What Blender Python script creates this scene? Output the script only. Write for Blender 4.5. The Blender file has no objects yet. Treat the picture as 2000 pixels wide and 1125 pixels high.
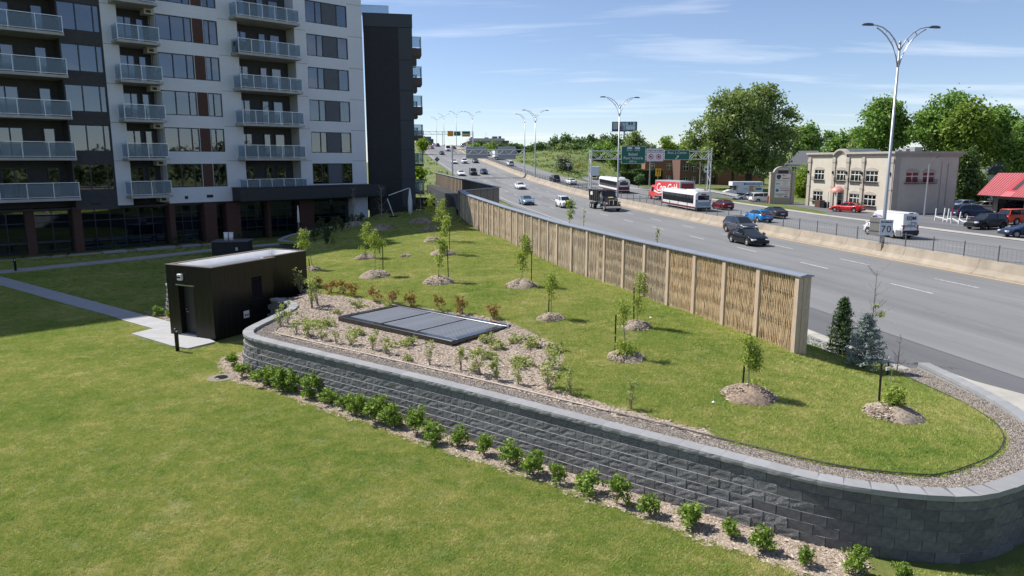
import bpy, math, random
import numpy as np
from mathutils import Vector, Matrix
from mathutils.geometry import delaunay_2d_cdt
random.seed(7)
RNG = np.random.default_rng(7)
SC = bpy.context.scene
COL = SC.collection
R = math.radians

# ------------------------------------------------------------------ camera, sky, sun, exposure
F_PX, CAM_H = 1400.0, 7.1
PITCH = math.atan((562.5 - 314.0) / F_PX)
cam_d = bpy.data.cameras.new('camera'); cam = bpy.data.objects.new('camera', cam_d); COL.objects.link(cam)
cam_d.sensor_width = 36.0; cam_d.lens = F_PX / 2000.0 * 36.0
cam_d.clip_start = 0.2; cam_d.clip_end = 6000
cam.location = (0, 0, CAM_H); cam.rotation_euler = (math.pi / 2 - PITCH, 0, 0)
SC.camera = cam

SUN_EL = R(50)
TO_SUN = Vector((-0.90, 0.43, 0)).normalized() * math.cos(SUN_EL) + Vector((0, 0, math.sin(SUN_EL)))
sun_d = bpy.data.lights.new('sun', 'SUN'); sun = bpy.data.objects.new('sun', sun_d); COL.objects.link(sun)
sun_d.energy = 5.0; sun_d.angle = R(0.53); sun_d.color = (1.0, 0.955, 0.88)
sun.location = (-40, 20, 60)
sun.rotation_euler = TO_SUN.to_track_quat('Z', 'Y').to_euler()

world = bpy.data.worlds.new('World'); SC.world = world; world.use_nodes = True
wn, wl = world.node_tree.nodes, world.node_tree.links
wn.clear()
def _n(t, **k):
    n = wn.new(t)
    for a, b in k.items(): setattr(n, a, b)
    return n
w_out = _n('ShaderNodeOutputWorld'); w_bg = _n('ShaderNodeBackground')
w_sky = _n('ShaderNodeTexSky', sky_type='NISHITA', sun_disc=False, sun_elevation=SUN_EL,
           sun_rotation=math.atan2(TO_SUN.x, TO_SUN.y), altitude=30, air_density=0.78, dust_density=0.15, ozone_density=4.0)
w_bg.inputs['Strength'].default_value = 0.112
w_tc = _n('ShaderNodeTexCoord'); w_sep = _n('ShaderNodeSeparateXYZ')
wl.new(w_tc.outputs['Generated'], w_sep.inputs[0])
def wmath(op, a, b=None, clamp=False):
    m = _n('ShaderNodeMath', operation=op, use_clamp=clamp)
    for i, s in enumerate((a, b)):
        if s is None: continue
        if isinstance(s, (int, float)): m.inputs[i].default_value = s
        else: wl.new(s, m.inputs[i])
    return m.outputs[0]
# thin high cloud: a flat sheet of air far above, seen in perspective
zz = wmath('MAXIMUM', w_sep.outputs[2], 0.02)
zz = wmath('ADD', zz, 0.06)
cx = wmath('DIVIDE', w_sep.outputs[0], zz); cy = wmath('DIVIDE', w_sep.outputs[1], zz)
w_cmb = _n('ShaderNodeCombineXYZ'); wl.new(cx, w_cmb.inputs[0]); wl.new(cy, w_cmb.inputs[1])
w_map = _n('ShaderNodeMapping'); w_map.inputs['Rotation'].default_value = (0, 0, R(14))
w_map.inputs['Scale'].default_value = (0.34, 0.95, 1.0); w_map.inputs['Location'].default_value = (3.3, 1.55, 0)
wl.new(w_cmb.outputs[0], w_map.inputs[0])
w_no = _n('ShaderNodeTexNoise'); w_no.inputs['Scale'].default_value = 1.0; w_no.inputs['Detail'].default_value = 8
w_no.inputs['Roughness'].default_value = 0.56; w_no.inputs['Distortion'].default_value = 0.5
wl.new(w_map.outputs[0], w_no.inputs['Vector'])
w_cr = _n('ShaderNodeValToRGB'); w_cr.color_ramp.elements[0].position = 0.53; w_cr.color_ramp.elements[1].position = 0.78
wl.new(w_no.outputs['Fac'], w_cr.inputs[0])
w_fac = wmath('ADD', wmath('MULTIPLY', w_cr.outputs[0], 0.68), 0.05)
w_mx = _n('ShaderNodeMix', data_type='RGBA')
w_tint = _n('ShaderNodeMix', data_type='RGBA', blend_type='MULTIPLY'); w_tint.inputs[0].default_value = 1; w_tint.inputs[7].default_value = (1.0, .93, .93, 1); wl.new(w_sky.outputs[0], w_tint.inputs[6])
wl.new(w_fac, w_mx.inputs[0]); wl.new(w_tint.outputs[2], w_mx.inputs[6]); w_mx.inputs[7].default_value = (7.2, 7.7, 8.3, 1)
wl.new(w_mx.outputs[2], w_bg.inputs[0]); wl.new(w_bg.outputs[0], w_out.inputs[0])

vs = SC.view_settings
vs.view_transform = 'Standard'; vs.look = 'None'; vs.exposure = 0.42; vs.gamma = 1; vs.use_curve_mapping = False
SC.cycles.use_denoising = True
SC.cycles.max_bounces = 6; SC.cycles.transparent_max_bounces = 16
SC.cycles.diffuse_bounces = 3; SC.cycles.glossy_bounces = 3; SC.cycles.transmission_bounces = 4
SC.cycles.use_adaptive_sampling = False
SC.cycles.caustics_reflective = False; SC.cycles.caustics_refractive = False

# ------------------------------------------------------------------ geometry of the site
cp, sp = math.cos(PITCH), math.sin(PITCH)
def sight(u, v):
    dx = (u - 1000) / F_PX; dz = -(v - 562.5) / F_PX
    return Vector((dx, cp + sp * dz, -sp + cp * dz))
def G(u, v, z=0.0):                 # where the sight line through a photo point meets the level z
    r = sight(u, v); k = (z - CAM_H) / r.z
    return Vector((r.x * k, r.y * k, z))
def sst(a, b, x):
    t = min(1, max(0, (x - a) / (b - a))); return t * t * (3 - 2 * t)
def lerp(a, b, t): return a + (b - a) * t
def interp(pts, x):
    if x <= pts[0][0]: return pts[0][1]
    for (a, b), (c, d) in zip(pts, pts[1:]):
        if x <= c: return b + (d - b) * (x - a) / (c - a)
    return pts[-1][1]
# highway frame: s metres along the road, t metres across (0 = yellow line, + = far carriageway)
RO = Vector((34.4, 0, 0)); RE = Vector((-0.1892, 0.982, 0)).normalized(); RR = Vector((RE.y, -RE.x, 0))
RROT = math.atan2(-RE.x, RE.y)
_zr = [(-1e4, .6), (60, .6), (85, .68), (110, 1.0), (133, 1.65), (160, 2.75), (187, 4.25), (236, 7.2), (300, 11.6), (330, 13.4), (385, 15.0), (450, 15.2), (600, 13.5), (900, 9)]
def zr(s): return interp(_zr, s)
def W(s, t, z=None):
    p = RO + RE * s + RR * t
    p.z = zr(s) if z is None else z
    return p
def ST(x, y):
    d = Vector((x, y, 0)) - RO
    return d.dot(RE), d.dot(RR)
def GR(u, v):                        # sight line meets the highway deck -> s, t
    r = sight(u, v); k = 8.0
    while k < 900:
        p = r * k; s, t = ST(p.x, p.y)
        if CAM_H + p.z <= zr(s): return s, t
        k += .15
    return 400, 0
# ------------------------------------------------------------------ builders
class MB:
    def __init__(self): self.v = []; self.f = []; self.m = []
    def add(self, vs, fs, mi=0):
        n = len(self.v); self.v += [tuple(p) for p in vs]
        self.f += [tuple(i + n for i in f) for f in fs]; self.m += [mi] * len(fs); return self
    def box(self, x0, x1, y0, y1, z0, z1, mi=0):
        v = [(x0, y0, z0), (x1, y0, z0), (x1, y1, z0), (x0, y1, z0), (x0, y0, z1), (x1, y0, z1), (x1, y1, z1), (x0, y1, z1)]
        return self.add(v, [(3, 2, 1, 0), (4, 5, 6, 7), (0, 1, 5, 4), (1, 2, 6, 5), (2, 3, 7, 6), (3, 0, 4, 7)], mi)
    def cbox(self, x0, x1, y0, y1, z0, z1, c=.02, mi=0):     # box with chamfered edges
        bx = lambda d: [(x0 + d, y0 + d), (x1 - d, y0 + d), (x1 - d, y1 - d), (x0 + d, y1 - d)]
        def ring(d, z):
            o = []
            for i, (x, y) in enumerate(bx(0)):
                sx = 1 if i in (0, 3) else -1; sy = 1 if i in (0, 1) else -1
                a, b = (x + sx * (c + d), y + sy * d), (x + sx * d, y + sy * (c + d))
                o += [(*b, z), (*a, z)] if i in (0, 2) else [(*a, z), (*b, z)]
            return o
        v = ring(c, z0) + ring(0, z0 + c) + ring(0, z1 - c) + ring(c, z1)
        f = [tuple(range(7, -1, -1)), tuple(range(24, 32))]
        for k in range(3):
            for i in range(8): j = (i + 1) % 8; f.append((k * 8 + i, k * 8 + j, k * 8 + 8 + j, k * 8 + 8 + i))
        return self.add(v, f, mi)
    def bar(self, p, q, w, h=None, up=(0, 0, 1), mi=0):
        p, q = Vector(p), Vector(q); d = (q - p).normalized(); up = Vector(up)
        if abs(d.dot(up)) > .98: up = Vector((1, 0, 0))
        s = d.cross(up).normalized(); t = s.cross(d); h = w if h is None else h
        s = s * (w / 2); t = t * (h / 2)
        v = [p - s - t, p + s - t, p + s + t, p - s + t, q - s - t, q + s - t, q + s + t, q - s + t]
        return self.add(v, [(0, 3, 2, 1), (4, 5, 6, 7), (0, 1, 5, 4), (1, 2, 6, 5), (2, 3, 7, 6), (3, 0, 4, 7)], mi)
    def tube(self, pts, r, n=6, cap=True, mi=0):
        pts = [Vector(p) for p in pts]; rs = r if isinstance(r, (list, tuple)) else [r] * len(pts)
        vs = []; m = len(pts)
        for i, p in enumerate(pts):
            d = (pts[min(i + 1, m - 1)] - pts[max(i - 1, 0)]).normalized()
            u = Vector((0, 0, 1)) if abs(d.z) < .9 else Vector((1, 0, 0))
            a = d.cross(u).normalized(); b = d.cross(a)
            for k in range(n):
                t = 2 * math.pi * k / n; vs.append(p + a * (rs[i] * math.cos(t)) + b * (rs[i] * math.sin(t)))
        fs = [(i * n + k, (i + 1) * n + k, (i + 1) * n + (k + 1) % n, i * n + (k + 1) % n) for i in range(m - 1) for k in range(n)]
        if cap: fs += [tuple(range(n)), tuple(range((m - 1) * n + n - 1, (m - 1) * n - 1, -1))]
        return self.add(vs, fs, mi)
    def prism(self, poly, z0, z1, mi=0):
        n = len(poly); v = [(x, y, z0) for x, y in poly] + [(x, y, z1) for x, y in poly]
        f = [tuple(range(n - 1, -1, -1)), tuple(range(n, 2 * n))] + [(i, (i + 1) % n, n + (i + 1) % n, n + i) for i in range(n)]
        return self.add(v, f, mi)
    def xprism(self, poly, x0, x1, mi=0):         # polygon in (y, z), pushed along x
        n = len(poly); v = [(x0, y, z) for y, z in poly] + [(x1, y, z) for y, z in poly]
        f = [tuple(range(n - 1, -1, -1)), tuple(range(n, 2 * n))] + [(i, (i + 1) % n, n + (i + 1) % n, n + i) for i in range(n)]
        return self.add(v, f, mi)
    def yprism(self, poly, y0, y1, mi=0):         # polygon in (x, z), pushed along y
        n = len(poly); v = [(x, y0, z) for x, z in poly] + [(x, y1, z) for x, z in poly]
        f = [tuple(range(n)), tuple(range(2 * n - 1, n - 1, -1))] + [(i, n + i, n + (i + 1) % n, (i + 1) % n) for i in range(n)]
        return self.add(v, f, mi)
    def lathe(self, prof, n=12, c=(0, 0), mi=0):   # profile of (radius, z)
        v = []
        for r, z in prof:
            for k in range(n): t = 2 * math.pi * k / n; v.append((c[0] + r * math.cos(t), c[1] + r * math.sin(t), z))
        f = [(i * n + k, i * n + (k + 1) % n, (i + 1) * n + (k + 1) % n, (i + 1) * n + k) for i in range(len(prof) - 1) for k in range(n)]
        f += [tuple(range(n - 1, -1, -1)), tuple(range((len(prof) - 1) * n, len(prof) * n))]
        return self.add(v, f, mi)
    def mesh(self, name, mats, smooth=False):
        me = bpy.data.meshes.new(name); me.from_pydata(self.v, [], self.f)
        for m in (mats if isinstance(mats, (list, tuple)) else [mats]): me.materials.append(m)
        if any(self.m): me.polygons.foreach_set('material_index', self.m)
        if smooth: me.polygons.foreach_set('use_smooth', [True] * len(me.polygons))
        me.update(); return me
    def build(self, name, mats, parent=None, smooth=False, loc=None, rotz=0):
        return link(name, self.mesh(name, mats, smooth), parent, loc, rotz)
def link(name, me, parent=None, loc=None, rotz=0):
    o = bpy.data.objects.new(name, me); COL.objects.link(o)
    if parent: o.parent = parent
    if loc is not None: o.location = loc
    if rotz: o.rotation_euler = (0, 0, rotz)
    return o
def tag(o, label=None, cat=None, group=None, kind=None):
    if label: o['label'] = label
    if cat: o['category'] = cat
    if group: o['group'] = group
    if kind: o['kind'] = kind
    return o
def thing(name, label, cat, loc=(0, 0, 0), rotz=0, group=None):
    o = bpy.data.objects.new(name, None); COL.objects.link(o); o.empty_display_size = .3
    o.location = loc; o.rotation_euler = (0, 0, rotz)
    return tag(o, label, cat, group)
def np_mesh(name, verts, nside, mat):              # verts (N, nside, 3): N loose polygons
    N = len(verts); me = bpy.data.meshes.new(name)
    me.vertices.add(N * nside); me.loops.add(N * nside); me.polygons.add(N)
    me.vertices.foreach_set('co', np.ascontiguousarray(verts, dtype=np.float32).ravel())
    me.loops.foreach_set('vertex_index', np.arange(N * nside, dtype=np.int32))
    me.polygons.foreach_set('loop_start', np.arange(0, N * nside, nside, dtype=np.int32))
    me.materials.append(mat); me.update(calc_edges=True); return me
def inside(poly, x, y):
    c = False; j = len(poly) - 1
    for i in range(len(poly)):
        if (poly[i][1] > y) != (poly[j][1] > y) and x < (poly[j][0] - poly[i][0]) * (y - poly[i][1]) / (poly[j][1] - poly[i][1]) + poly[i][0]: c = not c
        j = i
    return c
def sheet(name, poly, zf, step, mat, parent=None):  # a draped surface over a ground polygon
    poly = [(p[0], p[1]) for p in poly]; dense = []
    for i, a in enumerate(poly):
        b = poly[(i + 1) % len(poly)]; n = max(1, int(math.hypot(b[0] - a[0], b[1] - a[1]) / step))
        dense += [(lerp(a[0], b[0], k / n), lerp(a[1], b[1], k / n)) for k in range(n)]
    m = len(dense); pts = [Vector(p) for p in dense]
    xs = [p[0] for p in poly]; ys = [p[1] for p in poly]
    x = min(xs) + step * .37
    while x < max(xs):
        y = min(ys) + step * .41
        while y < max(ys):
            if inside(poly, x, y): pts.append(Vector((x + random.uniform(-.2, .2) * step, y + random.uniform(-.2, .2) * step)))
            y += step
        x += step
    v, e, f, *_ = delaunay_2d_cdt(pts, [(i, (i + 1) % m) for i in range(m)], [], 1, 1e-5)
    me = bpy.data.meshes.new(name); me.from_pydata([(p.x, p.y, zf(p.x, p.y)) for p in v], [], [tuple(t) for t in f])
    me.materials.append(mat); me.polygons.foreach_set('use_smooth', [True] * len(me.polygons)); me.update()
    return link(name, me, parent)
def holes_wall(mb, x0, x1, z0, z1, holes, y=0.0, depth=.15, mi=0):   # wall face in the x-z plane facing -y with openings and reveals
    xs = sorted({x0, x1, *[h[0] for h in holes], *[h[1] for h in holes]}); zs = sorted({z0, z1, *[h[2] for h in holes], *[h[3] for h in holes]})
    xs = [x for x in xs if x0 <= x <= x1]; zs = [z for z in zs if z0 <= z <= z1]
    for a, b in zip(xs, xs[1:]):
        for c, d in zip(zs, zs[1:]):
            mx, mz = (a + b) / 2, (c + d) / 2
            if any(h[0] < mx < h[1] and h[2] < mz < h[3] for h in holes): continue
            mb.add([(a, y, c), (b, y, c), (b, y, d), (a, y, d)], [(0, 1, 2, 3)], mi)
    for a, b, c, d in holes:
        Y = y + depth
        for q in ([(a, y, c), (a, Y, c), (a, Y, d), (a, y, d)], [(b, y, c), (b, y, d), (b, Y, d), (b, Y, c)], [(a, y, c), (b, y, c), (b, Y, c), (a, Y, c)], [(a, y, d), (a, Y, d), (b, Y, d), (b, y, d)]):
            mb.add(q, [(0, 1, 2, 3)], mi)
_txt = []
def text_mesh(s, size, mat, shear=0.0, depth=.006, align='CENTER', space=1.0, bold=0.0):  # lettering in the x-z plane facing -y
    c = bpy.data.curves.new('lettering', 'FONT'); c.body = s; c.size = size; c.shear = shear; c.extrude = depth; c.align_x = align; c.align_y = 'CENTER'
    c.space_character = space; c.offset = bold; c.resolution_u = 3
    o = bpy.data.objects.new('lettering', c); COL.objects.link(o)
    me = bpy.data.meshes.new_from_object(o.evaluated_get(bpy.context.evaluated_depsgraph_get()))
    bpy.data.objects.remove(o); bpy.data.curves.remove(c)
    me.transform(Matrix.Rotation(math.pi / 2, 4, 'X')); me.materials.clear(); me.materials.append(mat); return me
# ------------------------------------------------------------------ materials
MAT = {}
class NT:
    def __init__(self, m): self.t = m.node_tree; self.n = self.t.nodes; self.l = self.t.links
    def new(self, ty, **k):
        n = self.n.new(ty)
        for a, b in k.items(): setattr(n, a, b)
        return n
    def set(self, sock, v):
        if hasattr(v, 'is_linked') or isinstance(v, bpy.types.NodeSocket): self.l.new(v, sock)
        else: sock.default_value = v
    def noise(self, vec, scale, detail=3, rough=.5, dist=0):
        n = self.new('ShaderNodeTexNoise'); n.inputs['Scale'].default_value = scale; n.inputs['Detail'].default_value = detail
        n.inputs['Roughness'].default_value = rough; n.inputs['Distortion'].default_value = dist; self.l.new(vec, n.inputs['Vector']); return n.outputs['Fac']
    def ramp(self, fac, stops):
        n = self.new('ShaderNodeValToRGB'); e = n.color_ramp.elements
        while len(e) < len(stops): e.new(.5)
        for el, (p, c) in zip(e, stops): el.position = p; el.color = (*c, 1) if len(c) == 3 else c
        self.l.new(fac, n.inputs[0]); return n.outputs[0]
    def mix(self, fac, a, b, mode='MIX'):
        n = self.new('ShaderNodeMix', data_type='RGBA', blend_type=mode)
        self.set(n.inputs[0], fac)
        self.set(n.inputs[6], (*a, 1) if isinstance(a, tuple) and len(a) == 3 else a); self.set(n.inputs[7], (*b, 1) if isinstance(b, tuple) and len(b) == 3 else b)
        return n.outputs[2]
    def math(self, op, a, b=0.0, clamp=False):
        n = self.new('ShaderNodeMath', operation=op, use_clamp=clamp); self.set(n.inputs[0], a); self.set(n.inputs[1], b); return n.outputs[0]
    def bump(self, h, strength=.3, dist=.02):
        n = self.new('ShaderNodeBump'); n.inputs['Strength'].default_value = strength; n.inputs['Distance'].default_value = dist; self.l.new(h, n.inputs['Height']); return n.outputs[0]
    def pos(self): return self.new('ShaderNodeNewGeometry').outputs['Position']
    def obj(self): return self.new('ShaderNodeTexCoord').outputs['Object']
    def mapping(self, vec, scale=(1, 1, 1), rot=(0, 0, 0)):
        n = self.new('ShaderNodeMapping'); n.inputs['Scale'].default_value = scale; n.inputs['Rotation'].default_value = rot; self.l.new(vec, n.inputs[0]); return n.outputs[0]
def new_mat(name):
    m = bpy.data.materials.new(name); m.use_nodes = True; t = NT(m); b = t.n['Principled BSDF']; MAT[name] = m; return m, t, b
def mat(name, col, rough=.6, metal=0.0, var=0.0, scale=3.0, bump=0.0, bscale=40.0, world=False, coat=0.0, spec=.5, stretch=(1, 1, 1), perobj=0.0):
    if name in MAT: return MAT[name]
    m, t, b = new_mat(name)
    b.inputs['Roughness'].default_value = rough; b.inputs['Metallic'].default_value = metal; b.inputs['Coat Weight'].default_value = coat
    b.inputs['Coat Roughness'].default_value = .04; b.inputs['Specular IOR Level'].default_value = spec
    c = (*col, 1); out = None
    if var or bump:
        v = t.mapping(t.pos() if world else t.obj(), stretch)
    if var:
        f = t.noise(v, scale, 5, .6)
        out = t.ramp(f, [(.3, tuple(x * (1 - var) for x in col)), (.7, tuple(min(1, x * (1 + var)) for x in col))])
    if perobj:
        h = t.new('ShaderNodeHueSaturation'); oi = t.new('ShaderNodeObjectInfo')
        t.l.new(t.math('ADD', t.math('MULTIPLY', oi.outputs['Random'], perobj * 2), 1 - perobj), h.inputs['Value'])
        t.set(h.inputs['Color'], out if out is not None else c); out = h.outputs[0]
    if out is not None: t.l.new(out, b.inputs['Base Color'])
    else: b.inputs['Base Color'].default_value = c
    if bump: t.l.new(t.bump(t.noise(v, bscale, 4, .6), bump, .02), b.inputs['Normal'])
    return m
def grass_colour(t, dry=1.0, vec=None):
    p = t.mapping(vec or t.pos(), (1, 1, .0))
    big = t.noise(p, .28, 4, .6, .3); mid = t.noise(p, 1.7, 5, .68); small = t.noise(p, 7.5, 4, .65); fine = t.noise(p, 30.0, 3, .6)
    f = t.math('ADD', t.math('ADD', t.math('MULTIPLY', big, .34), t.math('MULTIPLY', mid, .36)), t.math('MULTIPLY', small, .30))
    c = t.ramp(f, [(.37, (.092, .142, .028)), (.46, (.142, .178, .042)), (.53, (.186, .200, .060)), (.61, (.250, .240, .100)), (.68, (.31, .28, .15))])
    mow = t.noise(t.mapping(vec or t.pos(), (.16, 1.5, 0), (0, 0, R(-38))), 1.0, 3, .5)
    c = t.mix(t.math('MULTIPLY', mow, .42), c, t.mix(1.0, c, (.74, .84, .66), 'MULTIPLY'))
    straw = t.ramp(t.noise(p, .62, 4, .55), [(.60, (0, 0, 0)), (.74, (1, 1, 1))])
    c = t.mix(t.math('MULTIPLY', t.math('MULTIPLY', straw, small), .75 * dry), c, (.33, .295, .17))
    return t.mix(t.math('MULTIPLY', fine, .6), c, t.mix(1.0, c, (.55, .60, .5), 'MULTIPLY'))
def grass_mat(name, dry=1.0, blade=False):
    m, t, b = new_mat(name); c = grass_colour(t, dry)
    b.inputs['Roughness'].default_value = .75; b.inputs['Specular IOR Level'].default_value = .25
    if blade:
        rpi = t.new('ShaderNodeNewGeometry').outputs['Random Per Island']
        c = t.mix(rpi, t.mix(1.0, c, (2.05, 2.0, 2.0), 'MULTIPLY'), t.mix(1.0, c, (4.3, 3.95, 4.7), 'MULTIPLY'))
        tr = t.new('ShaderNodeBsdfTranslucent'); t.l.new(c, tr.inputs[0]); mx = t.new('ShaderNodeMixShader'); mx.inputs[0].default_value = .42
        t.l.new(b.outputs[0], mx.inputs[1]); t.l.new(tr.outputs[0], mx.inputs[2]); t.l.new(mx.outputs[0], t.n['Material Output'].inputs[0])
    else:
        t.l.new(t.bump(t.noise(t.mapping(t.pos(), (1, 1, .2)), 26, 4, .7), .7, .05), b.inputs['Normal'])
    t.l.new(c, b.inputs['Base Color']); return m
def leaf_mat(name, a, b_, trans=.35, c3=None):
    m, t, b = new_mat(name); rpi = t.new('ShaderNodeNewGeometry').outputs['Random Per Island']
    st = [(0, a), (1, b_)] if c3 is None else [(0, a), (.5, b_), (1, c3)]
    c = t.ramp(rpi, st); b.inputs['Roughness'].default_value = .6; b.inputs['Specular IOR Level'].default_value = .3
    t.l.new(c, b.inputs['Base Color'])
    tr = t.new('ShaderNodeBsdfTranslucent'); t.l.new(t.mix(1.0, c, (1.25, 1.3, .7), 'MULTIPLY'), tr.inputs[0]); mx = t.new('ShaderNodeMixShader'); mx.inputs[0].default_value = trans
    t.l.new(b.outputs[0], mx.inputs[1]); t.l.new(tr.outputs[0], mx.inputs[2]); t.l.new(mx.outputs[0], t.n['Material Output'].inputs[0]); return m
def brick_mat(name, c1, c2, mortar, bw=.25, bh=.085, bump=.4, axis='xz'):
    m, t, b = new_mat(name); o = t.obj(); s = t.new('ShaderNodeSeparateXYZ'); t.l.new(o, s.inputs[0]); c = t.new('ShaderNodeCombineXYZ')
    t.l.new(s.outputs[0], c.inputs[0]); t.l.new(s.outputs[2], c.inputs[1])
    if axis == 'xyz': t.l.new(t.math('ADD', s.outputs[0], s.outputs[1]), c.inputs[0])
    k = t.new('ShaderNodeTexBrick'); k.inputs['Scale'].default_value = 1; k.inputs['Brick Width'].default_value = bw; k.inputs['Row Height'].default_value = bh
    k.inputs['Mortar Size'].default_value = .006; k.inputs['Color1'].default_value = (*c1, 1); k.inputs['Color2'].default_value = (*c2, 1); k.inputs['Mortar'].default_value = (*mortar, 1)
    t.l.new(c.outputs[0], k.inputs['Vector'])
    t.l.new(t.mix(t.math('MULTIPLY', t.noise(o, .7, 4), .35), k.outputs['Color'], t.mix(1.0, k.outputs['Color'], (.7, .7, .7), 'MULTIPLY')), b.inputs['Base Color'])
    t.l.new(t.bump(t.math('SUBTRACT', 1.0, k.outputs['Fac']), bump, .01), b.inputs['Normal']); b.inputs['Roughness'].default_value = .85; return m
def pane_mat(name, tint=(.55, .6, .62), trans=.5, refl=.32):
    m, t, b = new_mat(name); t.n.remove(b)
    tr = t.new('ShaderNodeBsdfTransparent'); tr.inputs[0].default_value = (*tint, 1)
    gl = t.new('ShaderNodeBsdfGlossy'); gl.inputs['Roughness'].default_value = .02; gl.inputs[0].default_value = (.85, .9, .95, 1)
    lw = t.new('ShaderNodeLayerWeight'); lw.inputs[0].default_value = .22
    mx = t.new('ShaderNodeMixShader'); t.l.new(t.math('ADD', t.math('MULTIPLY', lw.outputs['Fresnel'], 1 - refl), refl * .3, True), mx.inputs[0])
    t.l.new(tr.outputs[0], mx.inputs[1]); t.l.new(gl.outputs[0], mx.inputs[2]); t.l.new(mx.outputs[0], t.n['Material Output'].inputs[0]); return m
def frosted_mat(name, col, alpha):
    m, t, b = new_mat(name); b.inputs['Base Color'].default_value = (*col, 1); b.inputs['Roughness'].default_value = .18
    tr = t.new('ShaderNodeBsdfTransparent'); tr.inputs[0].default_value = (.8, .88, .92, 1); mx = t.new('ShaderNodeMixShader'); mx.inputs[0].default_value = alpha
    t.l.new(tr.outputs[0], mx.inputs[1]); t.l.new(b.outputs[0], mx.inputs[2]); t.l.new(mx.outputs[0], t.n['Material Output'].inputs[0]); return m
ORD = 'first second third fourth fifth sixth seventh eighth ninth tenth eleventh twelfth thirteenth fourteenth fifteenth sixteenth seventeenth eighteenth nineteenth twentieth twenty-first twenty-second twenty-third twenty-fourth twenty-fifth twenty-sixth twenty-seventh twenty-eighth twenty-ninth thirtieth thirty-first thirty-second thirty-third thirty-fourth thirty-fifth'.split()
# ------------------------------------------------------------------ terrain heights
_ctl = [(-9, 24, 1.2), (-7, 22.3, 1.2), (-4, 20, 1.2), (-1, 17.9, 1.2), (2, 15.6, 1.2), (5, 13.4, 1.2), (8, 12.1, 1.2), (10.4, 13, 1.18), (11.7, 15, 1.08), (12.2, 18, .92), (12.4, 21, .76),
        (11.4, 23, .66), (10.3, 27, .64), (8.2, 39.8, .64), (5.8, 52, .66), (3.2, 64, .8), (9.3, 22.4, 1.08), (10.6, 20.6, .74), (10.9, 18.3, .92), (9.6, 19.2, 1.04), (8.8, 16.2, 1.16),
        (8.5, 21.9, 1.2), (6.6, 26.9, 1.36), (4.7, 31.9, 1.45), (2.2, 38.7, 1.52), (-.7, 48.5, 1.86), (-4.0, 59.7, 2.15), (-4.9, 61.8, 2.45), (-1.3, 68, 2.6), (7.8, 29, .95), (5, 38.7, 1.0), (2, 50, 1.2),
        (-9, 29, 1.24), (-9.2, 33, 1.32), (-11, 37.7, 1.36), (-13, 45, 1.42), (-15.5, 51, 1.42), (-15, 58, 1.5), (-12, 68, 1.62), (-7, 66, 2.1), (-3, 30, 1.42), (-1, 25, 1.35), (3, 21, 1.3), (-4, 40, 1.68), (-6, 50, 1.95), (5.5, 17.5, 1.26)]
_c = np.array(_ctl); _m = len(_c)
def _tps(d2): return np.where(d2 > 1e-9, .5 * d2 * np.log(np.maximum(d2, 1e-9)), 0)
_K = _tps(((_c[:, None, :2] - _c[None, :, :2]) ** 2).sum(-1)) + np.eye(_m) * .6
_Pm = np.c_[np.ones(_m), _c[:, :2]]; _A = np.block([[_K, _Pm], [_Pm.T, np.zeros((3, 3))]]); _w = np.linalg.solve(_A, np.r_[_c[:, 2], 0, 0, 0])
def zt(x, y):
    d2 = (_c[:, 0] - x) ** 2 + (_c[:, 1] - y) ** 2
    return float(_tps(d2) @ _w[:_m] + _w[_m] + _w[_m + 1] * x + _w[_m + 2] * y)
def GT(u, v):
    z = 1.4
    for _ in range(5): p = G(u, v, z); z = zt(p.x, p.y)
    return Vector((p.x, p.y, z))
def zg(s, t):                       # land beside the highway
    if t > 0:
        f = .55 + 2.2 * sst(110, 190, s) * (1 - .6 * sst(32, 60, t))
        hill = min(10.5, zr(s) + 2.6)
        f = lerp(f, hill, sst(186, 216, s))
        return lerp(zr(s) - .06, f, sst(10.4, 26, t)) if s > 150 else lerp(zr(s) - .06, f, sst(12 if s > 120 else 18, 32, t))
    low = .5 + 1.4 * sst(60, 130, s)
    return lerp(zr(s) - .06, low, sst(14.5, 34, -t))
# ------------------------------------------------------------------ ground, lawns
M_GROUND = mat('field_grass', (.13, .16, .05), .9, var=.35, scale=.05, world=True, bump=.4, bscale=1.5)
M_LAWN = grass_mat('lawn_turf'); M_BLADE = grass_mat('grass_blades', blade=True)
M_MULCH = mat('wood_mulch', (.34, .27, .215), .95, var=.45, scale=22, world=True, bump=1.0, bscale=60)
M_GRAVEL = mat('pea_gravel', (.25, .215, .185), .9, var=.5, scale=30, world=True, bump=1.0, bscale=50)
MB().box(-2500, 2500, -1500, 3500, -1.2, -.25).build('ground', M_GROUND)['kind'] = 'structure'
lower_poly = [(-95, -45), (14.2, -45), (14.2, 23.5), (9, 24), (-9, 30), (-14, 50), (-14, 78), (-50, 78), (-95, 40)]
def z_low(x, y): return .03 * math.sin(x * .31 + 1) * math.sin(y * .27) - .002
lawn = sheet('courtyard_lawn', lower_poly, z_low, 2.4, M_LAWN); lawn['kind'] = 'structure'
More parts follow.
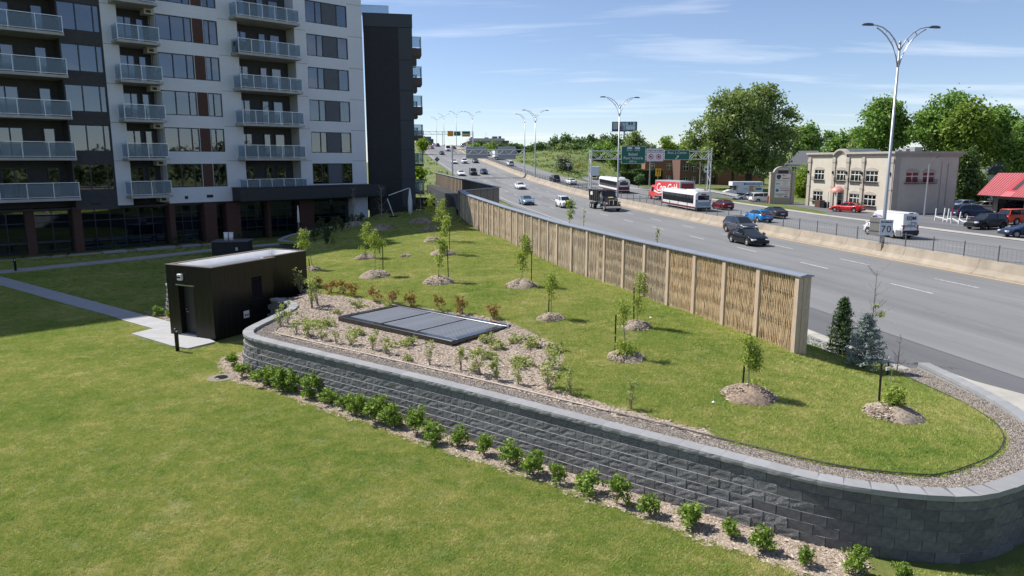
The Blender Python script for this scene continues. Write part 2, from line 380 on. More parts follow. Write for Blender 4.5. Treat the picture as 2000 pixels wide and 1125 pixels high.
# retaining wall line (outer edge of the cap), from the shed round to the road
_wp = [(-10.35, 30.1), (-9.35, 29.2), (-8.98, 28.2), (-9.18, 26.4), (-9.36, 24.9), (-9.3, 24.1), (-8.85, 23.35), (-8.2, 22.83), (-7.34, 22.17), (-4.45, 20.07), (-1.32, 17.77), (1.48, 15.59), (4.10, 13.56), (5.50, 12.50),
       (6.43, 12.04), (7.23, 11.82), (8.01, 11.74), (8.70, 11.92), (9.41, 12.30), (10.5, 13.05), (11.5, 14.2), (12.15, 15.5), (12.6, 17), (12.85, 18.6), (13.0, 20.3), (13.08, 22.05)]
def catmull(P, n=10):
    P = [Vector(p) for p in P]; o = []
    for i in range(len(P) - 1):
        a, b, c, d = P[max(i - 1, 0)], P[i], P[i + 1], P[min(i + 2, len(P) - 1)]
        for k in range(n):
            t = k / n; o.append(.5 * (2 * b + (c - a) * t + (2 * a - 5 * b + 4 * c - d) * t * t + (3 * b - a - 3 * c + d) * t ** 3))
    return o + [P[-1]]
def resample(P, step):
    o = [P[0]]; acc = 0
    for a, b in zip(P, P[1:]):
        L = (b - a).length
        while acc + L >= step and L > 0:
            t = (step - acc) / L; a = a.lerp(b, t); o.append(a.copy()); L = (b - a).length; acc = 0
        acc += L
    return o
WALL = resample(catmull(_wp, 12), .457)
def normals(P):                      # horizontal normals pointing to the camera side of the wall line (outward)
    o = []
    for i in range(len(P)):
        d = (P[min(i + 1, len(P) - 1)] - P[max(i - 1, 0)]).normalized(); o.append(Vector((d.y, -d.x)))
    return o
WN = [-n for n in normals(WALL)]
if WN[30].y > 0: WN = [-n for n in WN]
def cap_z(i): return 1.3 if i < len(WALL) - 26 else lerp(1.3, .84, (i - (len(WALL) - 26)) / 26)
def inset(d, a=0, b=None): return [(p - n * d) for p, n in list(zip(WALL, WN))[a:b]]
# gravel strip along the inside of the wall
gin = inset(.34); NW = len(WALL)
def gw(i): return .34 + interp([(0, .25), (8, .5), (14, .72), (60, .72), (74, .62), (86, .95), (NW - 1, 1.0)], i)
gout = [p - n * gw(i) for i, (p, n) in enumerate(zip(WALL, WN))]
gravel = sheet('gravel_strip', [tuple(p) for p in gin] + [tuple(p) for p in reversed(gout)], lambda x, y: zt(x, y) - .012, .35, M_GRAVEL); gravel['kind'] = 'structure'
# bark mulch planting bed
def gpix(l, z): return [tuple(G(u, v, z)[:2]) for u, v in l]
mulch_top = gpix([(598, 566), (640, 578), (700, 585), (742, 594), (772, 597), (860, 612), (930, 622), (990, 634), (1042, 655), (1096, 682), (1103, 700), (1094, 730), (1078, 756), (1118, 768), (1200, 790), (1300, 818), (1380, 838), (1412, 858)], 1.25)
gi0 = 8; gi1 = min(range(NW), key=lambda i: (Vector(mulch_top[-1]) - gout[i]).length)
mulch_poly = [tuple(gout[i]) for i in range(gi0, gi1 + 1)] + [mulch_top[-1]][:0] + list(reversed(mulch_top)) + [(-9.2, 31.2), (-9.6, 30.4)]
mulch = sheet('mulch_bed', mulch_poly, lambda x, y: zt(x, y) + .0, .4, M_MULCH); mulch['kind'] = 'structure'
# upper lawn with the barrier standing on it
right_edge = [tuple(gout[i]) for i in range(gi1, NW)]
upper_poly = list(mulch_top) + right_edge + [(12.2, 22.3)] + [tuple(W(s, -18.15)[:2]) for s in (27, 34, 44, 56, 70)] + [(-1.0, 69.5), (-4, 75), (-13.5, 74), (-17.2, 60), (-16.6, 50.6), (-13.5, 48.2), (-13.7, 42), (-14.4, 36), (-15.2, 33.4), (-13.0, 32.2), (-9.6, 33.4), (-9.0, 31.4)]
upper = sheet('raised_lawn', upper_poly, zt, .8, M_LAWN); upper['kind'] = 'structure'
# mulch strip at the foot of the wall
foot = gpix([(430, 700), (436, 728), (449, 744), (540, 766), (624, 797), (708, 823), (790, 852), (860, 876), (980, 914), (1100, 955), (1220, 997), (1328, 1034), (1360, 1048), (1560, 1116), (1650, 1145)], 0)
i0 = 5; i1 = min(range(NW), key=lambda i: (Vector((6.9, 11.9)) - WALL[i]).length)
foot_poly = [tuple(WALL[i] + WN[i] * .02) for i in range(i0, i1)] + list(reversed(foot))
z_foot = lambda x, y: z_low(x, y) + .015
bed = sheet('planting_strip', foot_poly, z_foot, .35, M_MULCH); bed['kind'] = 'structure'
shed_bed = sheet('shed_planting_bed', gpix([(283, 611), (300, 602), (330, 596), (350, 600), (352, 634), (349, 634)], 0), z_foot, .35, M_MULCH); shed_bed['kind'] = 'structure'
# paved walks
M_PAVE = brick_mat('concrete_pavers', (.42, .42, .43), (.37, .375, .39), (.27, .27, .28), .62, .31, .2)
for n in M_PAVE.node_tree.nodes:
    if n.type == 'COMBXYZ':
        sep = [k for k in M_PAVE.node_tree.nodes if k.type == 'SEPXYZ'][0]; M_PAVE.node_tree.links.new(sep.outputs[1], n.inputs[1])
def walk(name, pix, ext, z=.06):
    P = gpix(pix, 0); o = MB().prism(ext(P) if ext else P, -.1, z).build(name, M_PAVE); o['kind'] = 'structure'; return o
walk('paved_walk', [(0, 541), (277, 616), (349, 635), (421, 670), (367, 683), (337, 678), (257, 654), (299, 644), (242, 628), (225, 621), (0, 558)],
     lambda P: [(P[0][0] * 1 - 22, P[0][1] + 20)] + P + [(P[-1][0] - 22, P[-1][1] + 18)])
walk('courtyard_path', [(0, 530), (210, 509), (420, 487), (575, 473), (575, 475.5), (420, 490.5), (210, 513.5), (0, 535)], lambda P: [(P[0][0] - 18, P[0][1] - 4)] + P + [(P[-1][0] - 18, P[-1][1] - 5)], .064)
# ------------------------------------------------------------------ roads
def asphalt(name, base, streak=.30):
    m, t, b = new_mat(name); o = t.obj()
    st = t.noise(t.mapping(o, (.62, .010, 1)), 1.0, 4, .6); wide = t.noise(o, .05, 4, .6); fine = t.noise(o, 60, 2, .6)
    f = t.math('ADD', t.math('MULTIPLY', st, .6), t.math('MULTIPLY', wide, .4))
    c = t.ramp(f, [(.3, tuple(x * (1 - streak) for x in base)), (.7, tuple(x * (1 + streak) for x in base))])
    c = t.mix(t.math('MULTIPLY', fine, .35), c, t.mix(1.0, c, (.72, .72, .72), 'MULTIPLY'))
    crack = t.ramp(t.noise(t.mapping(o, (.5, .12, 1)), .9, 6, .7, 1.2), [(.495, (0, 0, 0)), (.5, (1, 1, 1)), (.505, (0, 0, 0))])
    c = t.mix(t.math('MULTIPLY', crack, .38), c, (.06, .06, .06))
    t.l.new(c, b.inputs['Base Color']); b.inputs['Roughness'].default_value = .82; t.l.new(t.bump(fine, .25, .01), b.inputs['Normal']); return m
M_ASPH = asphalt('worn_asphalt', (.19, .191, .194)); M_ASPH2 = asphalt('fresh_asphalt', (.118, .118, .125)); M_LOT = asphalt('lot_asphalt', (.135, .135, .143), .3)
M_CONC = mat('pale_concrete', (.38, .36, .325), .9, var=.16, scale=1.2, bump=.25, bscale=50)
M_PAINT = mat('white_road_paint', (.46, .46, .455), .8, var=.45, scale=6); M_YELLOW = mat('yellow_road_paint', (.62, .42, .17), .7, var=.15, scale=10)
SS = [-40, -10, 10, 25, 40, 60, 72, 85, 97, 110, 121, 133, 146, 160, 173, 187, 200, 212, 224, 236, 250, 266, 283, 300, 315, 330, 350, 385, 420, 450, 520, 600, 900]
def strip(name, t0, t1, mat_, ss=SS, dz=0.0, s0=-40, s1=900, zf=zr, kind='structure'):
    ss = [s0] + [s for s in ss if s0 < s < s1] + [s1]; m = MB(); a = t0 if callable(t0) else (lambda s: t0); b = t1 if callable(t1) else (lambda s: t1)
    for s in ss: m.v += [(a(s), s, zf(s) + dz), (b(s), s, zf(s) + dz)]
    m.f = [(2 * i, 2 * i + 1, 2 * i + 3, 2 * i + 2) for i in range(len(ss) - 1)]; m.m = [0] * len(m.f)
    o = m.build(name, mat_, None, True, RO, RROT); o['kind'] = kind; return o
strip('highway', -14.6, .5, M_ASPH)
strip('shoulder_lane', lambda s: -17.5 if s < 78 else lerp(-17.5, -14.6, sst(78, 110, s)), -13.55, M_ASPH2, dz=-.012, s1=118)
far_edge = lambda s: interp([(-40, 18.3), (112, 18.6), (128, 17.2), (140, 14.5), (155, 11.6), (172, 10.5), (900, 10.5)], s)
strip('far_carriageway', .4, far_edge, M_ASPH, SS + [128, 140, 155, 165], dz=-.008)
land = []
def land_patch(name, ts, ss, mat_):
    m = MB(); n = len(ts)
    for s in ss:
        for t in ts: m.v.append((t, s, zg(s, t) - .03))
    m.f = [(i * n + j, i * n + j + 1, (i + 1) * n + j + 1, (i + 1) * n + j) for i in range(len(ss) - 1) for j in range(n - 1)]; m.m = [0] * len(m.f)
    o = m.build(name, mat_, None, True, RO, RROT); o['kind'] = 'structure'; return o
M_BANK, _t, _b = new_mat('roadside_grass'); _p = _t.mapping(_t.pos(), (1, 1, .3)); _f = _t.math('ADD', _t.math('MULTIPLY', _t.noise(_p, .12, 5, .6), .5), _t.math('MULTIPLY', _t.noise(_p, .8, 5, .7), .5))
_t.l.new(_t.ramp(_f, [(.36, (.070, .115, .022)), (.5, (.135, .175, .038)), (.62, (.21, .225, .075))]), _b.inputs['Base Color']); _b.inputs['Roughness'].default_value = .9; _t.l.new(_t.bump(_t.noise(_p, 2.2, 5, .7), 1.0, .5), _b.inputs['Normal'])
gs = [-40, 0, 30, 60, 80, 100, 110, 120, 128, 136, 144, 150, 156, 162, 168, 174, 180, 186, 191, 196, 201, 206, 211, 216, 224, 236, 250, 266, 283, 300, 330, 350, 385, 420, 450, 600, 900]
land_patch('roadside_bank', [10.2, 11, 12, 13.5, 15, 17, 19, 21, 23, 26, 29, 32, 40, 60, 100, 200, 500, 1400], gs, M_BANK)
land_patch('highway_slope', [-160, -90, -50, -34, -30, -26, -23, -20, -17.5, -15.5, -14.4], [118] + [s for s in gs if s > 118], M_BANK); land_patch('highway_verge', [-21.5, -20, -17.5, -15.5, -14.4], [64, 80, 100, 110, 118], M_BANK)
ramp_pts = [(112, 15.2), (130, 15.0), (148, 15.2), (162, 16.2), (172, 18.6), (180, 22.5), (186, 28), (190, 36), (192, 48), (192, 70)]
rp = [Vector(p) for p in ramp_pts]; rc = catmull(rp, 5); m = MB()
for i, p in enumerate(rc):
    d = (rc[min(i + 1, len(rc) - 1)] - rc[max(i - 1, 0)]).normalized(); q = Vector((d.y, -d.x)) * 3.4
    for k in (-1, -.33, .33, 1): c = p + q * k; m.v.append((c.y, c.x, max(zg(p.x, p.y), zg(c.x, c.y)) + .12))
m.f = [(4 * i + j, 4 * i + j + 1, 4 * i + j + 5, 4 * i + j + 4) for i in range(len(rc) - 1) for j in range(3)]; m.m = [0] * len(m.f)
m.build('exit_road', M_ASPH, None, True, RO, RROT)['kind'] = 'structure'
lotf = lambda s: zg(s, 26) + .03
strip('parking_lot', 19.3, 52, M_LOT, dz=.04, s0=30, s1=109, zf=lambda s: .58)
strip('gutter_strip', lambda s: far_edge(s) - .05, lambda s: far_edge(s) + 1.35, M_CONC, SS + [128, 140, 155, 165], dz=.03, s1=146)
strip('side_street', 24, 27.5 + 4, M_LOT, s0=108, s1=150, zf=lambda s: zg(s, 27) + .12)
MB().box(19.2, 52, 29.9, 109.1, -.6, .6).build('lot_base', M_CONC, None, False, RO, RROT)['kind'] = 'structure'
# markings
def dash_line(t, s0, s1, first):
    s = first
    while s < s1:
        if s > s0:
            m = MB(); m.add([(t - .06, s, zr(s) + .006), (t + .06, s, zr(s) + .006), (t + .06, s + 3, zr(s + 3) + .006), (t - .06, s + 3, zr(s + 3) + .006)], [(0, 1, 2, 3)])
            o = m.build('lane_dash', M_PAINT, MARK)
        s += 8.45
MARK = thing('road_marking', 'white and yellow painted lane lines on the highway asphalt', 'road marking'); MARK.location = RO; MARK.rotation_euler = (0, 0, RROT); MARK['kind'] = 'structure'
def cont_line(name, t, s0, s1, mat_, w=.13):
    ss = [s0] + [s for s in SS if s0 < s < s1] + [s1]; m = MB()
    for s in ss: m.v += [(t - w / 2, s, zr(s) + .007), (t + w / 2, s, zr(s) + .007)]
    m.f = [(2 * i, 2 * i + 1, 2 * i + 3, 2 * i + 2) for i in range(len(ss) - 1)]; m.m = [0] * len(m.f)
    m.build(name, mat_, MARK)
dash_line(-3.05, 10, 260, 12.55); dash_line(-6.6, 10, 260, 11.6); dash_line(-10.15, 96, 260, 14.6); dash_line(6.4, 20, 260, 15); dash_line(10.0, 20, 150, 18)
cont_line('edge_line', 0.08, -30, 420, M_YELLOW, .16); cont_line('edge_line', -13.7, 60, 420, M_PAINT)
cont_line('edge_line', 3.0, -30, 300, M_YELLOW)
# kerb along the near side
kerb = MB()
for s in [x * 3.0 for x in range(5, 32)]:
    kerb.box(-17.95, -17.45, s + .01, s + 2.99, .3, .70)
kerb.build('kerb', M_CONC, None, False, RO, RROT)['kind'] = 'structure'
walk_poly = gpix([(1838, 722), (1900, 744), (2000, 771), (2120, 802), (2160, 880), (2060, 850), (2000, 826), (1960, 802), (1925, 775)], .62)
MB().prism(walk_poly, .3, .635).build('sidewalk', M_CONC)['kind'] = 'structure'
M_DGRAV = mat('grey_crushed_stone', (.27, .275, .29), .9, var=.55, scale=18, world=True, bump=1.0, bscale=30)
verge_poly = [tuple(W(s, -18.0)[:2]) for s in (26.4, 30, 36, 44, 60)] + [tuple(W(s, -19.1)[:2]) for s in (60, 44, 36, 30, 27.2)]
verge = sheet('stone_verge', verge_poly, lambda x, y: zt(x, y) + .015, .6, M_DGRAV); verge['kind'] = 'structure'
# ------------------------------------------------------------------ retaining wall of charcoal blocks
M_BLOCK = mat('split_block', (.172, .174, .181), .95, var=.62, scale=30, bump=1.0, bscale=42, perobj=.18)
M_BLOCKS = mat('smooth_block', (.122, .124, .130), .9, var=.30, scale=9, bump=.5, bscale=60, perobj=.22)
M_BTOP = mat('block_top_sunlit', (.27, .27, .275), .9, var=.2, scale=8)  # smooth block tops, with sunlight on the ledge lines painted into a paler colour
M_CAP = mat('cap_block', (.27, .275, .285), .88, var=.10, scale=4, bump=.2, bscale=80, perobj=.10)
M_CORE = mat('wall_core', (.05, .05, .052), .95)
def block_mesh(rough, seed, L=.447, Hh=.195, D=.22):   # face towards -y
    r = random.Random(seed); nx, nz = 4, 3; v = []; amp = .015 if rough else .0015
    for j in range(nz + 1):
        for i in range(nx + 1):
            e = i in (0, nx) or j in (0, nz)
            d = r.uniform(-.7, .7) * amp if not e else (r.uniform(-.3, .3) * amp)
            jj = (r.uniform(-.015, .015) if rough and not e else 0)
            v.append((-L / 2 + L * i / nx + jj, -d, Hh * j / nz + jj * .5))
    f = [(j * 5 + i, j * 5 + i + 1, (j + 1) * 5 + i + 1, (j + 1) * 5 + i) for j in range(nz) for i in range(nx)]
    n = len(v); v += [(-L / 2, D, 0), (L / 2, D, 0), (L / 2, D, Hh), (-L / 2, D, Hh)]
    f += [tuple(range(15, 20)) + (n + 2, n + 3), (0, 15, n + 3, n) if False else (0, 5, 10, 15, n + 3, n), (4, n + 1, n + 2, 19, 14, 9), (4, 3, 2, 1, 0, n, n + 1)]
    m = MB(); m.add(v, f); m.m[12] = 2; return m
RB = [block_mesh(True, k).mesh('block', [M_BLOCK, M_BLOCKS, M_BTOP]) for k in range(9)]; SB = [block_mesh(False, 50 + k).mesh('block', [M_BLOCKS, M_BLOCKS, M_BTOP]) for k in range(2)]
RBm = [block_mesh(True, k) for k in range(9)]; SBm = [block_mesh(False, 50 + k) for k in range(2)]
def cap_mesh(rough, seed, L=.453):
    r = random.Random(seed); v = []; nx = 5; amp = .014 if rough else .002
    for j, z in enumerate((-.102, -.05, 0)):
        for i in range(nx + 1): v.append((-L / 2 + L * i / nx, (-r.uniform(.0, 1) * amp if 0 < i < nx else 0) - (.006 if j == 1 and rough else 0), z))
    n = len(v); v += [(-L / 2, .34, -.102), (L / 2, .34, -.102), (L / 2, .34, 0), (-L / 2, .34, 0)]; w = nx + 1
    f = [(j * w + i, j * w + i + 1, (j + 1) * w + i + 1, (j + 1) * w + i) for j in range(2) for i in range(nx)]
    f += [tuple(range(2 * w, 3 * w)) + (n + 2, n + 3), (0, w, 2 * w, n + 3, n), (nx, n + 1, n + 2, 2 * w + nx, w + nx), tuple(range(nx, -1, -1)) + (n, n + 1), (n, n + 3, n + 2, n + 1)]
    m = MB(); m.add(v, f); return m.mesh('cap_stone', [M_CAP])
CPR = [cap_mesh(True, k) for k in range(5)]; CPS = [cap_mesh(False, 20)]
RW = thing('retaining_wall', 'long curved charcoal concrete block retaining wall round the raised lawn', 'retaining wall', (0, 0, 0))
iS = min(range(NW), key=lambda i: (WALL[i] - Vector((5.75, 12.35))).length)
NC = 6; slots = []
for i in range(NW - 1):
    for c in range(NC):
        off = .5 if c % 2 else 0.0; j = min(NW - 2, i)
        p = WALL[i].lerp(WALL[i + 1], off); n = WN[i].lerp(WN[i + 1], off).normalized(); smooth = i >= iS - (c % 3)
        sb = lerp(.026, .003, sst(iS - 8, iS + 2, i)); back = .04 - sb * (NC - 1 - c)
        topz = cap_z(i) - .102
        z = topz - (NC - c) * .1995
        q = p - n * back
        slots.append(((Vector((q.x, q.y, z)) - Vector((0, 0, CAM_H))).length + (40 if (n.dot(Vector((-q.x, -q.y))) < 0) else 0), q, z, n, smooth))
slots.sort(key=lambda a: a[0])
rest = MB()
for k, (dist, q, z, n, smooth) in enumerate(slots):
    rot = math.atan2(n.x, -n.y)
    if k < 300:
        b = random.choice(SB if smooth else RB); o = link('block', b, RW); o.location = (q.x, q.y, z); o.rotation_euler = (0, 0, rot)
    else:
        mm = random.choice(SBm if smooth else RBm); M4 = Matrix.Translation((q.x, q.y, z)) @ Matrix.Rotation(rot, 4, 'Z')
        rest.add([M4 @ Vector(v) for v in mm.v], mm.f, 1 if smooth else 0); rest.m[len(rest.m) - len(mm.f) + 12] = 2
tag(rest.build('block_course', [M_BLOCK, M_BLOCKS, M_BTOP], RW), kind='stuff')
for i in range(NW - 1):
    p = WALL[i].lerp(WALL[i + 1], .5); n = (WN[i] + WN[i + 1]).normalized()
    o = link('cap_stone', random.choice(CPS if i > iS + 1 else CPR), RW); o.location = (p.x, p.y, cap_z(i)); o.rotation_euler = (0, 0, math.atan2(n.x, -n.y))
    if i > NW - 26 or i > iS: o.scale = (1.03, 1, 1)
core = MB(); inn = [WALL[i] - WN[i] * .2 for i in range(NW)]; inb = [WALL[i] - WN[i] * .36 for i in range(NW)]
for i in range(NW): z = cap_z(i) - .11; core.v += [(*inn[i], -.2), (*inn[i], z), (*inb[i], z), (*inb[i], -.2)]
core.f = [(4 * i + k, 4 * i + 4 + k, 4 * i + 4 + (k + 1) % 4, 4 * i + (k + 1) % 4) for i in range(NW - 1) for k in range(4)]; core.m = [0] * len(core.f)
core.m = [1 if i >= NW - 34 else 0 for i in range(NW - 1) for k in range(4)]; core.build('core', [M_CORE, M_CAP], RW)
# second length of the same wall behind the shed
_w2 = [(-13.9, 31.9), (-15.2, 32.1), (-16.05, 32.8), (-16.2, 33.9), (-15.2, 36.4), (-13.9, 42), (-13.55, 47.6), (-13.9, 48.6), (-15.3, 50.2), (-16.6, 51.3), (-17.1, 52.4), (-17.0, 57.5), (-14.2, 66)]
W2 = resample(catmull(_w2, 8), .457); N2 = normals(W2)
if N2[8].x > 0: N2 = [-n for n in N2]
RW2 = thing('retaining_wall', 'grey block planter wall curving out from behind the black shed', 'retaining wall')
for i in range(len(W2) - 1):
    p = W2[i].lerp(W2[i + 1], .5); n = N2[i]; rot = math.atan2(n.x, -n.y); near = i < 14
    o = link('cap_stone', random.choice(CPR), RW2); o.location = (p.x, p.y, 1.46); o.rotation_euler = (0, 0, rot); o.scale = (1.03, 1, 1)
    if near:
        for c in range(7):
            o = link('block', random.choice(RB), RW2); q = p - n * (.03 * c - .13); o.location = (q.x, q.y, 1.358 - (7 - c) * .1995); o.rotation_euler = (0, 0, rot)
m = MB()
for i, p in enumerate(W2): a = p - N2[i] * .12; m.v += [(a.x, a.y, -.2), (a.x, a.y, 1.35), (a.x - N2[i].x * .2, a.y - N2[i].y * .2, 1.35)]
m.f = [(3 * i + k, 3 * i + 3 + k, 3 * i + 4 + k, 3 * i + 1 + k) for i in range(len(W2) - 1) for k in range(2)]; m.m = [0] * len(m.f); m.build('core', M_BLOCKS, RW2)
# thin metal edging between lawn and stones
M_EDGE = mat('black_edging', (.03, .03, .035), .5); M_EDGEW = mat('grey_edging', (.42, .38, .36), .6)
m = MB(); m.tube([(*gout[i], zt(*gout[i]) + .03) for i in range(gi1 - 6, NW - 2)], .015, 4)
tag(m.build('lawn_edging', M_EDGE), 'thin black edging strip between raised lawn and gravel', 'edging')
m = MB(); m.tube([(*gout[i], zt(*gout[i]) + .035) for i in range(gi0 + 2, gi1 - 5)], .016, 4)
tag(m.build('bed_edging', M_EDGEW), 'thin pale edging strip between mulch bed and gravel', 'edging')
# ------------------------------------------------------------------ willow noise barrier
def wood(name, c, var=.3, perobj=.25):
    m, t, b = new_mat(name); o = t.pos(); f = t.noise(t.mapping(o, (9, 9, 1.1)), 3, 4, .6)
    c_ = t.ramp(f, [(.3, tuple(x * (1 - var) for x in c)), (.7, tuple(x * (1 + var) for x in c))])
    h = t.new('ShaderNodeHueSaturation'); oi = t.new('ShaderNodeNewGeometry'); rnd = oi.outputs['Random Per Island']
    t.l.new(t.math('ADD', t.math('MULTIPLY', rnd, perobj * 2), 1 - perobj), h.inputs['Value']); t.l.new(c_, h.inputs['Color'])
    t.l.new(h.outputs[0], b.inputs['Base Color']); b.inputs['Roughness'].default_value = .85; t.l.new(t.bump(t.noise(t.mapping(o, (60, 60, 3)), 2, 3), .3, .01), b.inputs['Normal']); return m
M_POST = wood('barrier_post', (.51, .40, .31), .16, .08)
M_ST = [wood('willow_fresh', (.74, .57, .37), .28, .35), wood('willow_grey', (.60, .49, .365), .3, .35)]
M_TIN = mat('barrier_cap', (.27, .30, .36), .5, .4, var=.08, scale=2); M_DARKW = wood('barrier_board', (.27, .215, .165), .3, .2)
BP = [Vector((8.86 - .64 * k, 21.86 + 1.68 * k, 0)) for k in range(11)]; BP += [Vector((BP[10].x - .42 * k, BP[10].y + 1.40 * k, 0)) for k in range(1, 17)]; BP.append(Vector((-4.47, 61.76, 0)))
btop = [interp([(0, 3.61), (6, 3.70), (10, 3.82), (17, 4.02), (25, 4.36), (27, 4.62)], k) for k in range(len(BP))]
bbase = [zt(p.x, p.y) for p in BP]
BAR = thing('noise_barrier', 'tall woven willow noise barrier with wooden posts beside the highway', 'noise barrier')
def bnorm(a, b): d = (b - a).normalized(); return Vector((-d.y, d.x, 0)) if -d.y < 0 else Vector((d.y, -d.x, 0))
far = MB(); r = random.Random(3); TH = .40; nst = 0
for k in range(len(BP) - 1):
    a, b = BP[k], BP[k + 1]; n = bnorm(a, b); d = (b - a).normalized(); L = (b - a).length
    za, zb = btop[k] - .02, btop[k + 1] - .02; ga, gb = bbase[k] - .15, bbase[k + 1] - .15
    pm = MB()                                                # post
    s = d * .085; f0 = a + n * .06; f1 = a - n * .12
    pm.prism([tuple((f0 - s)[:2]), tuple((f0 + s)[:2]), tuple((f1 + s)[:2]), tuple((f1 - s)[:2])][::1], ga, za); pm.build('post', M_POST, BAR)
    rm = MB()                                                # woven rails and sound core behind the staves
    for h in (.28, .80, 1.32, 1.84):
        z = lambda e: lerp(ga, gb, e) + .15 + h
        rm.bar(a + d * .09 - n * .05 + Vector((0, 0, z(0))), b - d * .09 - n * .05 + Vector((0, 0, z(1))), .022, .03)
    rm.build('rail', M_DARKW, BAR)
    cm = MB(); p, q = a - n * .10, b - n * .10; p2, q2 = a - n * (TH - .04), b - n * (TH - .04)
    cm.add([(*p[:2], ga), (*q[:2], gb), (*q2[:2], gb), (*p2[:2], ga), (*p[:2], za), (*q[:2], zb), (*q2[:2], zb), (*p2[:2], za)], [(3, 2, 1, 0), (4, 5, 6, 7), (0, 1, 5, 4), (1, 2, 6, 5), (2, 3, 7, 6), (3, 0, 4, 7)])
    cm.build('core_panel', M_DARKW, BAR)
    ns = int((L - .17) / .039) if k < 11 else int((L - .17) / .055); mi = 0 if k in (0, 1, 2, 3) else 1
    for i in range(ns):
        e = (.085 + (L - .17) * (i + .5 + r.uniform(-.25, .25)) / ns) / L; c = a.lerp(b, e); z0 = lerp(ga, gb, e) + r.uniform(0, .06); z1 = lerp(za, zb, e) - .03
        pts = []; ph = (i % 2) * math.pi + r.uniform(-.25, .25); lean = r.uniform(-.03, .03); nseg = 8
        for q in range(nseg + 1):
            t = q / nseg; z = lerp(z0, z1, t); wv = math.cos((z - lerp(ga, gb, e) - .15 - .28) / .52 * math.pi + ph) * .021
            pts.append(c + n * (wv - .015 + r.uniform(-.006, .006)) + d * (lean * (t - .5) + r.uniform(-.008, .008)) + Vector((0, 0, z)))
        rad = r.uniform(.016, .0235)
        if nst < 300:
            nst += 1
            m = MB(); m.tube(pts, [rad * lerp(1.1, .75, q / nseg) for q in range(nseg + 1)], 3, False); m.build('stave', M_ST[mi], BAR, True)
        else: far.tube(pts[::2], rad * 1.1, 3, False, mi)
tag(far.build('stave_panel', M_ST, BAR, True), kind='stuff')
e0 = BP[0]; n = bnorm(BP[0], BP[1]); d0 = (BP[0] - BP[1]).normalized()
m = MB()                                                     # boarded end with two planks
for w0, w1, o in ((-.055, .115, .0), (.122, .26, .02), (.267, .40, .02)):
    p, q = e0 - n * w0 + d0 * (.09 + o), e0 - n * w1 + d0 * (.09 + o); p2, q2 = p - d0 * .06, q - d0 * .06
    mm = MB(); mm.prism([tuple(p[:2]), tuple(q[:2]), tuple(q2[:2]), tuple(p2[:2])], bbase[0] - .25, btop[0] - .025); mm.build('end_plank', M_POST, BAR)
mm = MB(); c = e0 - n * .22 + d0 * .125; mm.bar(c - n * .07 + Vector((0, 0, 2.62)), c + n * .07 + Vector((0, 0, 2.62)), .01, .05); mm.build('number_plate', mat('plate_grey', (.5, .5, .48), .6), BAR)
def cap_run(pts, tops, th0, th1, par, name='coping'):
    for k in range(len(pts) - 1):
        a, b = pts[k], pts[k + 1]; n = bnorm(a, b); d = (b - a).normalized() * .004
        prof = [(th0, -.03), (th0, .005), ((th0 + th1) / 2, .055), (th1, .005), (th1, -.03)]
        if k == 0: a = a - d * 45
        m = MB(); v = [(*(a + n * o + d)[:2], tops[k] + h) for o, h in prof] + [(*(b + n * o - d)[:2], tops[k + 1] + h) for o, h in prof]
        m.add(v, [(i, i + 1, i + 6, i + 5) for i in range(4)] + [(4, 3, 2, 1, 0), (5, 6, 7, 8, 9), (0, 5, 9, 4)]); m.build(name, M_TIN, par)
cap_run(BP, btop, .10, -.45, BAR)
# the jog and the far run of the barrier, faced with boards
BAR2 = thing('noise_barrier', 'darker boarded noise barrier zigzagging behind the willow one towards the building', 'noise barrier')
J = [Vector((-4.47, 61.76, 0)), Vector((-1.25, 68.2, 0)), Vector((-13.6, 129.5, 0))]; jt = [4.60, 4.62, 5.0]; jb = [2.2, 2.2, 2.9]
for k in range(2):
    a, b = J[k], J[k + 1]; L = (b - a).length; d = (b - a).normalized(); n = Vector((-d.y, d.x, 0)) if k == 0 else Vector((-d.y, d.x, 0)); nb = int(L / (1.15 if k == 0 else 1.6))
    for i in range(nb):
        p, q = a.lerp(b, (i + .03) / nb), a.lerp(b, (i + .97) / nb); off = n * .05
        m = MB(); z0, z1 = lerp(jb[k], jb[k + 1], (i + .5) / nb) - (1.2 if k == 0 else 0), lerp(jt[k], jt[k + 1], (i + .5) / nb) - .01
        m.prism([tuple((p + off)[:2]), tuple((p - off)[:2]), tuple((q - off)[:2]), tuple((q + off)[:2])], z0, z1); m.build('panel', M_DARKW, BAR2)
        m = MB(); m.bar(Vector((*(a.lerp(b, i / nb) + off * 1.6)[:2], z0)), Vector((*(a.lerp(b, i / nb) + off * 1.6)[:2], z1)), .12); m.build('post', M_DARKW, BAR2)
    prof = [(.16, -.03), (.16, .02), (-.2, .02), (-.2, -.03)]
    m = MB(); v = [(*(a + n * o)[:2], jt[k] + h + .02 * k) for o, h in prof] + [(*(b + n * o)[:2], jt[k + 1] + h + .02 * k) for o, h in prof]
    m.add(v, [(0, 1, 5, 4), (1, 2, 6, 5), (2, 3, 7, 6), (3, 0, 4, 7), (3, 2, 1, 0), (4, 5, 6, 7)]); m.build('coping', M_TIN, BAR2)
M_BLK = mat('black_render', (.022, .022, .025), .8, var=.2, scale=2)
m = MB(); m.prism([(-4.75, 62.3), (-1.75, 68.3), (-13.95, 129), (-15.1, 128), (-6.9, 85)], -.1, 2.9)
tag(m.build('ramp_wall', M_BLK), 'low black rendered wall under the far boarded barrier', 'wall')
